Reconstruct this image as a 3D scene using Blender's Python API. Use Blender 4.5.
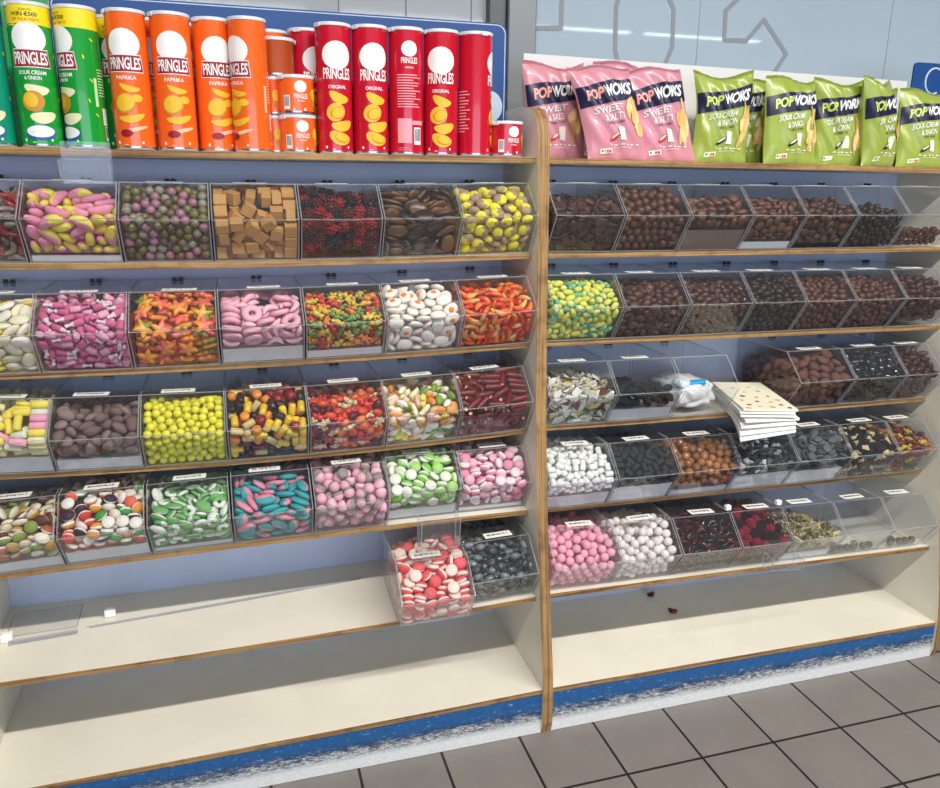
import bpy, bmesh, math, random
from mathutils import Vector, Matrix, Euler, Quaternion
PI=math.pi
for o in list(bpy.data.objects): bpy.data.objects.remove(o)
SC=bpy.context.scene; COL=SC.collection

# ---------------------------------------------------------------- camera
cam=bpy.data.cameras.new('camera'); camo=bpy.data.objects.new('camera',cam); COL.objects.link(camo)
cam.sensor_width=36; cam.sensor_fit='HORIZONTAL'; cam.lens=783.66*36/940; cam.clip_start=.05; cam.clip_end=60
def cam_matrix(yaw,pitch,roll,loc):
    cy,sy,cp,sp,cr,sr=math.cos(yaw),math.sin(yaw),math.cos(pitch),math.sin(pitch),math.cos(roll),math.sin(roll)
    f=Vector((sy*cp,cy*cp,sp)); r=Vector((cy,-sy,0)); u=r.cross(f)
    r2=r*cr+u*sr; u2=u*cr-r*sr
    M=Matrix.Identity(4)
    for i in range(3): M[i][0]=r2[i]; M[i][1]=u2[i]; M[i][2]=-f[i]; M[i][3]=loc[i]
    return M
camo.matrix_world=cam_matrix(.29031,-.26409,.010553,(-.6594,-1.6633,1.2974))
SC.camera=camo

# ---------------------------------------------------------------- light and exposure
w=bpy.data.worlds.new('world'); SC.world=w; w.use_nodes=True
bg=w.node_tree.nodes['Background']; bg.inputs[0].default_value=(.68,.80,1.0,1); bg.inputs[1].default_value=.09
def strip_light(name,x,y,z,lx,ly,energy,col=(1.0,.965,.90)):
    l=bpy.data.lights.new(name,'AREA'); l.shape='RECTANGLE'; l.size=lx; l.size_y=ly; l.energy=energy; l.color=col
    o=bpy.data.objects.new(name,l); COL.objects.link(o); o.location=(x,y,z); return o
strip_light('ceiling_strip_light',.55,-1.80,2.86,3.9,.10,168)
d=strip_light('shopfront_daylight',-.4,-7.0,1.15,7.0,1.9,165,(.66,.78,1.0)); d.rotation_euler=(PI/2,0,0)
for k,(x,y) in enumerate([(-2.9,-5.6),(-.6,-5.6),(1.2,-5.6),(2.83,-5.6),(4.45,-5.6)]):
    strip_light('far_strip_light',x,y,2.86,1.45,.10,9,(.84,.91,1.0))
SC.view_settings.view_transform='Standard'; SC.view_settings.look='None'; SC.view_settings.exposure=0.0; SC.view_settings.gamma=1.0
SC.view_settings.use_curve_mapping=False
SC.cycles.transparent_max_bounces=40; SC.cycles.max_bounces=8
# ---------------------------------------------------------------- mesh helpers
class MB:
    """collects verts / faces / material slots / smooth flags, then builds ONE mesh"""
    def __init__(s): s.v=[]; s.f=[]; s.m=[]; s.s=[]
    def add(s, vs, fs, mi=0, smooth=False, M=None):
        o=len(s.v)
        for p in vs:
            p=Vector(p)
            s.v.append(tuple(M@p) if M is not None else tuple(p))
        for k,f in enumerate(fs):
            s.f.append([o+i for i in f]); s.m.append(mi[k] if isinstance(mi,list) else mi); s.s.append(smooth)
        return s
    def box(s, a, b, mi=0, M=None):
        (x0,y0,z0),(x1,y1,z1)=a,b
        vs=[(x0,y0,z0),(x1,y0,z0),(x1,y1,z0),(x0,y1,z0),(x0,y0,z1),(x1,y0,z1),(x1,y1,z1),(x0,y1,z1)]
        return s.add(vs,[(0,3,2,1),(4,5,6,7),(0,1,5,4),(1,2,6,5),(2,3,7,6),(3,0,4,7)],mi,False,M)
    def bbox(s, a, b, bev, mi=0, M=None):
        """box with chamfered edges"""
        (x0,y0,z0),(x1,y1,z1)=a,b; c=[(x0+x1)/2,(y0+y1)/2,(z0+z1)/2]; h=[(x1-x0)/2,(y1-y0)/2,(z1-z0)/2]
        bev=min(bev,min(h)*.95)
        vs=[];idx={}
        for sx in(-1,1):
            for sy in(-1,1):
                for sz in(-1,1):
                    for ax in range(3):
                        q=[h[0]-bev,h[1]-bev,h[2]-bev]; q[ax]=h[ax]
                        idx[(sx,sy,sz,ax)]=len(vs); vs.append((c[0]+sx*q[0],c[1]+sy*q[1],c[2]+sz*q[2]))
        fs=[]
        I=lambda sx,sy,sz,ax: idx[(sx,sy,sz,ax)]
        for sg in(-1,1):
            fs.append([I(sg,-1,-1,0),I(sg,1,-1,0),I(sg,1,1,0),I(sg,-1,1,0)][::sg])
            fs.append([I(-1,sg,-1,1),I(-1,sg,1,1),I(1,sg,1,1),I(1,sg,-1,1)][::sg])
            fs.append([I(-1,-1,sg,2),I(1,-1,sg,2),I(1,1,sg,2),I(-1,1,sg,2)][::sg])
        for a_ in(-1,1):
            for b_ in(-1,1):
                fs.append([I(-1,a_,b_,1),I(1,a_,b_,1),I(1,a_,b_,2),I(-1,a_,b_,2)][::-a_*b_])
                fs.append([I(a_,-1,b_,0),I(a_,1,b_,0),I(a_,1,b_,2),I(a_,-1,b_,2)][::a_*b_])
                fs.append([I(a_,b_,-1,0),I(a_,b_,1,0),I(a_,b_,1,1),I(a_,b_,-1,1)][::-a_*b_])
                for c_ in(-1,1): fs.append([I(a_,b_,c_,0),I(a_,b_,c_,1),I(a_,b_,c_,2)][::a_*b_*c_])
        return s.add(vs,fs,mi,False,M)
    def lathe(s, prof, n=24, mi=0, smooth=True, M=None, sx=1, sy=1):
        vs=[];fs=[];rows=[]
        for r,z in prof:
            if r<1e-6: rows.append([len(vs)]); vs.append((0,0,z))
            else:
                rows.append(list(range(len(vs),len(vs)+n)))
                vs+=[(r*sx*math.cos(2*PI*k/n),r*sy*math.sin(2*PI*k/n),z) for k in range(n)]
        ml=[]
        for j in range(len(rows)-1):
            A,B=rows[j],rows[j+1]
            mm=mi[j] if isinstance(mi,(list,tuple)) else mi
            for k in range(n):
                k2=(k+1)%n
                if len(A)==1 and len(B)==1: continue
                if len(A)==1: fs.append((A[0],B[k2],B[k]))
                elif len(B)==1: fs.append((A[k],A[k2],B[0]))
                else: fs.append((A[k],A[k2],B[k2],B[k]))
                ml.append(mm)
        return s.add(vs,fs,ml,smooth,M)
    def tube(s, pts, r, n=8, mi=0, cap=True, smooth=True, M=None):
        pts=[Vector(p) for p in pts]; rr=r if isinstance(r,(list,tuple)) else [r]*len(pts)
        vs=[];fs=[]; up=Vector((0,0,1)); prev=None
        for i,p in enumerate(pts):
            t=(pts[min(i+1,len(pts)-1)]-pts[max(i-1,0)]).normalized()
            if prev is None:
                a=up if abs(t.dot(up))<.9 else Vector((1,0,0)); u=t.cross(a).normalized()
            else: u=(prev-t*prev.dot(t)).normalized()
            prev=u; w=t.cross(u)
            for k in range(n): vs.append(p+u*(rr[i]*math.cos(2*PI*k/n))+w*(rr[i]*math.sin(2*PI*k/n)))
        for i in range(len(pts)-1):
            for k in range(n):
                k2=(k+1)%n; fs.append((i*n+k,i*n+k2,(i+1)*n+k2,(i+1)*n+k))
        if cap: fs.append(tuple(range(n))[::-1]); fs.append(tuple((len(pts)-1)*n+k for k in range(n)))
        return s.add(vs,fs,mi,smooth,M)
    def extrude(s, prof, x0, x1, mi=0, M=None, edge=None):
        """polygon in (y,z) pushed along x; edge = slot of the rim faces"""
        n=len(prof); e=mi if edge is None else edge
        vs=[(x0,y,z) for y,z in prof]+[(x1,y,z) for y,z in prof]
        fs=[tuple(range(n))[::-1],tuple(range(n,2*n))]+[(k,(k+1)%n,n+(k+1)%n,n+k) for k in range(n)]
        return s.add(vs,fs,[mi,mi]+[e]*n,False,M)
    def prism(s, poly, h, mi=0, M=None, smooth=False):
        """polygon in (x,y) pushed along z from -h/2 to h/2"""
        n=len(poly); vs=[(x,y,-h/2) for x,y in poly]+[(x,y,h/2) for x,y in poly]
        fs=[tuple(range(n))[::-1],tuple(range(n,2*n))]+[(k,(k+1)%n,n+(k+1)%n,n+k) for k in range(n)]
        return s.add(vs,fs,mi,smooth,M)
    def mesh(s, name, mats):
        me=bpy.data.meshes.new(name); me.from_pydata(s.v,[],s.f)
        for m in mats: me.materials.append(m)
        me.polygons.foreach_set('material_index',s.m); me.polygons.foreach_set('use_smooth',s.s)
        me.validate(); me.update(); return me
    def build(s, name, mats, parent=None, loc=(0,0,0), rot=(0,0,0)):
        if not isinstance(mats,(list,tuple)): mats=[mats]
        o=bpy.data.objects.new(name,s.mesh(name,mats)); COL.objects.link(o)
        o.location=loc; o.rotation_euler=rot
        if parent is not None: o.parent=parent
        return o

# ---------------------------------------------------------------- candy shapes (real size, metres; slot 0 / slot 1 are the two tones)
def ico(sub=2):
    bm=bmesh.new(); bmesh.ops.create_icosphere(bm,subdivisions=sub,radius=1)
    v=[tuple(x.co) for x in bm.verts]; f=[[x.index for x in q.verts] for q in bm.faces]; bm.free(); return v,f
def s_ellipsoid(a,b,c,split=None,sub=2,rough=0.0,seed=1,sq=1.0):
    v,f=ico(sub); rnd=random.Random(seed); w=[]
    for x,y,z in v:
        k=1+rough*(rnd.random()-.5)*2
        if sq!=1.0:
            x,y,z=[math.copysign(abs(t)**sq,t) for t in (x,y,z)]
        w.append((a*x*k,b*y*k,c*z*k))
    mi=[0]*len(f)
    if split is not None:
        for i,q in enumerate(f):
            g=sum(Vector(v[j])[split] for j in q)/3
            mi[i]=1 if g<0 else 0
    return MB().add(w,f,mi,True)
def s_ball(r,sub=2): return s_ellipsoid(r,r,r,None,sub)
def s_bean(a,b,c,bend=.25,split=None):
    m=s_ellipsoid(a,b,c,split,2)
    m.v=[(x,y+bend*b*(x/a)**2*2-bend*b,z) for x,y,z in m.v]; return m
def s_cube(a,b,c): return MB().bbox((-a/2,-b/2,-c/2),(a/2,b/2,c/2),.0012)
def s_dome(r,h,base=.4):
    """flat white underside (slot 1), rounded coloured top (slot 0)"""
    p=[(0,-h/2),(r*.85,-h/2),(r,-h*.32),(r,-h/2+h*base)]; mi=[1,1,1]
    for k in range(1,5):
        a=PI/2*k/4; p.append((r*math.cos(a) if k<4 else 0,-h/2+h*base+h*(1-base)*math.sin(a))); mi.append(0)
    return MB().lathe(p,14,mi)
def s_cyl(r,h,mi=0,n=14):
    b=r*.22; return MB().lathe([(0,-h/2),(r-b,-h/2),(r,-h/2+b),(r,h/2-b),(r-b,h/2),(0,h/2)],n,mi)
def s_tube_candy(r,h):
    """hollow liquorice tube (slot 0) with a cream core showing at both ends (slot 1)"""
    return MB().lathe([(0,-h/2+.0006),(r*.6,-h/2+.0006),(r*.62,-h/2),(r*.95,-h/2),(r,-h/2+.001),(r,h/2-.001),(r*.95,h/2),(r*.62,h/2),(r*.6,h/2-.0006),(0,h/2-.0006)],12,[1,0,0,0,0,0,0,0,1])
def s_ring(R,r,split=False):
    v=[];f=[];mi=[];n,m=20,10
    for i in range(n):
        for j in range(m):
            a=2*PI*i/n;b=2*PI*j/m
            v.append(((R+r*math.cos(b))*math.cos(a),(R+r*math.cos(b))*math.sin(a),r*.8*math.sin(b)))
            f.append((i*m+j,((i+1)%n)*m+j,((i+1)%n)*m+(j+1)%m,i*m+(j+1)%m)); mi.append(1 if split and i>=n//2 else 0)
    return MB().add(v,f,mi,True)
def s_egg_white(a,b,h,yolk=.45):
    """flat oval of white foam (slot 0) with a raised yolk (slot 1)"""
    m=s_ellipsoid(a,b,h,None,2,0,1,.8); p=[]
    for k in range(5):
        t=PI/2*k/4; p.append((b*yolk*math.cos(t) if k<4 else 0,h*.72+h*.55*math.sin(t)))
    m.lathe([(b*yolk,h*.3)]+p,12,1); return m
def s_star(R,h):
    v=[(0,0,h/2),(0,0,-h/2)];f=[];mi=[];n=20
    for k in range(n):
        a=2*PI*k/n; c=.5+.5*math.cos(5*a); rr=R*(.42+.58*c**1.3)
        v+= [(rr*math.cos(a),rr*math.sin(a),0),(rr*.8*math.cos(a),rr*.8*math.sin(a),h*.42),(rr*.8*math.cos(a),rr*.8*math.sin(a),-h*.42)]
    for k in range(n):
        k2=(k+1)%n; o=2+3*k;q=2+3*k2
        t=1 if 4<=k<10 else 0
        f+=[(0,o+1,q+1),(o+1,o,q,q+1),(o,o+2,q+2,q),(1,q+2,o+2)]; mi+=[t]*4
    return MB().add(v,f,mi,True)
def s_twist(L,r):
    n,m=22,10; v=[];f=[]
    for i in range(n):
        t=i/(n-1)
        for j in range(m):
            b=2*PI*j/m; rr=r*(1+.28*math.cos(2*(b+t*9)))*(.75 if i in(0,n-1) else 1)
            v.append(((t-.5)*L,rr*math.cos(b)+.12*L*math.sin(t*3)-.06*L,rr*math.sin(b)))
    for i in range(n-1):
        for j in range(m): f.append((i*m+j,i*m+(j+1)%m,(i+1)*m+(j+1)%m,(i+1)*m+j))
    f.append(tuple(range(m))[::-1]); f.append(tuple((n-1)*m+j for j in range(m)))
    return MB().add(v,f,0,True)
def s_worm(L,r,bend=.5,split=True):
    n,m=15,8; v=[];f=[];mi=[]
    for i in range(n):
        t=i/(n-1)-.5; rr=r*(1-.12*(i%2))*(math.sqrt(max(.08,1-(2*t)**4)))
        cx=L*t; cy=bend*L*(t*t*2-.25)
        for j in range(m):
            b=2*PI*j/m; v.append((cx,cy+rr*math.cos(b),rr*.85*math.sin(b)))
    for i in range(n-1):
        for j in range(m): f.append((i*m+j,i*m+(j+1)%m,(i+1)*m+(j+1)%m,(i+1)*m+j)); mi.append(1 if split and i>=n//2 else 0)
    f.append(tuple(range(m))[::-1]); mi.append(0); f.append(tuple((n-1)*m+j for j in range(m))); mi.append(1 if split else 0)
    return MB().add(v,f,mi,True)
def s_bear(L,split=False):
    """gummy bear: belly, head, ears, arms and legs fused in one body"""
    m=MB(); v,f=ico(2)
    for (x,y,z,a,b,c,t) in [(0,0,0,.30,.22,.20,0),(.36,0,.02,.19,.18,.17,1),(.48,.14,.02,.08,.07,.07,1),(.48,-.14,.02,.08,.07,.07,1),(.12,.2,.08,.09,.13,.1,0),(.12,-.2,.08,.09,.13,.1,0),(-.28,.15,.08,.15,.1,.12,0),(-.28,-.15,.08,.15,.1,.12,0)]:
        m.add([((x+a*p[0])*L,(y+b*p[1])*L,(z+c*p[2])*L) for p in v],f,t if split else 0,True)
    return m
def s_bottle(L,split=True):
    p=[(0,-.5),(.16,-.5),(.2,-.46),(.2,-.1),(.17,.05),(.09,.22),(.085,.42),(.11,.44),(.11,.5),(0,.5)]
    M=Matrix.Rotation(PI/2,4,'Y')
    return MB().lathe([(r*L*1.1,z*L) for r,z in p],12,[0,0,0,0,1,1,1,1,1] if split else 0,True,M,1.0,.8)
def s_heart(R,h):
    pts=[]
    for k in range(24):
        t=2*PI*k/24; pts.append((R*math.sin(t)**3, R*(.81*math.cos(t)-.31*math.cos(2*t)-.12*math.cos(3*t)-.06*math.cos(4*t))))
    n=24; v=[(0,0,h/2),(0,0,-h/2)]; f=[];mi=[]
    for x,y in pts: v+=[(x,y,0),(x*.82,y*.82,h*.4),(x*.82,y*.82,-h*.4)]
    for k in range(n):
        o=2+3*k;q=2+3*((k+1)%n); f+=[(0,q+1,o+1),(o+1,q+1,q,o),(o,q,q+2,o+2),(1,o+2,q+2)]; mi+=[0,0,1,1]
    return MB().add(v,f,mi,True)
def s_berry(r):
    m=s_ellipsoid(r*.72,r*.72,r*.85); v,f=ico(1)
    for k in range(26):
        z=1-2*(k+.5)/26; a=k*2.39996; q=math.sqrt(1-z*z)
        m.add([((q*math.cos(a)*.75+p[0]*.28)*r,(q*math.sin(a)*.75+p[1]*.28)*r,(z*.88+p[2]*.28)*r) for p in v],f,0,True)
    return m
def s_chunk(a,b,c,seed,n=12,smooth=False,split=False):
    """angular broken piece"""
    rnd=random.Random(seed); bm=bmesh.new()
    for k in range(n):
        d=Vector((rnd.gauss(0,1),rnd.gauss(0,1),rnd.gauss(0,1))).normalized()
        d=Vector([math.copysign(abs(t)**.6,t) for t in d])
        bm.verts.new((d.x*a,d.y*b,d.z*c))
    r=bmesh.ops.convex_hull(bm,input=bm.verts[:])
    for x in [g for g in r.get('geom_unused',[])+r.get('geom_interior',[]) if isinstance(g,bmesh.types.BMVert) and g.is_valid]:
        if x.is_valid and not x.link_faces: bm.verts.remove(x)
    bmesh.ops.bevel(bm,geom=bm.edges[:],offset=min(a,b,c)*.12,segments=1,affect='EDGES')
    bmesh.ops.triangulate(bm,faces=bm.faces[:])
    bm.verts.index_update()
    v=[tuple(x.co) for x in bm.verts]; f=[[x.index for x in q.verts] for q in bm.faces]; bm.free()
    mi=[1 if split and sum(v[j][2] for j in q)<0 else 0 for q in f]
    return MB().add(v,f,mi,smooth)
def s_lump(a,b,c,seed,rough=.14):
    m=s_ellipsoid(a,b,c,None,2,0); rnd=random.Random(seed); bl=[(Vector((rnd.gauss(0,1),rnd.gauss(0,1),rnd.gauss(0,1))).normalized(),rnd.uniform(-1,1)) for _ in range(9)]
    out=[]
    for x,y,z in m.v:
        d=Vector((x/a,y/b,z/c)); k=1+sum(w*rough*max(0,d.dot(q))**6 for q,w in bl)+rough*.25*(rnd.random()-.5)
        out.append((x*k,y*k,z*k))
    m.v=out; return m
def s_wrapped(a,b):
    """hard sweet in a clear twist wrapper"""
    m=s_lump(a,b,b*.85,5,.2)
    for sg in(-1,1):
        vs=[(sg*a*.8,0,0)];fs=[]
        for k in range(9):
            t=-.9+1.8*k/8; vs.append((sg*a*(1.55+.1*(k%2)),a*.75*t,a*.22*(1 if k%2 else -1)))
        for k in range(8): fs.append((0,k+1,k+2))
        m.add(vs,fs,0,False)
    return m
# ---------------------------------------------------------------- the sweets of every bin
# kind: shape maker, [(tone 0, tone 1, look words)], object name, finish, nominal half size, wording
def C(h): h=h.lstrip('#'); return tuple(int(h[i:i+2],16)/255 for i in (0,2,4))
K={}
def kind(key,name,maker,tones,finish,what): K[key]=dict(name=name,make=maker,tones=tones,finish=finish,what=what)
kind('strings','sour_gummy',lambda k:s_worm(.034,.0062,.6,False),[('a0262c','a0262c','dark red'),('6e5f4c','6e5f4c','brown'),('8c8074','8c8074','sugary grey')],'gummy','sour worm gummy')
kind('fish','foam_sweet',lambda k:s_bean(.025,.0115,.0085,.3,0 if k else 1),[('e892ac','ecd85a','pink and yellow'),('ead652','e696ae','yellow and pink')],'foam','long foam sweet')
kind('gumball','mottled_candy_ball',lambda k:s_ball(.0092),[('a3707e','a3707e','dusty pink'),('77703f','77703f','olive green'),('918b76','918b76','pale grey'),('665738','665738','brownish')],'hard','small candy ball')
kind('fudge','fudge_cube',lambda k:s_cube(.025,.025,.019),[('c08f52','c08f52','caramel brown')],'foam','fudge cube')
kind('berry','berry_gummy',lambda k:s_berry(.0125),[('8f1218','8f1218','deep red'),('200a10','200a10','black'),('5a0a12','5a0a12','dark red')],'gummy','berry gummy')
kind('oval','liquorice_oval',lambda k:s_ellipsoid(.023,.0155,.006,2,2,0,1,.85),[('6b4526','24160e','brown topped'),('34201a','7a5530','dark')],'gummy','flat oval liquorice')
kind('banana','two_tone_foam_sweet',lambda k:s_ellipsoid(.0160,.0135,.0085,0,2,0,1,.85),[('eee03e','ab9070','yellow and mauve')],'foam','two tone foam sweet')
kind('egg','egg_sweet',lambda k:s_egg_white(.017,.0125,.0058,.5) if k==0 else s_ellipsoid(.019,.0125,.006),[('efe9da','f0d050','white and yellow'),('efe6c6','e9e0b8','cream white'),('f0d65a','e9c030','yellow')],'foam','oval foam sweet')
kind('bottle','foam_bottle',lambda k:s_bottle(.035),[('d2688f','efd6dd','pink and white'),('e5a9bd','cf6f94','pale pink')],'foam','foam bottle sweet')
kind('starfish','starfish_gummy',lambda k:s_star(.024,.011),[('f0705c','f0953a','coral and orange'),('f59a3c','f0806c','orange'),('e8a83c','8d9a3c','yellow with green sugar')],'gummy','starfish gummy')
kind('pinkring','foam_ring',lambda k:s_ring(.0135,.0072) if k==0 else s_worm(.034,.0075,.7,False),[('f0b4c2','f0b4c2','pale pink'),('eebcc8','eebcc8','light pink')],'foam','foam ring sweet')
kind('sourring','gummy_bear',lambda k:s_bear(.031),[('c8433a','c8433a','red'),('7d9c4e','7d9c4e','green'),('d9b84a','d9b84a','yellow'),('dd8440','dd8440','orange')],'gummy','sugared gummy')
kind('friedegg','fried_egg_sweet',lambda k:s_egg_white(.018,.0135,.0062,.5),[('f2ebdf','ef8428','white with orange yolk')],'foam','fried egg sweet')
kind('frog','worm_gummy',lambda k:s_worm(.040,.0072,.5,True),[('d8361c','ef7a24','red and orange'),('ef6a20','e4a85c','orange')],'gummy','worm gummy')
kind('foamstick','foam_stick',lambda k:s_cyl(.0078,.031),[('f0dc58','f0dc58','yellow'),('dfe4c8','dfe4c8','pale green'),('f0a8bc','f0a8bc','pink'),('eee6b0','eee6b0','cream')],'foam','foam stick')
kind('cola','cola_sweet',lambda k:s_lump(.0165,.0115,.0085,3+k,.3),[('7b625a','7b625a','sugared brown'),('8b7670','8b7670','greyish brown')],'matte','sugared cola sweet')
kind('yellowball','yellow_candy_ball',lambda k:s_ball(.0088),[('e9e238','e9e238','bright yellow')],'hard','candy ball')
kind('winegum','wine_gum',lambda k:s_cyl(.0100,.015) if k%2 else s_cyl(.0078,.026),[('2a0f10','2a0f10','black'),('8e1418','8e1418','dark red'),('efc62c','efc62c','yellow'),('ea8a22','ea8a22','orange'),('d9c07a','d9c07a','tan')],'gummy','wine gum')
kind('fruitmix','fruit_gummy',lambda k:s_bear(.030) if k%2 else s_ellipsoid(.0140,.0105,.0080),[('e2502c','e2502c','red orange'),('d83a34','d83a34','red'),('5a2030','5a2030','purple'),('dcc79a','dcc79a','pale'),('ef7c44','ef7c44','orange')],'gummy','fruit gummy')
kind('foamshape','foam_shape',lambda k:s_heart(.018,.012) if k%2 else s_bean(.022,.011,.008,.4,0),[('f0d9a8','ef9c40','cream and orange'),('efe45a','f3eee0','yellow and white'),('f2eadb','7aa03c','white and green'),('e8a052','f0c8b0','orange')],'foam','foam shape')
kind('redtube','liquorice_tube',lambda k:s_tube_candy(.0066,.036),[('6e0c10','f0d7a0','dark red cream filled')],'gummy','liquorice tube')
kind('dropmix','foam_drop',lambda k:s_dome(.0130,.013) if k%2 else s_ellipsoid(.0160,.0115,.007,2),[('6a3a20','efe4cc','brown'),('8a9a48','efe8d0','green'),('e0d6b8','c8922c','cream'),('b85a38','efe4d0','orange brown')],'foam','flat drop')
kind('domemix','mixed_foam_dome',lambda k:s_dome(.0128,.0135),[('d8402c','f3ecdf','red'),('ef9a2e','f3ecdf','orange'),('eed8c8','f3ecdf','white'),('3a1a30','f3ecdf','purple black'),('3f9a3c','f3ecdf','green'),('e86a4c','f3ecdf','coral')],'foam','foam dome')
kind('greenoval','foam_oval',lambda k:s_ellipsoid(.0195,.0125,.006,2) if k==0 else s_ring(.0085,.0052,True),[('6fae62','eef0e2','green and white'),('e9eedd','7cb470','white and green')],'foam','oval foam sweet')
kind('turqoval','turquoise_foam_oval',lambda k:s_ellipsoid(.0235,.0135,.0068,1),[('32a6aa','e890a6','turquoise and pink')],'foam','oval foam sweet')
kind('cone','foam_mushroom',lambda k:s_dome(.0125,.020,.35),[('f0b2c0','989088','pink and grey'),('f0b4c2','f2c4d0','pink')],'foam','foam mushroom')
kind('greendome','green_foam_dome',lambda k:s_dome(.0135,.0135,.45),[('7ccc3c','f1efe0','light green and white'),('a9dc74','f1efe0','pale green')],'foam','foam dome')
kind('pinkdome','pink_foam_dome',lambda k:s_dome(.0128,.013,.45),[('ee92aa','f4e2e4','pink and white'),('f2b2c2','f4e2e4','pale pink')],'foam','foam dome')
kind('coraldome','foam_heart',lambda k:s_dome(.0140,.0135,.45),[('ee5a60','f8dfd0','coral red and white')],'foam','foam sweet')
kind('wrapped','wrapped_sweet',lambda k:s_wrapped(.0125,.0095),[('454c4b','454c4b','dark grey'),('6c7673','6c7673','grey')],'wrap','wrapped sweet')
kind('choc','chocolate_chunk',lambda k:s_chunk(.0165,.012,.008,11+k),[('45281e','45281e','dark brown'),('553226','553226','brown')],'choc','chocolate chunk')
kind('chocball','chocolate_ball',lambda k:s_ball(.0102),[('5e3826','5e3826','milk chocolate')],'choc','chocolate ball')
kind('chocshell','chocolate_piece',lambda k:s_lump(.0145,.0125,.0075,31+k,.3),[('6a4432','6a4432','powdery brown'),('4a2a20','4a2a20','dark brown')],'choc','chocolate piece')
kind('chocdisc','chocolate_disc',lambda k:s_ellipsoid(.0135,.0115,.0055,None,2,.03,k),[('573426','573426','brown'),('6d4632','6d4632','light brown')],'choc','chocolate disc')
kind('chocbean','chocolate_bean',lambda k:s_ellipsoid(.0115,.0085,.0072,None,2,.0,k),[('5a3424','5a3424','brown')],'choc','chocolate bean')
kind('darkbean','dark_chocolate_bean',lambda k:s_ellipsoid(.0118,.0088,.0076,None,2,.0,k),[('2c1814','2c1814','very dark')],'choc','chocolate bean')
kind('almond','chocolate_almond',lambda k:s_ellipsoid(.0125,.0085,.007),[('4a2818','4a2818','shiny dark brown')],'shiny','chocolate almond')
kind('raisin','chocolate_raisin',lambda k:s_lump(.0125,.0095,.008,41+k,.3),[('4c2c20','4c2c20','dark brown'),('5e3a2a','5e3a2a','brown')],'choc','chocolate raisin')
kind('jellyoval','jelly_oval',lambda k:s_ellipsoid(.0145,.0078,.0072,0 if k else None),[('dcdc62','dcdc62','yellow'),('6cb88c','dade84','green and yellow')],'foam','sugar oval')
kind('triangle','liquorice_flake',lambda k:s_chunk(.020,.0125,.0042,51+k,8,False,True),[('e8e4da','b8b4ac','white'),('5c2a22','d8d2c4','brown'),('2f6a3c','d8d4c8','green'),('e0cc56','c8c4b4','yellow')],'matte','flat wrapped flake')
kind('liqtwist','liquorice_twist',lambda k:s_twist(.068,.0070),[('202022','202022','dark grey')],'matte','twisted liquorice stick')
kind('brownlump','fudge_lump',lambda k:s_lump(.0165,.0135,.010,61+k,.35),[('6b4436','6b4436','brown')],'matte','lump of fudge')
kind('blackdisc','liquorice_coin',lambda k:s_cyl(.0120,.008),[('0f1013','0f1013','black')],'shiny','liquorice coin')
kind('redlump','jerky_piece',lambda k:s_lump(.0155,.0110,.0085,71+k,.35),[('4e241c','4e241c','reddish brown'),('3c1814','3c1814','dark reddish brown')],'choc','chocolate cluster')
kind('whitecyl','mint_cylinder',lambda k:s_cyl(.0072,.019),[('ecebe6','ecebe6','white')],'foam','little cylinder mint')
kind('charcyl','liquorice_cylinder',lambda k:s_cyl(.0072,.022),[('2e3031','2e3031','charcoal')],'matte','liquorice cylinder')
kind('amber','nut_ball',lambda k:s_ball(.0105),[('a86a30','a86a30','amber brown'),('8a5424','8a5424','dark amber')],'shiny','sugared nut ball')
kind('speckle','salt_liquorice',lambda k:s_chunk(.0120,.009,.0065,81+k,9),[('34363a','34363a','black'),('bdbec0','bdbec0','sugary white'),('5c5e62','5c5e62','grey')],'matte','salt liquorice crumb')
kind('greydisc','salt_coin',lambda k:s_cyl(.0125,.007) if k else s_ring(.0095,.0048),[('3b3d40','3b3d40','dark grey'),('5b5e61','5b5e61','grey')],'matte','sugar dusted liquorice')
kind('flake','liquorice_cube',lambda k:s_chunk(.014,.010,.008,91+k,9),[('121214','121214','black'),('cdb88c','cdb88c','cream'),('1c1a1a','1c1a1a','black')],'matte','liquorice piece')
kind('jungle','jungle_gummy',lambda k:s_bear(.027) if k%2 else s_worm(.034,.0065,.6,False),[('6b1c18','6b1c18','dark red'),('275a26','275a26','green'),('985a28','985a28','amber'),('381a18','381a18','dark brown'),('7a241c','7a241c','dark red'),('b8a22a','b8a22a','yellow')],'gummy','gummy')
kind('pinkball','pink_candy_ball',lambda k:s_ball(.0112),[('f0a9ba','f0a9ba','pink')],'foam','large candy ball')
kind('whiteball','white_candy_ball',lambda k:s_ball(.0114),[('e9e0da','e9e0da','white')],'foam','large candy ball')
kind('darkstring','liquorice_bow',lambda k:s_worm(.034,.0066,.7,False),[('220a0e','220a0e','black'),('47101a','47101a','dark red')],'shiny','liquorice lace piece')
kind('raspberry','raspberry_gummy',lambda k:s_berry(.0122),[('8c1c34','8c1c34','dark raspberry red'),('230c14','230c14','black')],'matte','raspberry sweet')
kind('olive','olive_gummy',lambda k:s_bear(.030),[('9a8c60','9a8c60','olive beige'),('c0b184','c0b184','cream'),('6a6040','6a6040','olive brown')],'gummy','sour gummy')
kind('lastball','dark_candy_ball',lambda k:s_ball(.0105),[('262026','262026','dark')],'hard','candy ball')

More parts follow.
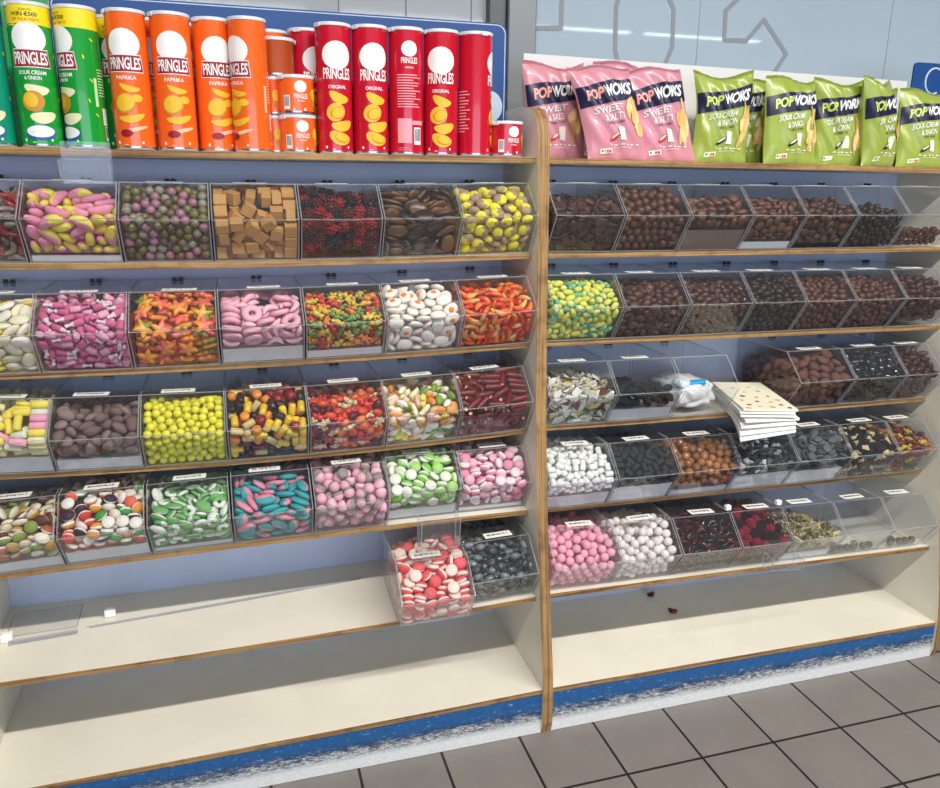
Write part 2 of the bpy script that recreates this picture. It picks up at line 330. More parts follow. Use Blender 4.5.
# every bin: row, column -> (kind, liner height, heap height at the back, bin words)
BINS={
 ('L',1,0):('strings',.0,.125),('L',1,1):('fish',.014,.125),('L',1,2):('gumball',.0,.125),('L',1,3):('fudge',0,.13),('L',1,4):('berry',0,.125),('L',1,5):('oval',0,.125),('L',1,6):('banana',.0,.125),
 ('L',2,0):('egg',0,.125),('L',2,1):('bottle',0,.125),('L',2,2):('starfish',0,.13),('L',2,3):('pinkring',.035,.125),('L',2,4):('sourring',.02,.125),('L',2,5):('friedegg',0,.125),('L',2,6):('frog',0,.125),
 ('L',3,0):('foamstick',.042,.12),('L',3,1):('cola',.03,.12),('L',3,2):('yellowball',0,.115),('L',3,3):('winegum',0,.12),('L',3,4):('fruitmix',0,.12),('L',3,5):('foamshape',0,.12),('L',3,6):('redtube',0,.12),
 ('L',4,0):('dropmix',.03,.115),('L',4,1):('domemix',.035,.12),('L',4,2):('greenoval',.015,.12),('L',4,3):('turqoval',0,.12),('L',4,4):('cone',0,.12),('L',4,5):('greendome',.03,.12),('L',4,6):('pinkdome',.015,.115),
 ('L',5,5):('coraldome',0,.12),('L',5,6):('wrapped',0,.12),
 ('R',1,0):('choc',0,.125),('R',1,1):('chocball',0,.125),('R',1,2):('chocshell',.05,.12),('R',1,3):('chocdisc',.02,.115),('R',1,4):('raisin',.01,.12),('R',1,5):('darkbean',0,.10),('R',1,6):('chocbean',0,.03),
 ('R',2,0):('jellyoval',0,.125),('R',2,1):('raisin',0,.125),('R',2,2):('almond',0,.12),('R',2,3):('darkbean',0,.12),('R',2,4):('chocbean',0,.12),('R',2,5):('chocbean',0,.12),('R',2,6):('redlump',.01,.115),
 ('R',3,0):('triangle',0,.12),('R',3,1):('liqtwist',.035,.10),('R',3,4):('brownlump',0,.12),('R',3,5):('blackdisc',0,.11),('R',3,6):('redlump',0,.12),
 ('R',4,0):('whitecyl',.04,.11),('R',4,1):('charcyl',.05,.11),('R',4,2):('amber',.02,.11),('R',4,3):('speckle',.05,.115),('R',4,4):('greydisc',.045,.115),('R',4,5):('flake',.0,.115),('R',4,6):('jungle',0,.12),
 ('R',5,0):('pinkball',0,.12),('R',5,1):('whiteball',0,.12),('R',5,2):('darkstring',0,.12),('R',5,3):('raspberry',0,.115),('R',5,4):('olive',.03,.085),('R',5,5):('lastball',.0,.0),('R',5,6):('lastball',0,.0)}
def R(d): return math.radians(d)
LB=[-1.200,-1.033,-.867,-.700,-.530,-.362,-.193,-.0225]
RB={1:[.0105,.180,.345,.513,.660,.812,.966,1.118],2:[.0105,.187,.358,.530,.683,.832,.987,1.142],3:[.0105,.185,.358,.527,.694,.866,1.033,1.155],4:[.0105,.185,.354,.527,.700,.868,1.020,1.152],5:[.0105,.186,.350,.520,.675,.838,.998,1.148]}
SET={'L':{1:.003,2:-.008,3:-.008,4:.022,5:.016},'R':{1:-.004,2:-.005,3:-.007,4:-.010,5:.015}}
SY=[0.0,.007,0.0,.005,-.019,-.088,-.150]
SZL=[(1.3520,1.3497,1.3514),(1.1440,1.1371,1.1447),(.9335,.9285,.9420),(.7300,.7150,.7325),(.5190,.5320,.5325),(.3185,.3200,.3364),(.1080,.1115,.1206)]
SZR=[(1.3500,1.3474,1.3440),(1.1450,1.1439,1.1455),(.9418,.9385,.9339),(.7340,.7294,.7290),(.5323,.5271,.5225),(.3380,.3274,.3150),(.1211,.1153,.1091)]
def shelf_z(side,i,x):
    a,b,c=(SZL if side=='L' else SZR)[i]; t=(x+1.2)/1.18 if side=='L' else (x-.02)/1.15
    return a*2*(t-.5)*(t-1)+b*-4*t*(t-1)+c*2*t*(t-.5)
DEPTH=.215
def bin_span(side,row,col):
    B=LB if side=='L' else RB[row]; return B[col],B[col+1]
def bin_place(side,row,col):
    x0,x1=bin_span(side,row,col); x=(x0+x1)/2; y=SY[row]+SET[side][row]-(.024 if side=='L' and row==4 and col<5 else 0); z=shelf_z(side,row,x)
    tilt=-math.atan2(shelf_z(side,row,x1)-shelf_z(side,row,x0),x1-x0)
    rz=0
    if (side,row,col)==('L',5,5): x,y,rz=-.275,-.118,R(-1.5)
    return x,y,z+.0014,tilt,x1-x0-.0035,rz


OPEN_SIDE=(('R',3,4),('L',5,5))   # bins whose left pane can be seen
COPY={('R',2,5):('R',2,4)}
BALLS=('gumball','yellowball','chocball','amber','pinkball','whiteball','lastball')
# settled places of the sweets in each bin: x, y, z in millimetres, tone, then (for sweets that are not round) the turn about x, y, z in steps of five degrees
SETTLED={
('L', 1, 0):[73,2,26,0,22,0,18,-28,-4,20,1,-12,-8,-7,59,-29,59,0,6,-6,-31,28,-2,125,2,-32,0,0,58,-27,99,2,-35,0,0,64,-29,70,2,-2,-3,-13,15,-22,48,1,7,-7,-31,-6,-40,86,1,23,2,-34,
64,-9,119,0,-5,-4,32,-5,-6,23,1,-30,-11,-21,47,-37,78,2,-3,-11,-7,56,-8,26,2,4,9,28,24,-38,72,1,-13,7,6,33,-9,27,0,-12,9,8,-8,-27,55,1,3,10,26,58,8,8,2,-7,0,-4,
46,-9,39,1,6,4,23,29,9,9,1,-4,1,6,67,-31,82,2,-7,5,15,23,-8,116,2,32,0,0,-13,-8,115,2,-7,6,-35,17,-31,68,0,22,3,6,65,-10,104,0,-4,8,4,66,-5,38,0,33,-5,-9,
37,-21,55,2,-8,-16,-12,73,6,53,0,21,5,18,-23,-8,38,0,1,3,15,66,-14,56,1,-10,10,30,3,-10,101,1,-30,8,31,14,-29,94,1,26,0,0,33,-20,96,1,7,-5,-36,22,3,23,1,33,2,-27,
-14,8,122,2,-26,-1,-35,-19,4,20,0,13,7,32,28,-6,104,0,0,-6,-14,-13,-18,58,0,30,2,11,60,6,127,1,24,-4,2,73,29,106,0,-20,14,18,33,-32,83,2,-30,-8,-26,65,66,125,0,-31,0,-28,
73,127,112,1,14,8,-18,-4,-8,43,1,-2,4,-9,-12,-22,72,0,4,-5,-18,55,-26,83,1,-6,-9,-10,32,46,123,2,-13,7,-14,-12,17,126,1,-18,0,-36,44,-7,52,0,29,-4,-13,16,0,32,0,0,-1,-2,
11,13,19,1,-34,-3,16,69,61,111,1,-26,0,-15,69,176,106,2,28,-10,-22,63,-9,72,2,31,-5,-2,71,88,118,1,-35,-2,18,63,-18,89,1,0,2,32,39,13,25,1,20,1,-12,18,-28,79,1,32,6,10,
68,18,18,2,33,12,-3,61,9,112,0,5,0,-9,59,46,124,2,10,-2,-30,65,79,98,0,-4,0,7,-5,12,17,2,19,-12,26,43,5,103,2,3,-10,-12,-23,21,17,0,18,-12,31,66,105,98,0,-4,0,11,
66,54,99,2,-1,-2,9,13,-8,52,2,-29,1,33,6,-22,68,0,6,-4,-31,63,1,84,0,32,4,-33,65,3,99,0,6,6,34,-27,0,50,1,34,1,-17,13,6,113,2,29,9,6,54,84,128,1,-8,-1,-20,
65,9,69,2,-11,6,5,63,15,39,1,34,2,-4,3,20,8,0,-29,0,-6,60,120,120,0,-22,-5,4,4,-18,94,0,26,-3,3,67,147,104,2,-26,4,-12,23,104,125,0,-30,-2,21,65,158,98,1,-33,0,-7,
-1,-1,104,1,-24,5,34,23,-4,43,0,-1,1,33,-2,47,124,0,-26,-1,-8,-5,72,124,0,-16,7,-3,23,14,114,2,7,1,28],
('L', 1, 1):[68,-21,52,1,-4,-11,-16,-22,-1,119,0,-4,6,-24,20,-36,75,0,-23,-6,-32,-32,-38,77,1,-18,-4,-2,47,-29,79,1,-10,-3,-11,-70,4,32,0,21,-2,-18,52,-21,100,0,10,2,-34,38,0,120,0,34,-2,5,
28,-9,47,0,20,7,18,62,10,25,0,-3,0,13,-39,-20,50,0,-12,8,6,44,-1,44,0,29,0,-16,-52,-4,34,1,-5,7,17,-28,10,26,0,-7,-1,-15,63,-16,82,0,-33,-4,-16,-21,-27,95,0,23,3,-3,
-49,-2,105,0,-28,-2,-16,33,12,25,1,-33,0,-13,10,-25,96,1,12,-3,33,-9,-8,49,1,29,-2,-24,-63,-18,58,1,27,5,13,-60,-10,89,1,-2,5,17,12,7,35,0,9,-2,17,-59,-26,79,0,35,4,8,
12,17,125,1,-12,-2,1,58,0,111,0,8,1,-27,-66,1,101,0,-11,-7,-18,-6,11,30,0,28,-4,-26,69,176,104,1,18,-3,-17,-15,-27,72,0,12,-2,-2,14,-14,61,1,-9,-4,8,19,-11,103,0,4,2,32,
68,98,98,1,-22,0,-19,-53,37,126,1,-31,0,0,-8,5,103,1,-19,-8,-17,-42,21,117,1,34,5,11,-65,22,109,1,-14,-11,-26,51,-4,60,0,-26,0,34,17,11,111,0,28,2,10,66,31,103,0,-14,-6,22,
60,12,61,1,0,5,29,62,13,42,1,-32,-4,-11,52,29,115,0,-14,-6,-11,-6,78,125,1,-26,1,-5,56,126,103,0,-3,-5,3,22,9,52,0,35,-2,10,48,134,114,0,1,0,-25,-65,128,120,0,-26,-8,-13,
63,57,98,0,-29,2,-14,19,101,122,0,-4,0,9,-22,-6,92,0,-16,2,-1,-11,-10,72,1,19,2,32],
('L', 1, 2):[-69,-39,82,0,-69,-21,99,2,-69,1,122,1,-46,-39,82,2,53,-35,76,1,-52,-16,105,0,69,-35,86,1,0,-39,82,1,
69,-30,68,0,1,6,13,0,36,-39,82,0,38,6,12,0,18,-39,82,0,-27,-39,82,3,69,-16,46,3,51,-7,114,0,
-26,-21,100,0,12,13,134,0,56,-23,57,2,-50,-1,120,3,53,-28,93,1,15,-4,27,1,-17,6,12,2,-14,-32,71,1,
-69,-1,23,3,23,-24,59,3,52,0,22,0,20,6,12,3,-28,14,135,2,5,-8,113,3,-69,-11,39,0,-25,-13,42,0,
69,4,16,1,27,-11,39,1,-17,-10,111,0,-10,15,136,2,-30,-3,27,2,-61,-30,68,1,69,4,125,2,-12,-3,27,2,
-48,-2,25,1,69,-9,112,2,-53,12,133,1,69,-22,99,1,11,-17,47,1,-13,-30,91,3,-43,-21,55,2,44,-9,36,2,
69,36,141,2,-36,6,12,0,-18,3,124,0,31,-7,114,0,-24,-23,57,0,34,6,127,0,-4,-23,57,3,67,-6,31,1,
-7,-13,42,3,-62,-20,53,1,9,-30,68,3,-51,-12,40,3,-36,-9,111,0,39,-29,66,1,41,-17,102,1,-57,8,12,3,
28,-27,94,0,39,-19,51,1,10,-27,94,3,-36,-30,69,0,-4,-17,100,2,-69,36,139,3,52,11,124,3,18,4,119,3,
41,21,135,1,18,-14,103,3,24,27,138,3,0,8,121,2,-57,-25,85,2,32,3,30,2,-35,8,117,3,-37,-23,86,1,
-69,19,127,1,-69,-4,104,2,69,22,128,1,-13,41,139,0,-69,22,12,3,2,3,38,0,49,22,12,3,-69,-13,68,1,
19,72,140,1,69,22,12,0,-40,41,133,3,-20,63,139,3,5,43,135,1,23,-22,77,1,-69,0,53,2,53,32,129,1,
-37,25,124,0,-50,-9,88,0,69,-12,65,1,-37,-1,48,1,49,8,38,1,69,1,77,2,1,18,28,2,48,69,133,2,
40,-19,82,3,69,2,52,0,52,-5,52,3,-36,17,27,3,69,18,43,2,-48,-17,72,1,29,22,12,1,51,-2,97,1,
-8,22,12,2,69,134,102,1,69,0,96,0,69,26,110,0,-68,14,109,3,-12,9,108,3,69,189,102,2,-19,-2,56,0,
-27,22,12,2,-38,15,99,2,-52,3,102,0,69,153,102,3,69,18,94,0,10,22,12,1,-45,22,12,3,69,41,99,2,
69,120,114,3],
('L', 1, 3):[-64,-27,70,0,1,7,-18,-69,15,16,0,18,0,-18,-8,-24,66,0,25,-7,18,24,-31,76,0,-8,6,32,-37,-30,74,0,-1,-6,18,-36,2,27,0,0,16,18,67,-25,62,0,11,0,-36,-13,-6,101,0,-12,-11,-5,
-41,14,123,0,20,2,-9,23,9,121,0,-18,-12,-18,-66,0,117,0,11,0,0,-9,-4,30,0,34,11,16,39,-20,55,0,33,-11,-15,66,3,19,0,11,0,-36,-66,-14,95,0,-1,-11,19,41,-15,94,0,0,11,18,
68,-20,89,0,-18,15,-18,-9,11,120,0,-15,-5,17,67,-3,109,0,0,-2,-18,67,18,128,0,9,0,0,44,12,120,0,18,15,-18,-63,-14,51,0,-20,11,16,67,-11,40,0,-36,11,18,43,19,16,0,-18,0,-18,
24,0,34,0,20,9,-26,16,59,134,0,18,1,-18,8,-18,51,0,27,-8,-7,-62,16,39,0,-36,0,36,-32,-14,53,0,25,-5,14,-7,40,129,0,19,-2,20,-69,26,126,0,-18,-3,18,-70,173,133,0,-13,-18,-23,
5,18,13,0,0,0,16,-41,109,133,0,27,-18,27,21,32,129,0,11,0,36,12,-9,85,0,-30,10,25,-37,-6,88,0,-5,-6,-32,-30,23,17,0,-16,0,0,-45,50,129,0,3,-1,-18,-14,88,133,0,-15,-1,1,
40,72,133,0,-8,17,10,67,43,131,0,36,-15,-18,67,93,133,0,-17,18,-35,-45,78,130,0,36,0,20,-14,163,135,0,0,8,-18,44,47,124,0,18,-15,18,42,156,132,0,19,-11,-19,67,3,85,0,20,0,36,
-70,7,66,0,-18,7,-18,-40,19,97,0,19,3,-16,70,116,133,0,-18,0,-18,-12,66,125,0,0,2,-16],
('L', 1, 4):[-17,1,26,1,24,3,24,5,-26,68,0,-7,-4,35,-66,-13,48,1,-11,-5,30,-65,-22,94,2,14,-8,35,65,-20,95,2,1,-12,-2,-26,-32,84,0,-9,11,9,65,-15,51,2,11,-6,-12,35,-33,79,0,19,-7,18,
14,-24,91,2,24,-6,23,-47,-27,71,2,-24,-2,29,-42,-14,49,2,35,2,-10,-49,20,136,1,-5,6,1,62,-29,73,0,28,1,20,27,1,118,1,27,-7,-21,11,-1,28,2,23,-5,-27,39,-17,97,0,-11,-2,-21,
45,7,16,1,31,5,-29,-66,2,26,0,-13,12,-28,-41,-14,96,0,30,-11,33,40,-20,58,0,-31,-10,8,65,-1,30,2,31,-8,5,-20,-23,63,0,-13,4,-18,-7,-11,44,1,-31,-1,3,-66,-3,111,1,23,4,-34,
65,0,111,1,9,-15,-23,36,-6,37,0,-25,3,15,2,7,112,0,-36,-11,14,-18,-6,104,2,24,-5,-34,17,-14,50,1,-36,10,9,-65,-10,73,0,-11,-12,-24,-8,-14,83,1,30,7,-20,-42,6,32,0,-23,1,-9,
-44,6,112,2,11,5,-34,-26,21,16,2,33,14,35,-27,51,133,1,-22,-4,-33,-9,39,117,2,-3,1,1,-32,28,121,2,-34,-16,21,66,25,120,2,-23,-2,-5,-54,21,15,2,-15,4,-17,24,21,16,1,-29,-9,-1,
-66,111,136,0,-30,-8,-3,66,21,17,0,-3,-5,22,33,73,124,2,27,-4,31,-66,90,126,0,3,5,-20,-1,19,16,2,-21,-6,3,27,-10,75,0,30,-8,-27,58,69,123,1,20,-10,7,39,26,120,0,-19,-6,-31,
20,95,124,0,-13,2,12,-67,27,118,0,8,11,24,43,7,101,2,-9,-9,-11,10,73,118,2,-32,1,24,-10,87,130,2,20,14,-17,-19,18,43,1,-9,8,31,18,45,114,1,-14,-7,-5,-65,16,94,0,6,7,-35],
('L', 1, 5):[-51,-26,57,0,25,1,1,-48,13,13,1,2,-3,-23,-72,11,22,1,-20,6,18,-10,-22,51,0,-9,-6,-5,63,-7,27,1,4,-11,-21,-53,-32,77,0,-33,-2,-33,52,7,124,0,-36,-4,32,6,-36,88,1,10,-1,1,
54,-20,54,1,4,6,31,30,-33,68,1,26,-4,-4,4,-7,28,1,27,-7,-5,-27,-32,84,0,33,-5,36,66,23,132,1,-7,0,-18,-28,10,27,0,-11,0,-16,-52,10,27,1,-2,-1,-17,-64,0,42,1,-32,-1,19,
-64,118,130,0,34,1,16,-73,186,106,1,18,3,17,-57,-10,102,1,-5,2,-1,-57,-1,112,1,32,3,-1,-6,18,10,1,-1,0,36,18,16,117,1,-8,-3,13,-4,-19,100,0,-15,-2,-35,-43,19,126,0,31,4,4,
57,-26,76,0,27,0,0,57,-18,86,1,-27,1,-35,-14,-6,108,0,-19,-5,1,-58,-19,88,0,25,6,6,39,-7,105,0,-27,4,-35,5,14,123,1,4,9,-35,-9,-17,64,1,-7,0,0,-64,-3,70,1,5,-3,20,
-1,30,126,0,24,3,9,26,3,28,1,-11,6,29,-65,5,58,0,-30,-1,18,-34,10,116,0,29,2,1,39,-13,93,1,-9,2,6,14,54,135,0,-35,-4,-13,-64,37,116,1,-3,-1,-16,-19,51,133,1,3,-2,28,
-53,49,123,1,-32,-4,33,-63,96,96,0,-1,0,-20,-63,39,94,0,1,-1,16,-63,151,96,0,1,0,16,-63,133,107,0,-34,-2,16,28,8,108,1,31,-4,4,31,15,22,1,1,11,-27,49,67,130,1,32,-3,-14,
53,19,14,1,-29,0,-1,65,20,109,1,32,9,-16,-60,114,118,0,-35,-1,-25,-56,68,105,1,0,-1,-34,-38,7,46,0,0,0,18,70,73,129,0,-14,-2,-17,-56,78,117,0,34,-2,-33,60,16,34,0,32,8,-34,
24,-10,52,0,-8,-8,-6,36,41,120,0,-28,5,-11,-57,21,101,1,33,-2,-35,-56,6,86,0,1,1,-31,-16,10,40,0,-18,7,15,-52,186,116,1,-32,0,14,-27,39,125,0,0,-6,-28,57,99,126,0,21,1,-33],
('L', 1, 6):[-13,-30,69,0,-26,-2,-31,65,-24,97,0,-34,-8,16,30,-20,98,0,1,2,-4,64,-20,52,0,11,0,-34,-63,-33,72,0,-5,11,11,17,-32,70,0,29,-7,-7,47,5,16,0,-34,-8,-17,-64,-9,35,0,8,5,30,
65,-30,75,0,35,-4,-11,-64,-9,106,0,-31,3,-32,-35,-20,52,0,12,-3,-35,-66,5,126,0,0,9,-21,-28,-13,109,0,-29,-1,1,42,-31,79,0,-22,-5,-19,3,-16,46,0,0,-11,-20,-2,-32,89,0,-6,-3,32,
-38,-30,82,0,-27,-6,-29,-38,-2,24,0,-25,-7,-33,32,-19,50,0,-26,3,35,23,21,137,0,-35,0,4,42,4,125,0,-7,3,-31,13,-4,117,0,10,2,-4,-5,14,128,0,6,2,33,-67,11,17,0,15,2,-10,
-50,-18,94,0,34,5,10,-64,-10,56,0,-3,2,1,5,7,24,0,-35,-4,22,63,-3,109,0,15,4,35,-18,-3,36,0,-36,6,-3,-10,20,12,0,35,0,33,21,20,12,0,1,-1,-3,-43,9,122,0,-11,-7,24,
46,-3,38,0,-31,3,-19,24,0,34,0,16,-5,14,-64,49,131,0,-7,1,35,57,29,133,0,-6,-1,7,68,0,35,0,28,-4,18,-66,-14,77,0,-35,-8,-21,70,18,18,0,-13,6,22,0,-11,97,0,-24,-7,-36,
-66,169,114,0,32,13,17,-66,192,98,0,-36,-2,20,-11,38,130,0,0,-10,-27,22,-15,81,0,-34,1,34,-66,108,102,0,34,-8,-17,-28,28,124,0,-22,-3,20,-64,15,55,0,-8,1,36,-68,24,115,0,-11,-4,21,
-66,6,91,0,0,8,-18,-63,83,98,0,-35,-1,-31,-66,36,96,0,1,-1,16,-64,148,113,0,29,0,0,-64,97,123,0,30,0,-35,-22,-14,83,0,-2,14,12,71,19,116,0,-21,-12,21,-44,20,13,0,-4,1,-34,
-64,135,98,0,1,-1,36,-66,55,108,0,2,6,20,-64,12,74,0,-30,1,1,62,57,136,0,-2,-1,-7,-65,71,118,0,-29,2,27,38,7,98,0,-33,3,21,-64,121,116,0,-2,-1,-6,-49,138,127,0,0,-7,30,
23,100,131,0,-8,-1,-5,-35,15,46,0,-31,-4,-23,52,20,112,0,-8,3,-19,-16,-5,58,0,29,0,-1,-24,18,28,0,-3,0,35,61,-9,86,0,32,0,-35,-44,75,130,0,34,0,24,-13,9,106,0,-21,-1,-4,
43,-5,63,0,33,11,4,-11,62,128,0,17,13,-30,-7,100,129,0,32,1,-3,-54,17,34,0,-1,6,0],
('L', 2, 0):[59,-17,107,1,-7,1,-36,15,-16,43,1,30,-6,-8,30,-36,71,1,28,-7,-5,2,-20,102,1,3,-2,2,6,-5,120,1,-6,-4,31,0,-3,22,1,-9,-1,-1,-24,-14,111,2,-8,1,-33,28,-23,96,1,-36,1,-36,
-31,-31,93,1,27,0,-32,-18,-12,37,1,29,-2,1,65,-7,28,1,1,11,22,38,-6,31,1,6,0,-33,-19,10,127,1,33,2,-23,-3,-24,56,1,7,3,36,18,-33,82,2,29,-2,10,64,36,129,2,-1,-3,-13,
-31,-14,48,2,-33,-4,-17,43,-21,52,1,-24,-6,-36,45,-27,87,1,8,7,-34,-6,-30,73,2,1,4,-2,-4,91,125,1,-1,-4,-22,61,17,10,1,0,1,-11,61,-34,68,0,11,1,-35,35,7,13,0,34,5,14,
-33,-36,72,0,5,-10,-23,66,1,114,1,20,15,-30,66,-25,88,0,29,-10,3,59,74,129,1,1,0,34,32,8,130,0,-2,4,-32,-59,48,131,1,0,-1,4,11,16,10,2,2,0,-18,-56,-8,28,0,13,1,36,
30,-7,112,0,-30,-6,-1,-2,-33,87,0,-35,-4,12,65,8,71,1,35,2,16,-19,12,10,2,1,0,-34,-40,18,123,2,33,5,14,65,-13,58,1,-18,-10,-28,66,87,101,1,32,5,16,41,60,127,1,-6,-3,-6,
65,42,104,1,0,-1,20,53,11,119,1,-25,-7,11,66,155,96,2,-34,0,-16,-40,35,126,1,6,4,30,63,192,96,1,0,1,-26,63,65,96,1,2,0,-26,68,171,110,0,-26,-4,-18,63,69,118,1,35,1,14,
-22,88,120,2,-32,-1,20,-27,3,27,0,-21,-8,6,-31,8,114,2,-36,-2,0,63,37,117,1,-1,2,24,-62,132,118,1,4,0,27,64,139,106,1,2,2,-24,64,119,96,1,-35,1,-23,16,56,123,1,-29,2,15,
-10,-13,62,2,30,0,5,65,101,123,0,-3,0,-21,-14,34,122,1,-36,-2,15,7,120,120,2,5,0,-33,-31,118,118,2,6,1,-8,-50,9,19,1,6,1,1,-65,17,9,0,1,0,17,12,12,27,2,28,2,-10,
59,32,93,1,-36,0,34,65,103,109,0,35,2,18,61,21,28,2,-26,7,-1,-35,-13,61,1,-33,8,35,59,22,53,1,-21,-4,-35,14,-1,55,2,-35,0,21,2,76,118,1,33,2,15,-44,66,122,1,-33,0,-18,
-7,197,109,1,31,1,-34,58,123,116,2,36,-1,34,16,143,113,2,32,-5,14,-38,-18,76,2,5,3,-29],
('L', 2, 1):[70,-3,20,1,-16,-10,-17,31,-31,93,1,-12,-5,34,36,3,127,0,-31,-3,1,-51,6,130,0,24,-1,-34,-34,-34,89,0,9,3,-6,-68,-24,53,0,14,13,16,66,-34,69,0,-12,13,22,29,6,9,1,-20,1,-1,
-30,-18,107,0,-19,2,-31,-4,-1,124,1,-14,-2,0,-60,-6,31,0,-4,14,20,-63,-18,107,0,-10,6,-11,-12,-26,69,1,34,7,21,-12,-25,98,0,-5,3,-33,42,-18,44,1,-30,-5,-5,44,-25,98,0,-8,-3,36,
31,-15,111,1,-28,3,-30,59,-12,113,0,4,4,-29,15,-15,40,1,7,9,6,-70,-29,78,1,21,4,18,70,-25,100,0,-19,-10,15,-8,-24,52,0,-5,8,32,-44,-42,81,1,4,0,-2,41,-35,70,1,6,9,6,
-35,-8,29,0,-27,0,-1,-59,1,119,0,4,-1,-6,-35,-35,72,0,8,2,-35,41,-7,27,0,-31,-4,-5,-11,6,10,0,20,0,-3,-34,-14,40,0,21,3,1,59,5,122,0,30,0,-30,-70,8,16,1,-21,-5,-19,
21,-35,70,0,-30,7,5,24,-15,53,1,23,-4,-22,-38,1,17,1,-22,3,-36,3,-27,76,0,18,11,-7,59,-15,46,0,-29,-3,-7,-36,-28,62,1,-29,-1,-34,-8,81,136,1,-28,5,28,13,18,129,1,22,-2,-27,
65,-3,38,0,23,12,-30,-14,24,130,1,33,1,-11,61,169,132,1,-10,7,4,59,-19,61,0,35,2,-36,70,92,126,1,20,7,-16,49,105,133,1,6,-2,18,-70,18,126,1,13,-12,-18,-39,2,117,0,-12,0,30,
-58,118,131,1,25,-5,-33,-35,-16,55,1,-26,5,2,39,-11,99,1,-16,0,-35,70,29,125,0,-12,11,-15,-71,5,31,0,-33,-2,-18,19,-8,108,0,2,-4,6,22,-29,83,0,10,6,2,-28,86,134,0,-15,2,19,
-59,-28,87,0,-30,7,-1,38,15,126,0,34,-7,35,3,40,130,1,-12,4,-27,72,107,119,0,-34,3,-16,71,55,119,0,28,2,16,34,83,135,1,11,4,-20,14,2,23,0,16,2,6,41,-7,77,1,21,-5,-6,
48,48,132,1,-9,7,6,-48,132,132,0,-11,7,31,-17,56,131,1,-5,2,-4,-42,17,10,1,16,0,4,70,186,118,1,16,3,-17,-50,145,134,1,33,5,2,59,21,126,1,-6,9,30,-40,-8,104,0,-34,5,2,
5,-6,41,0,-32,-2,7,-59,-8,96,1,-29,2,-2,70,93,104,0,16,1,-16,41,-18,69,1,25,6,28,-5,8,23,0,29,0,10,1,63,129,0,22,-7,1,-61,-15,62,0,-14,8,24,1,7,115,1,18,0,32,
-13,0,108,0,31,0,31,70,12,40,1,15,-15,18,-31,13,117,0,6,8,-36,41,8,19,1,-35,2,28,-8,183,129,1,-35,6,24,70,4,80,1,-18,10,-15,45,16,10,1,20,0,32,-18,-1,68,0,22,-15,30,
-42,86,130,1,-19,5,11,60,-15,75,0,-20,4,28,-34,32,123,1,-32,6,-8,65,62,131,1,35,5,19,59,184,105,0,10,0,35,-8,-5,93,0,-11,1,-7,61,1,95,1,-19,7,32,34,105,130,0,-20,10,-23,
-25,129,128,1,-32,4,-23,62,135,128,1,-15,0,-25,-70,55,129,0,-22,2,-20,46,32,128,0,-27,-3,-30,-5,-8,80,1,8,0,6],
('L', 2, 2):[8,-5,121,1,7,5,-5,-59,-2,113,1,-9,2,28,54,12,13,1,2,3,31,-56,-5,24,1,34,-11,-15,55,-33,89,0,2,-11,17,21,-15,39,1,29,-9,-10,10,-25,71,1,1,2,32,12,13,13,1,32,-1,-7,
-20,-17,43,1,7,10,26,-16,35,140,0,1,-3,-33,57,-9,52,2,35,3,24,-55,-28,85,2,22,0,-32,-25,-32,82,1,11,14,-3,-24,10,127,0,-32,4,-2,12,-15,100,0,33,2,35,55,13,25,2,35,3,25,
-30,-5,102,1,34,0,-10,26,-14,60,1,-34,-1,-27,59,0,40,2,-3,-1,8,56,49,135,0,-5,0,-6,55,19,125,0,4,2,-6,-57,-1,44,1,4,-6,-32,16,-24,87,2,-33,1,-14,55,-10,107,2,-31,-14,16,
12,68,135,0,1,0,-30,-56,29,127,2,9,-4,0,-20,115,136,1,-2,4,-11,-12,12,111,1,-34,2,0,27,194,130,1,3,8,25,19,32,122,1,30,11,34,-27,17,20,0,24,-3,-32,54,180,127,2,0,-5,-17,
49,-23,77,2,-29,-1,3,-42,81,134,1,34,2,-9,52,87,135,1,35,1,14,-7,-5,44,0,25,1,0,-48,-18,69,1,36,-6,18,42,11,109,2,1,4,-19,-15,-1,83,1,-34,5,6,17,110,132,0,3,1,9,
-34,8,54,0,15,6,18,58,-8,74,0,33,7,-22,-56,7,53,2,34,7,6,-57,163,126,2,33,3,1,-44,190,127,1,34,-3,-17,-58,-2,89,1,-35,-5,14,54,126,128,0,-35,-4,15,-55,19,22,0,22,-3,-33,
-56,24,104,1,2,-4,-16,57,52,110,2,36,-1,23,14,75,123,2,-34,0,-31,-56,88,127,2,4,-1,17,58,16,56,0,3,11,24,55,13,99,2,-32,0,-4,41,47,121,0,0,1,-10,-16,5,70,0,-5,-1,-18,
18,64,111,0,0,0,-28,-22,41,126,1,1,4,-6,57,87,123,2,-36,-1,-6],
('L', 2, 3):[17,-13,112,1,-6,3,-32,-28,-31,84,1,-31,3,26,66,-5,117,1,-34,8,-20,-64,-21,48,1,6,-3,-34,11,-35,69,1,-2,-11,-20,74,-25,68,1,21,3,18,-59,-29,79,0,-2,2,0,58,-30,89,0,-30,5,-12,
63,-21,48,1,6,1,35,-17,-17,52,0,-5,-5,-6,38,-4,103,0,33,1,12,-59,-20,61,0,5,0,33,-20,-24,71,0,33,2,12,-18,-19,106,0,31,-8,26,46,24,128,0,33,1,-5,32,-38,74,1,-11,-9,-9,
25,-19,46,1,-13,0,0,7,-19,88,0,33,-3,0,-59,-10,88,0,29,-2,-6,58,26,114,0,36,-2,-23,33,2,113,1,-4,3,27,-59,26,121,0,2,-2,-5,-59,4,108,0,-4,-7,-16,-16,22,115,1,-23,8,-32,
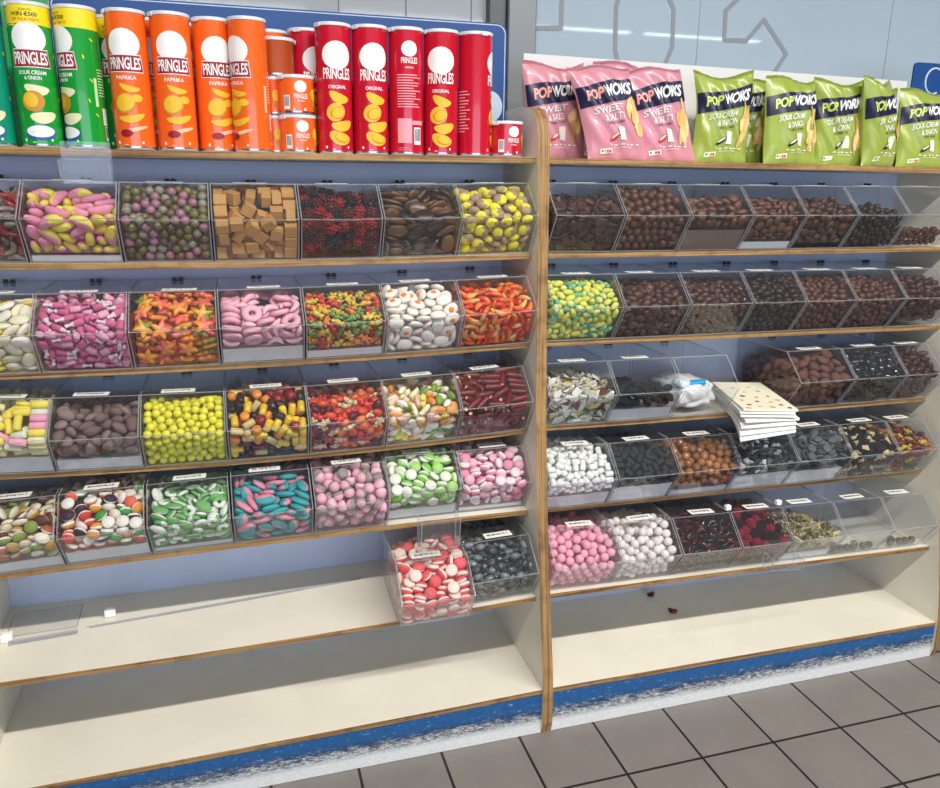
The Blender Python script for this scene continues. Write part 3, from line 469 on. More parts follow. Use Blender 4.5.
-59,-1,96,0,2,-7,-25,25,-19,81,1,0,-8,-1,45,98,123,0,-30,-2,-3,73,40,121,1,-9,-6,-18,-59,139,118,0,8,-7,6,-36,6,114,1,-22,-7,-33,48,-17,67,0,-6,-1,-24,8,114,123,0,-3,-1,-22,
-19,90,124,0,0,7,-24,-59,85,121,0,-36,-1,13,-23,31,123,0,-30,10,35,56,-25,76,1,3,-5,25,-2,1,104,0,-34,-5,13,67,-18,85,1,2,-3,27,34,36,110,0,9,-6,22,-66,53,118,1,-32,-4,4,
-33,-9,99,1,9,-11,18,40,-2,62,0,-6,2,-18,66,1,102,1,32,8,-33],
('L', 2, 4):[-16,-9,31,2,-1,-7,-9,71,-24,54,1,6,-10,-15,65,-40,78,2,10,1,-35,-40,-36,85,3,26,-5,16,-62,4,121,2,-4,1,29,-48,-13,37,0,36,-11,-18,-64,-41,80,1,-11,3,0,22,-24,58,1,2,-7,-24,
-17,-37,83,2,29,4,-5,45,-7,115,2,33,0,4,-71,-30,63,1,5,8,16,7,-24,53,2,30,10,10,43,-16,42,3,-25,-6,-31,38,-32,67,1,-1,-15,-22,-58,-23,101,2,-17,6,-5,-50,-28,61,2,-17,-3,-4,
17,-39,76,1,7,1,-36,-17,-8,117,0,-8,-5,32,52,-34,90,2,-8,1,-34,14,-34,90,1,8,-2,1,72,-7,117,0,27,9,-18,-69,-19,90,0,35,1,-16,56,5,123,3,-5,-2,5,-25,-29,66,0,36,-11,-27,
-9,-26,64,1,28,9,22,-66,-13,43,3,28,3,9,57,-6,35,3,-33,-6,-8,42,43,125,2,-1,-3,15,-16,-25,92,1,-22,-7,36,-11,-13,99,2,1,-6,-30,13,5,122,2,-10,-12,34,-39,-17,103,2,15,-6,35,
9,-3,30,2,-35,0,-32,-68,6,30,1,-35,0,-21,-42,8,120,0,14,-13,-34,51,-20,94,0,-27,-16,22,42,25,116,1,-5,-7,-20,-61,-4,110,3,34,-4,-35,72,-1,30,3,-9,0,18,-42,-5,111,3,-4,1,-3,
39,-6,97,1,-29,-7,-26,27,-11,36,3,23,-2,36,-30,-13,55,2,9,11,-27,57,98,124,1,1,-3,-14,24,-4,106,2,-22,-12,-23,-65,29,124,0,-5,-4,1,-33,-6,37,3,-34,-10,0,-16,39,124,2,9,-6,10,
-71,158,116,3,-13,4,-21,-1,21,125,2,9,-6,-19,0,-2,46,3,20,-9,-21,37,-20,92,1,-29,10,13,-2,0,107,1,3,3,33,-1,-16,85,1,-1,-9,-16,-68,110,113,1,-9,-8,-23,-50,138,117,2,-26,-7,-2,
67,-17,96,1,30,9,13,66,-24,85,2,32,8,26,21,81,123,0,2,-3,-20,23,40,119,2,-12,-1,-14,67,3,45,0,13,-2,-28,16,-19,98,3,15,13,2,-66,57,122,3,-12,-6,-16,70,115,122,2,5,0,-19,
48,-21,65,2,24,-11,-11,64,-18,64,0,32,-10,-4,12,-6,99,3,-11,10,17,-65,-3,97,3,2,4,-1,-9,4,118,2,11,5,34,-57,169,111,1,-11,-3,19,8,-23,75,1,7,-6,-27,-13,0,48,1,-23,2,18,
-14,-4,64,0,33,-4,-21,68,58,120,2,1,-4,-14,-72,16,97,1,20,-15,-19,64,24,120,3,11,-3,34,29,65,116,3,17,-14,-18,-40,32,125,1,10,-3,-20,-64,10,43,2,3,-4,-2,-42,107,120,2,-6,0,-1,
-62,-23,77,2,-1,-2,-3,-27,127,117,1,1,0,13,3,91,122,1,2,-4,-19,-69,122,96,2,6,2,20,-61,-7,74,0,11,-1,33,-41,161,117,3,4,-2,23,42,-6,50,0,3,2,-35,-59,6,87,3,9,5,-5,
66,-3,102,3,22,9,-31,-15,64,124,2,7,-5,-6],
('L', 2, 5):[-37,-2,20,0,-13,1,1,-61,-36,73,0,13,-1,-35,61,-36,75,0,-24,5,35,-35,-31,83,0,33,-1,-23,-62,10,130,0,1,-4,8,32,-28,61,0,2,12,20,-18,-28,67,0,-33,-2,-34,-61,-8,113,0,-6,1,32,
-22,-22,94,0,33,2,-20,56,-18,48,0,-27,6,30,-1,-32,79,0,-34,2,23,-71,-4,37,0,-14,8,22,31,-36,85,0,-32,0,-1,-34,2,123,0,4,7,-18,-14,-3,31,0,-35,-4,-32,-10,-14,107,0,-5,-2,-35,
-37,-20,51,0,-32,9,21,21,-7,109,0,32,1,-24,12,-13,37,0,8,-8,-30,62,-25,93,0,-16,7,-35,50,-12,113,0,-27,-3,2,31,3,125,0,4,-3,6,44,-4,23,0,-13,0,0,5,-23,92,0,-35,1,-20,
4,12,123,0,-15,3,23,45,24,135,0,6,2,23,-11,-12,49,0,-33,-3,-17,-61,-18,96,0,-30,0,31,-58,0,34,0,-24,-6,-13,33,-16,92,0,0,8,17,-9,16,10,0,1,0,16,61,15,12,0,-34,3,-33,
9,-20,66,0,-29,-1,-17,10,10,19,0,-36,-1,21,72,-2,34,0,16,-11,-18,-67,16,14,0,8,0,18,50,156,121,0,0,0,-20,11,29,138,0,-35,2,24,-41,-1,104,0,-32,-3,10,-64,-14,62,0,-35,-8,-34,
-18,12,119,0,5,8,-12,28,17,10,0,1,0,-11,-66,68,98,0,33,2,-19,-72,195,113,0,23,16,20,-65,100,119,0,0,2,-20,-61,-21,81,0,35,-6,-19,-67,41,131,0,28,-7,14,-65,165,113,0,-30,-4,14,
17,-5,49,0,8,3,29,-41,4,87,0,30,0,12,17,5,100,0,32,-6,34,-33,41,132,0,-33,-2,-11,-66,134,98,0,33,2,-16,-65,21,39,0,-4,-13,-10,57,7,116,0,10,-6,5,-46,28,120,0,-3,2,-2,
-66,10,84,0,-4,7,-17,-38,21,12,0,35,-3,-1,-64,41,101,0,-31,-2,13,-57,129,124,0,32,1,2,-10,55,129,0,-28,-6,-2,-20,143,121,0,-36,2,15],
('L', 2, 6):[67,4,16,0,31,7,14,-16,-37,72,1,-10,10,10,64,-38,87,0,12,-5,5,-60,-39,85,0,7,-3,33,-61,-4,121,1,16,2,-2,-67,-10,30,1,1,-10,-26,26,-12,34,0,-11,9,9,-52,24,127,0,0,1,13,
-45,-9,29,1,7,-5,-32,34,-31,62,0,-31,-11,-19,-64,-37,71,1,30,6,4,-32,-26,56,1,-5,11,23,-38,-29,98,0,-5,3,-33,53,-31,66,0,-13,-10,-27,-5,-7,118,0,-34,1,-1,72,-19,47,0,-20,-11,-20,
-58,-22,49,1,-23,-5,-32,8,-41,83,1,15,0,36,-33,-34,80,1,-30,12,-36,-59,-18,107,1,33,-1,1,-74,77,116,1,-14,6,18,51,-32,93,1,20,-4,4,4,-25,54,1,-31,11,20,45,-6,111,1,-15,-2,8,
-63,-19,93,0,-6,4,11,23,-25,61,0,6,-7,-21,-16,-16,39,0,-32,-11,-18,8,75,122,0,-17,3,-16,10,-16,106,0,33,1,-3,-73,192,113,0,-12,-11,15,-54,12,11,1,3,1,10,64,27,122,1,-7,5,5,
9,14,126,1,25,1,-32,-72,-2,55,0,35,1,-18,17,-4,31,0,-18,13,10,60,0,34,0,-5,0,10,-28,-13,105,0,-18,5,-4,67,9,116,1,6,2,24,-63,102,123,0,5,-1,-30,-9,7,9,0,-31,0,1,
8,-20,90,0,-9,8,10,-71,69,98,0,-24,0,19,-40,3,121,0,31,-1,-3,40,7,16,1,5,-6,-8,29,106,124,0,-10,5,-29,-74,163,98,1,-26,0,-18,-73,139,112,1,32,0,-18,68,-23,70,1,3,1,17,
74,132,123,1,19,2,18,-68,29,107,0,-31,-1,16,63,-11,102,1,-12,-4,-10,27,13,117,1,22,5,17,53,-12,47,1,-34,2,-29,-66,18,10,1,-28,1,10,-12,94,120,0,-10,-7,33,34,-16,96,0,3,2,29,
-68,-3,91,1,8,14,-1,1,-29,84,1,12,-1,36,-69,20,119,0,-8,2,-16,47,85,122,1,-7,1,-10,-61,158,121,0,-36,3,25,1,-11,90,0,10,-8,-26,-62,129,121,0,-7,2,-10,-47,66,122,1,-34,3,12,
44,15,111,0,-33,9,31,-64,3,42,1,3,-1,-30,32,-1,106,1,13,-5,-32,-4,-2,30,1,15,-8,-10,26,-25,85,0,13,-12,-7,0,157,123,0,-34,-5,-33,-66,-19,69,1,-35,8,6,-39,181,119,0,-31,-1,11,
-65,7,66,0,-6,3,-7,-67,33,93,1,-31,-2,13,-34,38,119,0,-33,-1,-19,-30,5,27,0,-14,-8,31,-68,131,97,1,-4,0,-21,57,19,9,1,-4,0,-29,-21,148,118,1,-31,3,4,14,176,120,1,-35,-4,-12,
-60,11,24,0,-8,2,-3,-42,-11,90,0,-4,-3,22,60,63,122,0,-21,-1,33,-31,-3,41,1,1,-2,1,-11,131,122,0,-6,-2,-26,-34,16,22,1,-1,-12,18,6,10,26,0,-27,8,-20,-6,30,120,1,-6,0,-6,
32,-15,80,1,-5,0,26,-9,-10,54,0,3,-5,-27,52,-16,83,0,30,-15,-2,39,26,113,0,-29,-11,-18,15,133,116,1,-24,-1,19,44,47,117,0,-24,-1,6,-64,115,105,0,-24,4,8,1,12,105,1,-34,3,24,
9,19,9,0,-32,0,-5,-61,100,97,1,-3,0,-4,-45,-6,50,1,-36,-2,2],
('L', 3, 0):[62,-39,80,3,-18,6,18,62,16,138,0,-18,17,-18,-10,-40,81,0,-18,17,18,-42,17,140,1,-20,-6,-19,62,-29,93,0,-18,-14,-18,-63,2,113,2,23,8,-25,-37,2,118,1,-31,1,34,62,-18,104,2,-18,14,18,
-11,-21,102,0,36,14,4,62,-7,116,2,18,-3,-18,-57,-16,102,2,19,-11,12,-66,-34,88,3,-7,-7,-13,29,-37,77,2,-20,7,-18,30,4,126,0,-18,2,18,25,-12,109,0,30,-6,-9,-42,-40,82,3,-18,-9,18,
-14,-2,120,3,28,-8,2,-30,74,140,0,14,-9,34,62,-21,53,3,18,-10,-18,29,-26,88,1,14,-8,16,62,7,124,1,18,14,-18,-65,15,128,0,-18,3,31,62,-31,67,3,17,-17,-17,5,98,133,3,13,5,21,
61,132,134,0,5,-13,-5,-70,-25,61,1,-7,-5,30,-54,-27,62,2,-29,0,0,58,115,135,1,-16,13,21,18,-29,65,1,-28,-16,-7,7,-4,99,0,-35,8,24,-11,-22,53,3,-18,-1,-18,-70,115,136,2,-24,-17,6,
-40,-12,53,1,18,-5,5,70,101,127,2,-8,-3,32,-31,111,137,0,-15,-8,-20,-15,-31,67,3,-18,10,-18,-18,48,126,1,1,-4,-13,-21,33,131,3,21,2,19,38,59,129,3,-29,4,31,29,36,133,0,-11,-3,16,
-70,146,130,2,-27,-6,-31,35,102,132,3,27,-13,-6,27,164,122,0,-5,3,24,-40,-24,85,3,-30,2,6,62,32,97,2,18,-3,-18,62,31,135,1,17,6,-18,-22,82,123,3,-4,8,-9,61,194,100,0,18,-5,-16,
0,145,123,3,-34,-3,33,54,55,131,3,-11,-9,-6,70,56,130,3,-12,-15,-6,0,12,115,0,-9,8,-17,7,82,127,1,1,-11,-33,61,168,116,1,18,-10,-18,2,-20,81,2,-28,8,-20,-70,48,130,3,-13,9,3,
-50,89,137,1,-17,3,-23,62,11,69,2,18,-16,18,62,-16,83,3,-15,-17,14,-21,66,123,3,21,13,-18,62,65,100,1,18,0,-18,62,72,115,0,14,16,13,61,155,126,0,-23,6,-24,62,56,114,0,-18,10,18,
62,3,85,3,-18,-1,-18,62,11,109,2,-18,-1,-18,62,-2,100,1,-18,-7,-18,61,136,101,0,-18,-12,15,-47,17,122,2,-28,-13,-34,62,37,112,3,18,-2,18,70,159,100,3,-18,10,0,62,89,117,0,-18,1,-18,
38,-8,85,1,31,3,-27,-5,118,133,0,11,-3,17,-23,-8,97,1,17,16,20,30,20,127,0,19,11,19,62,23,120,0,-18,18,-18,61,16,94,2,18,-4,18,30,-13,53,3,-18,15,22,-18,-14,83,1,-22,-13,-8,
70,89,100,3,18,-5,-36,61,48,100,3,-18,-10,18,-61,159,122,3,32,12,-1,22,61,127,1,14,-2,36,47,79,129,2,-12,10,-12,4,34,119,0,12,2,20,-60,77,130,1,-22,-11,16,7,9,89,3,-12,3,-11,
-45,54,131,0,9,-13,-11],
('L', 3, 1):[65,-34,74,0,22,-10,-7,-25,-33,75,0,25,-6,-11,68,-20,101,0,-34,8,-18,-65,-31,86,0,-4,-3,17,19,-32,83,1,23,0,19,64,-13,44,1,5,-3,-28,-44,-21,89,1,-30,8,16,-64,-15,102,1,-7,3,27,
-6,-27,90,0,24,-3,3,40,-31,75,0,-12,-9,-28,66,62,119,1,32,-4,-15,-53,-4,119,1,20,-3,34,44,-23,93,0,33,-9,-34,22,-25,59,1,33,-10,-14,8,4,107,0,25,1,11,-13,-23,54,1,-8,-11,-15,
-54,-28,72,1,-8,-1,24,33,17,115,0,14,3,28,4,-26,70,0,30,-3,-23,18,-14,97,0,32,5,24,49,27,115,1,6,-4,29,27,136,108,1,-7,1,20,-29,124,108,0,6,-3,-19,-12,10,109,1,28,-2,12,
46,151,106,0,26,-1,24,-49,-22,56,0,-10,-1,-1,-56,124,110,0,18,0,2,-34,7,110,1,0,-6,-12,-38,-9,99,1,-8,10,12,65,41,106,0,27,0,24,-16,-12,97,0,-26,0,-28,38,-9,47,0,-8,-2,-17,
-64,-6,43,1,-34,-6,-28,-4,43,110,0,19,6,-17,-12,86,111,1,-34,1,-18,-64,18,122,1,-6,-1,27,37,-1,102,0,12,6,30,-29,59,104,0,21,3,12,-50,64,113,0,-4,6,-26,-5,139,105,0,18,1,-19,
-33,-7,46,0,8,7,-4,61,6,104,1,-4,1,-5,70,13,45,1,-24,0,19,17,0,43,0,33,-2,-22,7,122,102,0,25,8,15,63,169,94,0,28,-2,28,8,65,109,0,27,1,23,24,82,108,0,33,0,27,
-67,49,117,1,25,-6,15,63,142,94,0,33,3,27,-52,32,112,0,-5,5,28,67,2,67,1,-24,2,-15,-6,3,45,0,-21,0,12,15,39,101,0,-34,12,12,57,99,106,1,34,-3,10,36,116,98,1,-10,-9,-12,
-22,-11,73,1,-16,-4,29,64,15,88,1,-2,4,-9,63,87,93,1,35,0,-28,15,180,94,0,34,-3,19,63,57,92,1,-7,0,28,-23,190,94,0,1,1,12,61,115,94,0,2,1,-9,51,73,106,1,0,-1,8,
-53,4,62,0,9,0,18,52,-8,65,0,1,-5,22,-65,160,100,1,-6,10,-26,-60,11,104,0,-34,2,-10,35,48,108,1,35,-3,22],
('L', 3, 2):[-51,-38,80,0,53,3,124,0,37,-38,79,0,-69,-39,82,0,-69,10,127,0,21,-36,85,0,69,-13,109,0,-41,-29,93,0,
-20,-32,89,0,23,0,118,0,-12,-6,114,0,54,-39,82,0,42,-28,93,0,-30,-9,113,0,-6,-39,82,0,7,-13,108,0,
-34,-38,80,0,-69,-26,60,0,-53,-6,116,0,5,-1,120,0,57,-22,100,0,69,-34,74,0,69,-30,91,0,-25,4,124,0,
-44,-16,105,0,14,-25,97,0,-27,-20,100,0,-63,-28,94,0,-69,-16,105,0,-3,-27,94,0,-51,-25,60,0,-11,6,12,0,
37,-16,105,0,-29,6,12,0,8,-34,73,0,69,17,127,0,6,-19,51,0,38,28,129,0,-69,6,12,0,69,3,117,0,
40,-1,114,0,43,6,12,0,-19,-33,72,0,0,14,127,0,8,6,12,0,53,18,133,0,34,-2,25,0,51,-8,34,0,
-58,-1,23,0,39,-25,59,0,69,4,15,0,-44,-14,43,0,-29,-19,51,0,23,-20,52,0,24,21,123,0,-12,-18,49,0,
-69,-9,35,0,25,-31,68,0,-69,0,112,0,68,-6,30,0,-11,-9,35,0,-41,-3,26,0,7,-10,36,0,69,-15,44,0,
22,-7,102,0,54,-29,67,0,69,-25,59,0,25,6,12,0,24,-10,37,0,-40,11,117,0,-5,-27,63,0,-28,-10,36,0,
-47,68,122,0,-47,6,12,0,54,-20,52,0,-35,-28,65,0,-55,19,120,0,-64,77,122,0,-7,-10,97,0,28,-18,89,0,
54,-5,104,0,-61,-17,48,0,-34,45,119,0,-16,47,123,0,-59,50,122,0,-56,-10,94,0,69,47,124,0,39,-13,46,0,
3,66,120,0,-49,36,118,0,16,2,27,0,-16,28,120,0,6,-19,82,0,18,42,121,0,69,-13,91,0,-13,12,115,0,
-2,4,27,0,-20,4,27,0,-45,137,106,0,57,-22,82,0,52,21,12,0,55,6,25,0,-33,121,107,0,-69,29,123,0,
45,17,117,0,69,122,105,0,-40,84,114,0,-21,108,108,0,1,45,121,0,7,28,119,0,17,76,116,0,16,173,93,0,
-52,-21,82,0,-69,-6,83,0,-15,166,93,0,61,70,120,0,28,57,118,0,43,67,120,0,-17,7,98,0,69,-13,72,0,
-55,8,106,0,13,13,111,0,-69,-22,78,0,69,19,109,0,69,100,107,0,51,12,101,0,-29,-20,79,0,-69,175,93,0,
-1,4,105,0,45,125,105,0,53,40,104,0,69,21,12,0,69,3,99,0,-23,-7,89,0,40,-20,76,0,69,35,93,0,
-69,121,108,0,-39,1,102,0,46,-11,90,0,69,58,110,0,30,13,109,0,69,152,93,0,-69,6,96,0,69,36,110,0,
31,114,105,0],
('L', 3, 3):[52,13,132,1,2,-10,-15,-64,-37,76,4,26,-14,12,17,-33,82,2,7,-1,25,0,-32,83,2,5,0,20,55,-35,78,1,18,17,18,-18,16,138,3,30,-8,26,71,-34,82,2,4,11,22,-39,-33,89,4,5,-13,35,
23,-22,100,0,14,3,-24,-24,-34,75,3,-3,6,-27,-71,-1,119,0,25,4,3,-20,-6,29,0,18,-4,-18,-70,18,137,3,-22,8,16,11,-3,120,0,27,0,2,-69,-22,53,3,33,11,15,29,-33,70,2,9,1,8,
71,-10,112,2,-28,-4,-32,-15,-26,94,1,29,5,-34,-46,-21,102,3,-28,-5,5,47,58,139,1,28,-4,2,52,-8,107,2,-2,2,3,31,37,135,1,-15,-13,-22,-67,-23,94,2,11,-4,-33,4,-1,22,0,-30,5,-13,
-55,3,116,0,-32,4,-10,-39,-4,117,2,-31,-8,-28,-8,-11,111,2,5,8,21,41,-25,87,2,-2,7,-14,4,-16,45,4,-25,0,-13,39,2,17,0,-18,6,18,-66,-5,28,2,18,4,18,-52,18,132,0,-12,1,1,
30,-9,34,2,26,-12,13,-41,-24,56,4,15,-14,20,48,-27,61,2,-10,9,28,55,-13,39,2,35,-7,20,-23,5,116,4,-35,7,1,31,3,116,0,21,9,24,36,118,136,1,-25,-12,-15,-17,3,15,4,-18,0,18,
71,10,131,0,29,-3,-4,25,16,125,1,-30,8,28,71,-27,62,2,-32,-5,9,71,-12,39,2,-4,-6,25,-3,54,136,0,-25,-14,-34,-32,85,135,2,11,-13,30,-12,113,139,0,22,-9,-18,-42,-26,72,4,-22,-10,-34,
-63,110,136,0,23,-13,14,-1,20,125,3,29,7,19,11,37,132,1,-3,3,-13,-15,-27,61,2,-21,-14,20,66,-1,21,4,18,7,-18,-49,-14,42,0,-19,6,17,33,-9,104,2,-34,-4,7,-55,12,13,0,-20,0,0,
-25,63,132,2,-9,13,-25,-71,68,135,0,23,-2,-1,-39,12,13,0,-12,16,-30,-55,163,132,0,31,-3,7,43,-8,52,4,7,-10,35,59,164,127,3,-9,3,5,-71,12,13,2,12,15,-6,20,-13,57,3,19,-14,4,
2,-8,97,3,10,0,-14,-42,-1,33,0,7,2,28,-53,72,132,3,-3,-5,14,26,143,130,0,-26,5,-35,-21,-13,47,3,27,-9,6,-23,-9,100,0,18,-8,27,9,73,140,2,-15,0,-23,71,29,129,4,7,3,32,
65,121,128,0,14,13,17,-61,48,135,2,-34,15,-31,52,11,111,1,-24,9,0,68,0,100,3,-29,-7,12,71,52,130,3,18,4,-17,-25,135,133,3,17,-6,31,-36,155,128,2,-10,5,28,60,97,130,0,14,11,3,
0,158,132,3,-23,5,11,12,135,130,4,-13,3,7,-9,94,132,3,0,0,19,52,47,125,1,28,-4,-33,-44,24,119,2,-9,-2,-6,54,-14,86,2,-18,0,11,-45,96,130,4,-7,5,-4,-56,-11,86,1,-13,-2,21,
26,75,130,2,10,0,34,15,55,130,4,28,1,-20,19,-2,95,0,-36,6,13,-41,122,130,3,-6,-5,-15,69,180,119,3,-18,0,12,-65,-21,72,2,-27,12,-25,68,16,14,3,-18,-3,-18,-35,58,116,1,36,0,-3,
-68,149,128,1,8,-3,4,-69,128,131,1,-30,-6,9,18,10,28,2,-18,4,-34,66,200,116,4,18,-15,17,-9,-16,81,1,24,-7,5,36,32,115,1,-18,8,16,-71,2,44,4,0,17,18,-71,4,103,4,4,11,22],
('L', 3, 4):[66,-27,90,0,34,5,8,25,-38,80,4,-34,7,32,33,-24,96,0,-6,-2,-30,-50,-6,113,0,5,-1,-35,12,-30,88,2,-27,1,-29,-19,-19,98,0,1,2,13,-68,-26,61,2,4,13,16,65,7,12,2,-34,2,2,
-64,-14,103,2,4,8,4,-15,82,114,2,-32,3,22,67,-14,103,2,14,11,30,-7,-32,76,4,-5,2,17,-40,-15,101,2,32,-8,-3,-33,-33,72,2,-21,4,32,11,-18,47,0,35,-10,-18,-66,83,110,2,-32,4,28,
35,-29,64,4,-22,2,-36,-65,165,110,2,34,-4,2,69,87,109,4,-5,-7,-18,-24,15,108,4,31,-8,-20,-65,-5,32,2,-30,2,1,-53,-16,44,2,22,1,1,-37,-28,91,0,-12,3,-1,31,125,109,0,-2,2,19,
58,106,114,0,-8,0,16,48,-18,50,4,14,7,25,-2,157,105,4,-36,3,11,34,16,108,0,-5,-5,-19,66,-10,38,4,34,5,31,-8,38,108,0,-34,-2,-24,-66,27,110,0,-5,3,-28,-6,191,104,4,5,3,30,
-12,-17,49,4,5,6,-35,-16,63,107,0,-35,4,18,-6,2,20,0,-20,3,-3,68,27,104,0,-34,3,21,-32,175,106,2,0,2,2,46,57,108,4,35,6,5,13,-2,30,2,15,-11,27,-4,-13,106,3,8,-3,33,
51,-37,76,1,-3,4,15,66,-34,70,3,-28,9,29,67,-19,55,0,23,1,26,-17,-9,31,3,24,1,0,47,-30,86,3,32,5,14,3,-30,62,3,3,3,36,44,-16,107,1,15,-4,32,-18,-39,86,1,8,-4,4,
26,45,105,4,34,-8,-13,48,38,106,0,-5,2,7,-55,-41,79,3,-14,-5,0,-27,5,11,3,-5,3,12,-60,-31,91,1,14,-3,30,-28,-24,54,3,7,7,33,-60,122,108,0,-20,-6,-35,-49,99,111,3,-1,1,21,
4,82,104,4,-36,-3,25,-28,150,107,3,-22,-3,26,-72,-28,81,3,7,7,16,28,-18,44,1,12,12,24,-51,-19,61,3,3,3,17,22,87,105,3,-19,-7,-24,22,14,100,3,16,-7,-17,4,-22,97,1,-25,6,-35,
13,139,103,4,0,-4,29,-62,-1,18,3,-20,2,2,14,11,16,4,-34,11,-13,48,89,106,4,-32,-8,-30,40,107,105,2,2,15,32,43,-6,26,1,3,-1,35,-68,141,105,4,34,-1,15,69,47,106,3,2,-7,-14,
-64,6,105,2,31,-8,-33,10,3,105,3,8,-8,-19,6,27,107,3,7,1,14,-68,185,105,4,-34,-8,20,33,2,17,3,3,1,2,1,108,107,3,-11,-6,-17,-34,103,109,1,21,-1,24,-34,83,105,1,4,0,33,
58,172,103,0,29,-1,-26,-31,6,26,2,-8,-3,5,-67,21,13,0,7,-3,10,-46,18,11,2,3,1,-17,-43,-6,33,1,-23,-5,-7,68,-20,72,3,2,4,18,33,74,104,0,5,-4,-21,17,-8,58,3,-14,-6,-18,
-70,5,92,1,-6,-4,-20,12,59,104,1,0,-5,-26,36,165,104,1,29,-3,21,-69,-3,50,0,-6,3,18,69,3,99,4,20,11,-9,-51,39,108,1,11,-5,-6,-66,106,103,0,5,-7,-30,47,188,102,4,-3,-2,-30,
50,146,107,1,-5,0,32,-31,3,99,0,25,4,0,20,108,106,1,35,2,23,37,20,11,0,34,2,-23,69,10,29,4,-9,2,-18,-65,-8,83,0,-9,-1,1,-65,67,103,3,-9,-1,-5,65,-6,81,3,-6,-5,-28,
61,74,103,1,-6,4,3,49,3,38,0,-29,0,-28,28,-7,98,1,31,3,-28,68,151,102,0,2,2,-19,-33,47,103,1,1,-2,-19,-66,30,93,4,-32,4,-10,-65,93,93,4,2,-2,-32,-65,18,59,2,-10,5,-33,
-68,53,95,0,33,7,24,32,-15,81,4,35,0,-34,-66,12,77,0,-2,-2,-29],
('L', 3, 5):[-72,57,117,2,24,-4,-18,-64,-29,63,0,4,-10,-26,46,-15,102,2,-28,-2,10,-7,-26,57,0,-25,-10,-26,72,-4,102,2,-23,4,18,-41,-17,96,2,-28,-8,35,58,-18,51,0,-8,-1,1,24,-12,94,0,-21,5,18,
32,-29,80,0,-25,3,31,19,24,115,2,-5,-1,11,57,16,113,2,-35,-5,-13,-65,147,106,2,-19,-2,11,62,-5,35,2,-33,-2,-29,-65,-2,35,2,6,-4,-12,42,42,111,2,-14,1,15,-71,14,13,0,-33,-3,-18,
-52,87,108,0,-16,1,19,4,112,111,0,-20,-6,-6,16,0,19,2,-11,6,31,68,15,15,2,-18,3,14,-30,42,110,2,-19,-5,-25,67,-35,83,3,12,-5,8,4,-27,83,1,5,-10,-14,-9,-16,99,3,6,17,7,
-19,-30,86,1,24,9,-16,20,-33,67,3,9,-6,-32,-66,113,108,1,-4,4,18,33,9,10,2,-24,0,-2,-46,-36,72,3,-6,-11,-9,63,-17,86,2,-15,-5,-28,63,78,109,2,-20,-6,-29,-64,13,99,2,35,-7,9,
-17,6,13,0,-32,-3,-4,-5,26,109,1,-12,0,7,50,119,107,0,-16,-2,18,-62,-14,87,1,9,-4,35,47,5,32,2,13,-2,14,-27,-24,54,1,5,9,25,-37,-5,37,1,-27,7,5,-68,43,92,2,-24,0,17,
-29,26,107,1,10,7,-32,19,-15,41,1,-12,-5,-4,7,-7,100,1,15,-17,16,-57,-2,100,3,-19,6,2,-46,51,104,3,1,-2,5,66,60,104,1,1,2,28,-46,2,23,1,-14,-3,-34,-31,-7,98,3,10,-10,36,
-27,113,107,2,0,3,24,-10,-7,33,1,9,-4,-28,-70,79,97,3,11,9,-23,25,68,103,2,-15,1,-11,26,3,108,3,29,5,5,-21,193,91,0,-29,0,-5,-66,159,92,2,-10,0,-22,-63,106,92,0,-34,0,26,
-67,-4,54,1,-35,-8,7,-37,-18,65,2,-22,7,29,66,-13,66,3,32,-5,-7,-16,134,99,0,-18,4,-4,-45,173,92,0,-14,0,-23,-4,9,98,1,-7,9,-24,-65,191,91,1,35,-1,29,-62,-23,77,3,-31,-9,-27,
30,102,109,3,-35,4,27,48,-24,71,1,10,3,-16,-22,70,113,3,31,-2,-26,66,97,112,3,-25,-6,-29],
('L', 3, 6):[60,8,133,0,-14,12,19,-60,-23,53,0,22,-9,17,-73,-23,71,0,12,3,-1,-50,-34,90,0,-12,-7,-16,-61,-14,110,0,-24,17,-25,61,116,139,0,-17,11,20,-73,2,28,0,-29,10,-10,0,-41,83,0,-17,-4,17,
3,-9,116,0,17,-6,-18,59,-35,89,0,-19,7,18,20,-19,104,0,14,6,20,4,64,142,0,-18,-5,30,54,-37,75,0,21,10,-17,60,-11,113,0,-20,-1,-20,2,2,125,0,19,0,17,-34,33,137,0,3,16,-32,
65,173,141,0,-24,-15,8,7,10,135,0,20,-12,16,-32,-34,87,0,-10,6,-9,39,33,141,0,19,1,-17,13,-20,48,0,-6,5,-21,32,-31,88,0,11,-5,33,73,4,20,0,-33,10,-13,-45,69,140,0,20,-6,24,
60,0,121,0,-24,-12,-14,26,-18,45,0,-34,7,-7,32,9,126,0,-24,7,28,11,-6,26,0,-21,-8,-15,60,-18,101,0,-16,-10,14,60,-31,64,0,-24,14,11,-73,33,127,0,-7,-6,29,-23,-25,56,0,16,-4,17,
-19,-18,103,0,-18,2,20,-15,90,135,0,22,-14,-8,56,-22,51,0,21,-2,-20,-36,-25,69,0,5,14,-5,-63,115,132,0,25,7,-5,-73,56,129,0,35,1,-27,-46,2,112,0,-9,8,29,-1,1,17,0,16,-2,-16,
-61,-8,98,0,-32,-17,34,-46,-7,28,0,32,-6,28,-73,4,119,0,-35,4,21,-61,-25,83,0,-12,-3,16,49,-12,36,0,-22,8,13,-59,1,30,0,-29,11,-9,25,-19,85,0,-30,-14,3,-57,10,10,0,-18,15,-14,
-63,150,133,0,4,-16,-31,-73,2,87,0,-24,-3,-34,-13,183,130,0,-20,9,-2,-73,187,117,0,-18,9,0,22,157,137,0,-14,5,2,-17,9,10,0,-18,-15,21,-73,102,105,0,20,-9,-1,-59,-17,67,0,18,6,35,
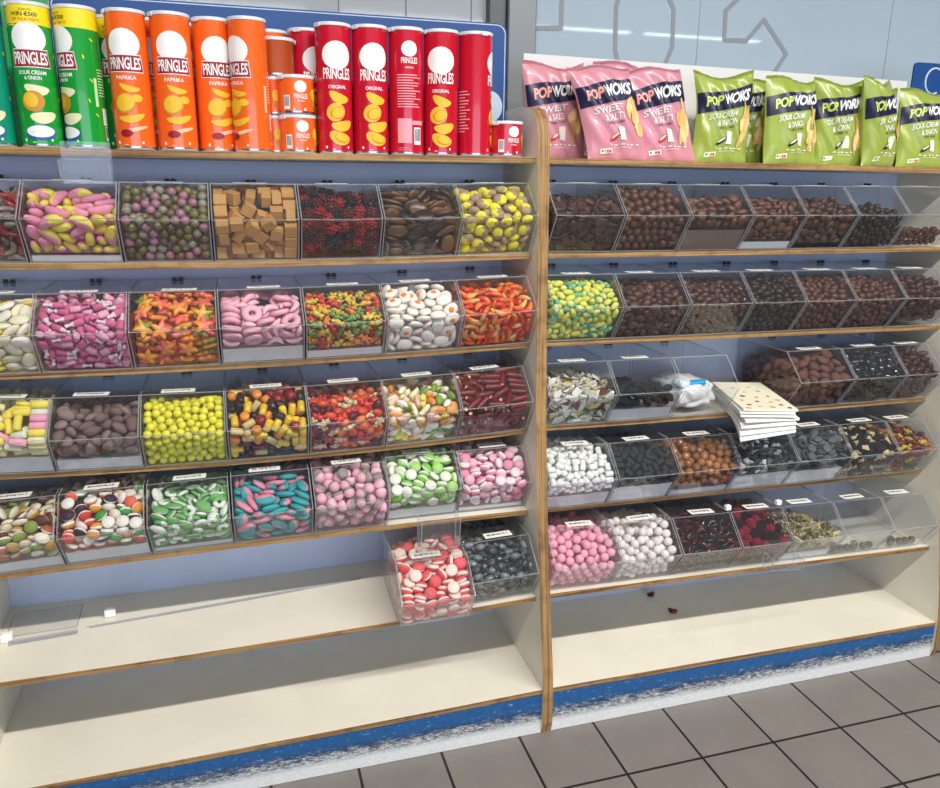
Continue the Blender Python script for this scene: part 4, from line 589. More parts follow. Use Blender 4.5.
-73,150,117,0,-18,-15,-36,-8,130,133,0,-11,-3,4,-31,10,117,0,-13,9,12,27,122,126,0,28,2,6,-52,10,124,0,-21,-8,15,-44,38,125,0,14,7,-24,-37,202,118,0,33,8,-5,2,104,129,0,-28,-5,-34,
-73,95,134,0,4,-10,-23,-26,106,131,0,-29,-10,-22,-61,69,103,0,18,-9,18,30,108,131,0,10,2,31,11,124,128,0,-1,-7,-10,-63,192,126,0,-8,-8,21,-52,-19,92,0,-29,9,-23,46,180,130,0,-5,16,10,
-54,26,126,0,-4,-8,32,35,7,28,0,-35,4,27,-61,42,103,0,18,13,-18,-27,2,27,0,-13,2,-29,-69,-1,45,0,6,12,-8,3,-4,47,0,-6,-13,-23,52,5,19,0,-4,11,-16,4,-24,63,0,33,-10,24,
-73,177,103,0,-18,-3,-36,2,-24,86,0,-27,2,-16,-61,56,103,0,18,-3,18,60,55,135,0,-16,13,-16,34,84,124,0,33,-10,-31,56,41,130,0,-19,-1,19,-33,-11,49,0,14,6,-25,-61,71,127,0,-17,1,19,
-20,-22,71,0,-19,-14,-27,-63,130,128,0,10,-7,31,-73,139,103,0,18,15,-36,3,15,122,0,19,5,17,-11,43,126,0,-13,-2,-21,60,-22,83,0,-9,-11,10,29,-20,69,0,16,2,-8,60,130,137,0,-13,-9,14,
23,73,128,0,26,2,4,1,189,128,0,-19,9,-1,35,198,126,0,-5,-3,18,54,97,128,0,-16,-5,-21,15,105,124,0,32,7,8,-43,114,129,0,-20,9,31,-66,16,106,0,20,-3,5,-22,5,87,0,-32,-1,-29,
-23,-5,100,0,-22,-17,24,-25,175,123,0,12,-1,-12,-55,10,53,0,-21,-13,-15,-6,30,122,0,-28,15,7,60,17,122,0,-21,-7,-19],
('L', 4, 0):[-34,-31,81,2,-29,4,21,57,-37,83,0,-26,5,0,-49,-35,78,2,34,13,5,25,-36,76,2,-33,-8,-18,3,-34,70,2,-8,9,11,-68,-34,79,2,9,3,21,15,-7,111,0,-9,-3,-1,-34,79,123,0,0,1,-9,
67,-27,61,2,3,-10,-16,69,-3,108,0,14,7,-14,38,4,117,2,-1,9,29,54,-10,110,0,-16,1,31,67,143,108,0,-3,-5,-21,-58,-4,108,2,-1,-11,-9,-62,-26,59,0,27,0,-1,66,26,114,2,0,-2,-15,
6,146,107,2,-3,2,-6,-1,22,120,2,20,-7,12,10,-15,98,2,-33,5,21,56,73,113,2,2,-5,-11,-18,-23,92,0,-27,7,33,-44,-10,102,0,-5,7,19,-10,-10,101,2,33,11,20,12,19,112,0,-10,1,15,
35,-20,102,1,-12,-9,30,42,91,112,0,-30,-7,-27,67,-23,95,3,5,4,13,-21,11,124,3,23,-1,-18,-66,111,111,2,32,-2,-18,15,-30,87,1,30,-13,-7,-11,-32,83,1,-29,-5,-26,65,102,112,1,35,4,23,
27,63,110,0,-30,-3,-5,-38,-20,94,3,-34,-9,-15,-20,-28,62,3,-28,2,35,-54,6,122,1,-2,10,21,-26,-14,42,3,-34,7,17,-36,8,111,1,28,3,17,22,101,108,0,-1,2,16,52,49,111,0,32,0,8,
45,-29,63,1,-34,7,24,0,95,111,1,4,7,-27,21,-20,54,1,32,-3,2,63,197,89,0,-31,-4,-30,39,-14,45,1,-5,-6,-7,-45,-12,48,1,18,0,-18,8,44,113,2,32,-3,8,-71,11,107,0,-21,12,-21,
1,-9,41,3,33,3,22,-57,48,122,1,-5,2,-9,-44,168,99,0,5,4,-19,42,116,113,3,1,0,28,-65,-11,41,3,33,0,-3,64,76,99,2,35,0,9,-30,0,94,0,13,-12,-6,-47,128,109,0,-2,-1,30,
-58,-16,88,3,16,9,16,-18,119,106,0,-29,1,3,-64,188,98,3,36,-4,3,53,165,101,0,1,-2,-36,65,-18,73,2,34,-8,-10,64,-10,45,1,2,-6,10,-71,-8,85,1,-20,7,17,-5,170,101,0,-7,-1,20,
50,10,109,2,4,12,-30,-22,85,112,1,0,-2,18,-9,4,107,1,3,11,25,66,61,87,0,0,2,-21,13,181,100,3,0,-1,7,-23,163,99,3,-27,4,-18,67,150,90,0,24,0,-24,-53,26,116,3,27,-8,30,
-37,63,113,1,-28,1,35,65,104,97,3,35,3,13,2,68,108,2,9,-3,24,67,7,60,1,-8,7,-4,39,-21,79,3,0,10,15,65,12,76,3,-28,2,34,67,17,41,2,-32,-1,19,-65,159,100,1,-35,3,22,
-48,88,111,2,4,0,27,65,49,99,3,35,3,29,65,126,101,3,-30,2,34,23,40,104,3,-27,4,-21,-8,140,99,2,3,-1,21,26,160,100,3,32,0,-10,65,124,86,1,0,0,-28,23,130,102,3,-14,-12,13,
65,15,96,3,-33,4,-13,65,28,88,1,30,0,34,-17,47,114,1,2,0,8,46,-3,91,0,32,2,8,63,175,87,0,-34,-1,-6,-65,43,111,0,0,-4,-25,-17,-2,50,0,34,6,16,39,182,95,3,35,5,-18,
-6,198,92,1,-22,5,-11,3,-12,83,3,-31,1,27,30,-3,79,2,-3,1,5,3,-16,64,0,-24,8,36],
('L', 4, 1):[-64,-18,95,1,32,2,13,-65,-35,73,0,23,0,-2,35,13,131,2,10,8,-22,-64,-10,114,3,7,3,-5,8,-36,78,4,34,3,6,64,-35,89,5,-31,-8,11,37,-35,75,2,-34,-5,-21,12,-29,95,4,35,-9,20,
-4,-13,107,4,6,1,-14,-18,-38,76,1,28,8,6,-43,-34,82,3,34,12,11,39,-30,94,0,27,0,-36,-64,9,130,1,28,1,34,-23,13,130,1,35,1,32,64,-17,47,0,32,5,9,-14,2,115,1,26,-2,-2,
2,77,133,1,31,1,0,-33,-10,107,0,-24,3,-33,15,13,131,3,-4,-2,-28,53,2,123,5,9,9,-10,66,-30,68,4,-28,2,-29,11,0,115,2,32,7,10,20,-26,59,4,-27,0,32,-11,-25,90,1,-2,4,13,
68,-7,110,1,21,-2,9,-44,42,136,4,36,0,-26,68,68,128,4,20,13,13,-66,-14,47,0,34,6,-1,38,-14,45,4,36,-1,-15,2,35,131,5,-34,2,23,-4,-23,59,3,33,-1,3,-39,130,125,0,31,2,12,
43,-7,104,4,-26,-4,-32,64,142,122,2,30,3,5,22,-15,104,2,19,10,-5,-40,0,117,3,23,10,7,26,114,123,1,28,-17,-26,-13,-13,45,0,35,-1,-29,-62,27,137,5,-17,13,33,-42,-20,89,2,23,0,-9,
-40,-11,45,5,-36,1,-34,-26,62,130,2,-33,-1,32,64,22,121,1,-35,-1,-24,-25,-10,90,0,-29,-5,-26,69,47,117,3,-24,-3,-13,70,12,80,3,-17,15,-15,10,119,124,5,-5,15,0,45,-17,61,1,-32,2,-29,
-30,-22,63,5,-18,9,7,12,92,122,4,32,-3,22,-70,134,118,2,20,6,-17,-18,129,120,4,33,-4,4,-46,18,124,3,-3,0,28,58,-17,94,3,-36,-9,-18,24,144,120,5,33,3,5,-33,112,123,0,1,8,14,
64,120,119,4,0,0,-25,46,153,119,3,-27,-6,19,41,100,120,3,22,3,12,34,9,107,4,28,5,-1,68,36,94,1,28,4,22,12,-6,45,5,35,0,-13,70,175,97,2,18,10,-18,-27,41,125,4,18,-5,-26,
-15,23,119,4,36,5,-28,-46,-9,59,5,36,0,-8,-63,109,121,4,-34,-4,-29,62,93,125,4,-34,1,7,-2,146,120,3,1,2,-21,48,48,118,5,-34,-7,10,29,38,124,3,35,-5,29,44,127,119,1,-31,9,-31,
47,75,118,3,32,6,-26,-48,81,127,5,-31,4,-17,-20,88,124,1,34,7,13,22,68,119,1,-2,1,-25,-3,69,122,2,34,6,11,-65,-20,74,5,-23,-3,-36,64,-4,60,2,-25,16,29,65,61,104,4,-33,-5,7,
64,131,92,0,-35,-1,5,66,86,108,5,29,5,13,66,-15,79,5,31,0,12,64,16,45,1,36,-1,-16,-26,155,115,2,33,0,-31,64,96,92,5,-35,1,-21,24,-17,83,2,35,-2,18,17,185,107,3,3,-4,25,
36,179,112,0,-34,-2,-28,-65,7,85,2,33,-5,-18,66,152,105,5,-35,-4,2,-65,4,107,2,36,-8,18,-47,179,109,3,34,-7,34,-43,4,92,3,21,-5,-32,44,-8,80,1,34,-13,-34],
('L', 4, 2):[-63,-34,69,0,-7,8,6,-56,-16,104,0,0,2,-6,-30,-10,107,0,-2,0,-7,23,-22,86,0,34,-5,-19,-8,-37,73,0,-29,-8,-30,13,142,106,0,29,0,-14,-61,-25,91,0,25,2,-6,29,-21,104,0,6,5,-7,
5,67,114,0,36,2,8,69,-24,91,0,26,-3,18,4,-9,34,0,-30,0,-36,0,38,104,0,-5,-4,-17,68,-25,72,0,27,2,18,-66,52,109,0,36,11,-10,58,153,103,0,-1,2,19,-14,-18,50,0,30,7,14,
-38,89,106,0,-31,1,35,-39,-18,91,0,-5,7,27,25,48,108,0,-30,-9,-35,71,46,103,0,-14,1,-18,-19,9,103,0,8,-5,34,59,-3,109,0,18,4,1,-33,-29,77,0,35,12,16,-68,190,95,0,-28,-3,-18,
-60,-14,48,0,32,1,7,52,109,108,0,2,1,5,55,23,110,0,-32,1,32,-33,-35,67,1,1,-11,-19,43,60,112,1,30,-1,15,-19,121,107,1,3,-2,-24,-39,50,112,1,-36,3,-5,-62,-11,30,1,28,-8,-7,
-45,174,100,0,35,-1,3,64,-25,51,1,25,-5,-4,45,-39,73,1,26,-7,-6,35,-17,39,1,-11,0,0,5,198,93,0,-29,0,36,61,-19,108,1,-27,0,0,-49,106,109,1,-2,4,17,8,-31,81,1,-34,-9,-21,
-64,143,103,0,-6,1,25,0,143,102,1,32,-7,-25,20,-35,72,1,9,-2,-30,-1,-24,97,1,28,-15,26,-57,-32,80,1,-5,-7,-15,-69,12,99,0,-15,-11,-14,-66,82,110,0,-33,-4,-17,30,6,115,1,-28,-3,-25,
36,194,91,0,-34,1,-30,11,-22,52,1,2,-8,-24,-41,148,104,1,-31,7,-30,-16,50,107,1,27,2,10,12,48,105,1,-9,-2,-14,-50,16,107,1,1,-1,26,37,129,104,0,-1,-1,16,-11,30,102,1,-8,0,-13,
-19,-26,85,1,-25,-8,35,-18,6,25,0,34,0,-15,59,-5,35,0,-32,-3,0,65,82,108,1,7,5,1,-32,-14,50,0,10,-1,-29,16,7,100,0,30,-9,-25,-43,8,28,0,-33,-4,21,45,-13,85,0,-8,-10,-11,
-68,120,107,1,10,5,-22,-17,110,101,1,-1,4,20,-31,-6,35,1,36,1,10,-19,-5,94,0,3,0,30,30,98,104,1,1,-5,33,-26,33,98,0,32,-8,-30,-25,150,101,1,-3,-1,11,22,168,98,1,3,-3,-27,
66,159,92,0,4,1,-16,7,102,102,0,-1,1,15,5,12,97,1,26,7,-14,71,17,48,0,19,-14,-17,47,-21,77,1,25,-4,-3,43,-13,59,0,-33,0,17,23,-10,51,1,-28,-1,35,51,50,106,1,-31,4,-24,
64,2,27,1,32,5,-29,47,-31,76,1,29,-10,-10,16,-8,93,0,-7,4,4,70,5,87,0,-14,-2,20,35,1,103,1,-26,13,-36,-9,-10,82,0,36,-2,-4,-6,170,99,1,1,1,25,11,15,25,0,-35,1,-15,
29,71,102,1,-36,-6,21,66,-7,53,1,5,-6,32,-65,-4,85,0,18,5,27,74,103,98,1,-18,2,-18,64,190,89,1,0,0,20,-24,74,100,1,-35,2,-25,-54,6,88,0,24,7,26],
('L', 4, 3):[20,183,111,0,34,1,13,67,3,116,0,4,-2,20,27,10,114,0,3,-4,-17,58,-25,92,0,3,-4,32,-42,-19,97,0,-26,-6,24,48,144,111,0,-5,1,12,28,-7,105,0,5,1,31,-66,-32,67,0,5,11,22,
-58,-24,93,0,-32,-6,30,11,-37,78,0,7,3,36,51,-29,81,0,5,0,25,63,-11,102,0,30,2,-10,-14,-21,103,0,-7,0,35,39,65,117,0,3,-1,-33,42,-7,31,0,-31,-10,-19,11,-14,40,0,8,-8,-30,
-31,-27,73,0,-2,-4,-14,3,73,116,0,0,2,5,-16,-11,35,0,28,7,7,28,-16,91,0,-1,1,15,-57,-14,40,0,-25,4,32,25,-23,58,0,-32,-3,-34,-54,156,115,0,32,-2,-17,67,1,30,0,3,-5,-16,
68,132,108,0,-29,0,-18,-72,86,107,0,-20,3,-18,-2,-27,83,0,10,-2,-31,-22,-23,58,0,-32,2,35,43,180,109,0,-6,2,20,10,31,117,0,-30,2,32,-23,132,116,0,-3,-2,-9,40,-22,68,0,-33,4,18,
-30,104,115,0,-5,3,11,1,17,112,0,0,-7,-21,-57,84,112,0,-16,-3,14,-54,122,115,0,33,1,-1,-9,1,108,0,-30,4,27,61,15,10,0,-34,0,-27,-20,39,112,0,-36,-8,-35,-7,177,108,0,-29,2,-20,
14,132,109,0,34,3,-3,-51,56,110,0,2,-6,-23,-62,-20,75,0,4,-9,-31,10,14,11,0,34,2,11,-66,37,105,0,34,-2,-20,-35,28,108,0,9,-4,32,48,95,111,0,-5,3,9,66,-17,70,0,-3,-1,20,
-31,172,109,0,-34,0,20,-51,14,101,0,-30,13,-6,-59,3,26,0,-21,-1,-6,-6,101,110,0,23,2,-23,-25,16,10,0,0,1,-8,-30,1,93,0,-19,-3,20,59,-12,55,0,-5,0,27,57,53,105,0,-2,1,-3,
-26,66,111,0,7,-4,17,59,80,104,0,-2,-3,-7,-59,16,10,0,-35,1,-8,48,22,108,0,3,3,-26,17,157,104,0,1,1,36,32,14,16,0,-26,4,11,-66,27,92,0,2,0,16,-57,184,103,0,-2,-2,-35,
67,100,94,0,-6,-2,18,-27,11,24,0,2,2,-25,-66,148,105,0,3,0,17,-49,4,49,0,0,3,19,-4,-11,87,0,17,6,-34,20,101,106,0,32,-1,8,-34,90,105,0,32,2,10,30,0,72,0,6,-4,-23,
-56,-5,87,0,13,5,-1,67,186,92,0,32,-1,20,52,173,97,0,-29,4,-21,25,37,101,0,-5,8,-24,-71,-1,54,0,12,7,18,67,142,93,0,-31,0,-17,66,6,49,0,-31,2,-16,-1,66,103,0,-1,3,19,
66,4,86,0,-32,2,-16,46,9,90,0,-28,2,-15,-54,114,102,0,2,-1,35],
('L', 4, 4):[66,-26,89,1,-29,5,30,-14,12,130,0,-36,9,-16,-66,-29,69,0,-11,2,1,43,-35,81,0,-19,-13,-20,-34,-9,109,0,21,11,7,-67,-26,92,0,15,-13,-5,-4,-21,96,0,-25,0,-34,-63,12,125,1,36,-7,0,
25,2,121,0,13,14,-15,-47,-33,80,1,31,-11,-35,19,-33,75,0,30,-5,-12,-3,-28,73,0,20,-5,-23,-28,-18,90,0,36,5,24,-24,-28,70,1,21,4,-16,67,-9,104,1,-28,0,-11,-67,-4,105,0,32,6,-5,
41,-16,101,1,-14,4,-34,20,-22,93,0,25,7,-8,-50,0,26,1,27,-7,14,-15,3,22,0,34,7,-34,56,-26,66,0,28,-3,19,-12,-4,108,0,-24,-9,32,20,50,131,1,33,-3,-4,-9,129,130,0,35,-2,-3,
43,56,126,0,-8,-9,-10,67,116,130,1,26,6,13,68,-15,52,1,-18,-2,18,9,3,20,0,28,11,9,18,-9,38,1,-28,1,-30,66,36,120,1,-15,13,1,-64,-10,41,0,26,-9,7,53,76,131,0,36,0,27,
-28,-8,37,1,33,0,-18,-67,78,122,1,-22,-15,35,-60,141,124,1,35,-3,-18,-2,-17,53,0,35,-5,27,30,-20,56,1,-30,-5,-36,67,-4,30,0,27,8,15,41,0,26,1,6,-12,12,-42,53,124,1,-33,0,35,
42,13,115,0,-20,-5,-9,-45,-21,60,0,19,4,-16,-22,80,123,0,-31,3,32,19,29,121,0,-17,-4,20,66,14,111,0,-36,-2,4,-31,111,122,0,-36,-1,-28,-46,10,112,0,5,1,-6,68,58,122,1,18,-8,-18,
3,12,110,1,33,1,1,48,-12,45,0,26,0,22,45,131,122,0,36,-3,-11,21,168,119,0,-26,-1,-18,66,12,14,0,-29,0,-2,-68,20,16,0,18,-10,-18,23,3,97,1,-32,2,23,-66,36,124,0,-31,-11,14,
-23,21,113,1,-34,5,-1,0,61,124,0,13,-3,2,-65,101,123,1,31,2,1,25,118,117,0,33,0,36,-52,-9,87,0,32,2,18,-43,34,114,1,-28,6,30,6,87,123,0,-28,0,27,-36,180,109,0,-33,-7,-16,
66,185,113,1,34,2,20,-9,154,126,1,33,3,8,22,144,114,1,-33,3,2,-7,110,118,1,-35,8,-12,-47,19,15,1,24,-10,-11,-68,47,97,1,18,-4,18,-66,-8,65,1,31,-6,-12,-1,38,115,1,-30,-1,-15,
-68,123,113,1,-18,11,-18,-67,8,82,1,23,-1,-28,44,178,110,1,23,0,-13,-68,24,100,1,26,-2,-25,-25,139,118,1,7,1,6,-68,103,97,1,19,17,19,41,39,112,0,-27,-2,4,68,83,117,0,-18,10,18,
24,23,15,0,-22,5,-8,-66,17,39,0,34,-1,-20,9,-6,79,0,-27,-5,19,66,-6,72,1,29,3,4,-9,9,70,0,32,-1,-12,-20,53,113,0,-26,-2,-19,65,159,115,1,-35,-5,-25,-47,96,112,1,-26,6,-28,
-20,23,14,0,-25,-4,4],
('L', 4, 5):[-16,45,139,1,-3,3,15,-38,-19,97,0,1,-5,-29,39,-3,121,1,-9,3,-31,-27,-12,112,1,-27,0,0,-59,56,132,1,3,2,24,14,-32,89,1,-34,-7,16,24,23,142,0,3,2,12,-65,-36,87,0,-30,7,-8,
27,-12,103,0,33,-7,-33,36,-36,73,0,26,-5,-4,-65,-17,106,0,-28,-4,4,66,-37,83,1,11,12,-4,15,4,122,0,7,3,12,53,-19,102,1,29,-2,33,9,-31,66,0,26,2,2,-19,-32,81,0,29,3,-3,
-13,6,126,1,-4,-4,26,65,24,121,0,29,-1,1,-41,-34,81,1,-20,-8,-6,-70,6,120,1,-24,16,7,49,-22,53,1,30,-10,-9,22,-19,47,1,-11,-5,-4,-65,99,125,0,35,-2,8,-65,-31,66,0,24,4,3,
-41,16,129,1,-25,-4,30,65,0,111,1,-32,-3,-29,-20,-26,64,1,-34,3,17,42,-27,86,1,-33,6,19,-65,27,124,1,12,4,34,-13,-23,91,1,-28,-6,34,14,28,131,0,33,-2,-27,39,28,128,1,2,7,-25,
72,-15,96,1,18,12,-18,71,71,129,0,22,-9,18,64,38,128,1,4,6,27,-65,-14,46,0,7,-3,-32,-46,7,118,0,13,-6,32,-2,-16,99,0,26,-5,-11,18,129,125,0,34,4,10,-37,70,128,0,-32,0,-31,
-44,-20,60,0,36,-9,1,-28,138,120,1,-30,2,-10,-25,-14,51,0,-31,2,-3,59,96,127,0,-35,1,-22,-42,112,122,0,31,5,25,4,-4,105,0,-35,-10,-24,63,175,113,1,-10,3,6,-65,130,121,1,30,1,18,
24,95,124,0,30,-3,16,-31,191,110,0,17,-3,-10,69,-24,65,1,-16,2,-24,-72,-1,82,1,18,-4,18,-3,132,117,0,-3,5,10,-51,-3,106,1,-25,10,24,-69,20,46,0,22,-2,-26,23,186,110,1,-31,17,-11,
-65,185,102,0,21,-8,1,-1,105,122,0,35,3,28,21,202,110,1,-17,2,-1,-5,38,121,0,-20,-13,-6,34,167,116,1,3,1,-23,52,63,123,0,31,3,22,-65,76,119,1,-1,1,-8,2,-8,53,1,36,0,25,
-18,175,112,0,-21,-15,6,65,-8,46,1,7,-3,-10,-36,43,125,0,35,6,8,-13,2,40,1,-36,1,-6,40,142,118,1,35,-4,8,-42,0,41,1,35,-4,-4,33,59,130,1,35,-2,0,-65,77,104,0,-36,-1,-33,
-58,50,119,1,-1,-4,-23,-66,201,99,0,-15,0,3,-65,155,104,0,33,0,-31,6,55,126,0,34,-4,-3,-65,112,92,0,0,0,-9,5,-19,74,0,10,-2,-34,-65,166,92,1,-33,-2,8,-16,22,118,1,32,-4,26,
-65,61,92,0,35,1,6,2,77,123,0,8,-3,9,14,-6,87,0,28,-1,18],
('L', 4, 6):[-62,-29,94,1,-9,9,-31,52,-25,99,1,-30,7,-9,-61,13,135,0,0,4,-17,-16,-35,73,1,-29,-12,-22,-35,-26,90,0,-2,6,25,11,-37,86,0,33,-9,22,-43,-7,110,1,-5,-1,0,-71,-28,69,0,-27,-10,30,
-66,1,118,0,-35,-1,14,-17,17,124,0,35,-4,-21,68,-34,71,0,25,0,5,40,-9,116,0,6,6,-9,36,-36,82,0,34,-3,20,51,18,131,1,-5,-8,21,5,-19,50,0,30,1,7,18,0,117,1,-23,1,9,
10,-9,31,1,-11,4,3,-10,-23,88,0,33,-7,-18,-66,49,133,1,35,2,20,-18,-5,108,0,31,-6,-13,-45,-14,40,0,-11,3,2,29,15,128,1,-26,5,18,-22,-18,47,1,26,9,2,-47,-24,59,0,-31,1,32,
-42,-15,99,0,-34,-4,-21,42,-4,27,0,30,0,0,-5,-15,99,0,-29,-3,-31,12,18,125,1,-7,7,-18,-7,4,115,1,3,-7,-29,-67,-13,49,0,11,9,21,-68,113,130,1,0,5,-29,-68,87,128,1,7,-1,-9,
57,-21,50,0,27,-5,-8,67,-10,111,1,15,-9,2,-66,-7,102,0,-6,5,-24,18,77,126,1,-1,2,5,-73,4,31,1,-18,-5,-18,-51,-23,74,1,5,-1,-36,24,-28,66,1,35,-13,-8,-73,-1,83,0,18,-14,18,
9,43,125,1,29,1,10,45,167,113,1,0,0,-6,43,69,124,1,-34,1,21,-45,13,118,1,-11,6,32,-26,-23,74,0,13,1,-32,-6,92,122,0,2,1,-7,-41,56,127,1,34,1,1,-33,90,126,0,-31,1,33,
-9,55,123,1,-36,-10,-11,67,38,132,0,-34,2,-8,-73,39,92,0,18,5,18,67,5,118,1,-21,-10,3,-72,134,93,1,16,0,-21,40,-21,62,0,27,-14,13,-16,142,122,1,34,0,9,-23,74,123,1,4,6,26,
-48,196,107,0,4,-8,-11,26,-10,45,1,-12,8,-8,58,-25,77,0,27,-3,1,27,135,117,0,-33,-6,-17,21,-9,95,1,15,5,33,66,-7,38,0,-7,-10,23,-8,-1,32,0,12,5,-28,69,73,125,1,-5,11,-13,
36,95,123,1,33,1,-29,67,153,114,1,33,1,36,-70,16,49,0,35,-10,-33,-67,196,92,0,-23,3,-28,-38,1,28,1,32,-8,22,68,-11,89,0,34,-5,-7,-28,117,122,1,33,-3,7,18,-21,89,1,21,5,-1,
10,116,117,1,-34,-8,-21,-66,62,121,1,-34,-1,-1,-67,82,110,1,35,0,8,-68,111,107,1,-25,-1,30,-66,18,104,0,-32,-1,-32,-53,122,122,0,34,4,-32,-68,24,123,1,-7,-6,24,-68,160,87,0,-35,4,0,
-64,151,112,1,30,10,-26,45,-4,95,0,-34,-1,-24,-16,40,117,1,29,-11,-7,-67,-2,63,0,-35,1,29,5,-20,73,0,-2,0,-28,54,130,114,1,-31,-2,13,21,158,107,0,-31,7,8,68,109,116,0,29,-10,-24,
-25,22,110,0,-31,3,21,-65,180,93,1,-13,15,5,-66,62,100,0,2,-4,16,-67,88,90,0,35,-10,-18,-66,105,92,1,3,9,20,-66,37,116,1,-31,-8,6,15,9,102,0,-3,-10,34,25,52,118,0,28,4,20,
36,196,100,0,36,0,15,-66,131,113,0,35,-7,28],
('L', 5, 5):[-10,79,140,0,33,2,-10,15,-32,67,0,28,-8,-6,-63,18,134,0,23,3,-3,41,-1,123,0,-35,9,-17,14,-8,31,0,9,8,29,16,23,139,0,-3,3,8,-39,-31,71,0,-30,6,20,-13,-30,93,0,3,-6,18,
-65,-35,72,0,-26,-3,-36,2,-14,109,0,4,-12,16,2,14,128,0,-32,2,25,-41,-2,122,0,27,2,-34,65,10,134,0,-7,-5,30,38,-29,95,0,-29,6,-7,-28,20,133,0,4,-2,16,65,-29,62,0,29,-8,-8,
-36,-27,85,0,4,7,17,-12,-27,60,0,26,-6,-2,18,0,115,0,-22,-3,24,-18,2,119,0,-6,3,22,-72,13,114,0,18,1,18,65,0,113,0,9,2,34,-58,-6,109,0,31,1,-22,66,145,136,0,1,3,3,
59,-12,103,0,-6,3,11,42,91,135,0,30,5,-8,65,74,138,0,3,-2,-30,-32,75,134,0,25,-1,-27,-65,-19,48,0,33,10,15,-62,56,138,0,-34,5,26,-66,-16,95,0,30,7,3,-31,137,127,0,0,5,-6,
65,-19,92,0,-35,6,24,-30,-6,102,0,-1,7,11,44,23,136,0,19,-15,-22,30,117,132,0,-26,4,-27,32,44,139,0,4,-2,-2,65,113,133,0,-6,3,-25,-65,-25,83,0,-33,-9,-25,40,-31,76,0,-33,-1,18,
65,44,136,0,-33,5,-12,41,-15,41,0,10,-5,-32,-40,-9,90,0,29,-2,-9,-59,95,131,0,32,-7,26,-5,42,130,0,21,-6,28,-17,-10,38,0,27,-3,-11,-41,-8,33,0,26,1,-5,65,-19,73,0,-28,3,35,
18,-12,85,0,29,-2,-7,-66,1,27,0,-32,0,13,22,143,128,0,-34,5,20,3,119,130,0,34,-1,-17,32,-7,96,0,32,6,11,-41,49,128,0,-34,3,26,-7,199,111,0,-7,11,14,-39,-16,53,0,-36,-4,33,
8,-20,76,0,-28,-4,-34,-34,8,17,0,-32,0,-12,65,-2,31,0,36,1,36,48,190,114,0,32,-1,15,8,59,131,0,35,4,-23,-62,11,12,0,2,0,36,25,26,121,0,-5,5,15,-5,6,19,0,-35,3,-1,
64,8,15,0,-5,2,6,-71,69,87,0,16,-8,-20,38,0,21,0,-20,-9,-33,-72,97,41,0,18,-14,18,-53,184,101,0,-31,3,14,-65,127,119,0,34,-2,-7,24,193,107,0,3,2,-2,38,-18,60,0,3,-2,-22,
-50,20,118,0,-28,-1,-15,-66,100,118,0,35,5,-12,-18,174,112,0,-33,-11,30,-72,146,102,0,18,9,18,12,82,129,0,-2,-3,28,-70,133,81,0,-10,-8,12,-66,40,128,0,-32,-9,-31,-72,125,44,0,18,-16,18,
-65,66,108,0,-32,2,23,-48,146,117,0,2,-4,6,-35,184,107,0,-36,5,1,-71,53,63,0,0,-15,2,64,151,121,0,-35,-3,33,39,159,118,0,-3,3,-22,-14,97,130,0,-35,-4,23,1,22,111,0,-34,5,7,
65,-6,45,0,35,1,13,-65,116,10,0,-35,1,3,-65,187,86,0,10,-2,1,-66,12,95,0,31,7,27,-16,63,121,0,0,4,20,-65,195,33,0,-35,2,5,-65,44,18,0,5,13,27,40,9,112,0,-2,-10,19,
21,-1,44,0,8,-1,-35,-65,61,31,0,29,-3,34,14,161,116,0,-7,-4,-32,-70,162,82,0,-12,-14,17,-17,-15,67,0,-26,-4,-29,-67,84,63,0,-25,3,26,-63,202,54,0,18,-2,-35,-43,87,120,0,7,2,-26,
-18,20,10,0,0,0,21,-65,7,46,0,34,-10,24,41,103,120,0,-5,5,-29,-12,88,115,0,-32,-2,-33,-3,141,120,0,-36,1,-14,-66,121,98,0,35,-6,29],
('L', 5, 6):[44,126,122,1,-5,1,7,-71,79,128,1,27,5,18,-70,-22,56,1,-30,10,16,-36,20,134,1,34,2,35,-58,-33,87,1,-10,-1,2,64,82,124,0,6,-6,12,-71,4,22,1,-25,8,19,40,32,126,0,32,0,-12,
-34,-39,81,1,22,-2,1,71,-30,91,0,-13,10,-20,40,-9,112,1,23,0,-2,-69,143,124,0,17,6,-23,-58,39,132,1,-5,-2,0,25,-30,89,0,-9,0,-1,-52,-25,62,1,-36,-9,-31,44,-34,75,1,34,0,-35,
-60,-18,96,0,-10,5,31,29,5,118,1,-29,0,-35,-10,5,127,0,27,-4,-35,-20,-22,91,1,-11,-4,-30,3,-19,98,0,5,1,5,20,24,123,1,-36,-6,-32,28,-20,52,0,-11,10,13,5,-37,81,1,24,4,-2,
63,-3,118,0,15,-7,28,-42,139,128,0,-19,-1,-7,71,19,122,1,-14,10,-13,-48,2,117,1,28,5,-1,-43,-5,29,1,-11,0,-4,-60,-1,105,1,-4,-5,-35,22,83,122,0,2,5,-36,-58,107,125,0,4,1,32,
68,180,112,0,3,0,-18,-8,116,121,0,1,10,-30,-32,12,119,0,-2,2,-9,64,-13,89,0,-18,-6,-26,-39,-14,97,0,14,-14,3,52,97,121,1,32,-2,7,-20,86,118,1,-1,3,-1,-19,-8,104,0,-13,7,32,
3,-21,57,1,-11,0,5,-59,35,116,0,-7,-1,36,59,-26,61,0,-13,-2,2,14,53,122,0,29,0,-15,-71,76,104,0,-4,6,19,7,100,117,1,-20,-1,0,-11,185,112,1,34,-2,-31,58,-16,46,0,24,-3,2,
0,-1,107,0,3,2,27,-11,153,113,0,-28,0,-24,47,167,112,1,25,0,25,-48,122,123,0,33,0,-6,-71,155,110,0,15,7,-21,-71,28,98,1,-15,4,-19,7,-7,31,1,12,5,35,-35,199,108,1,-4,1,1,
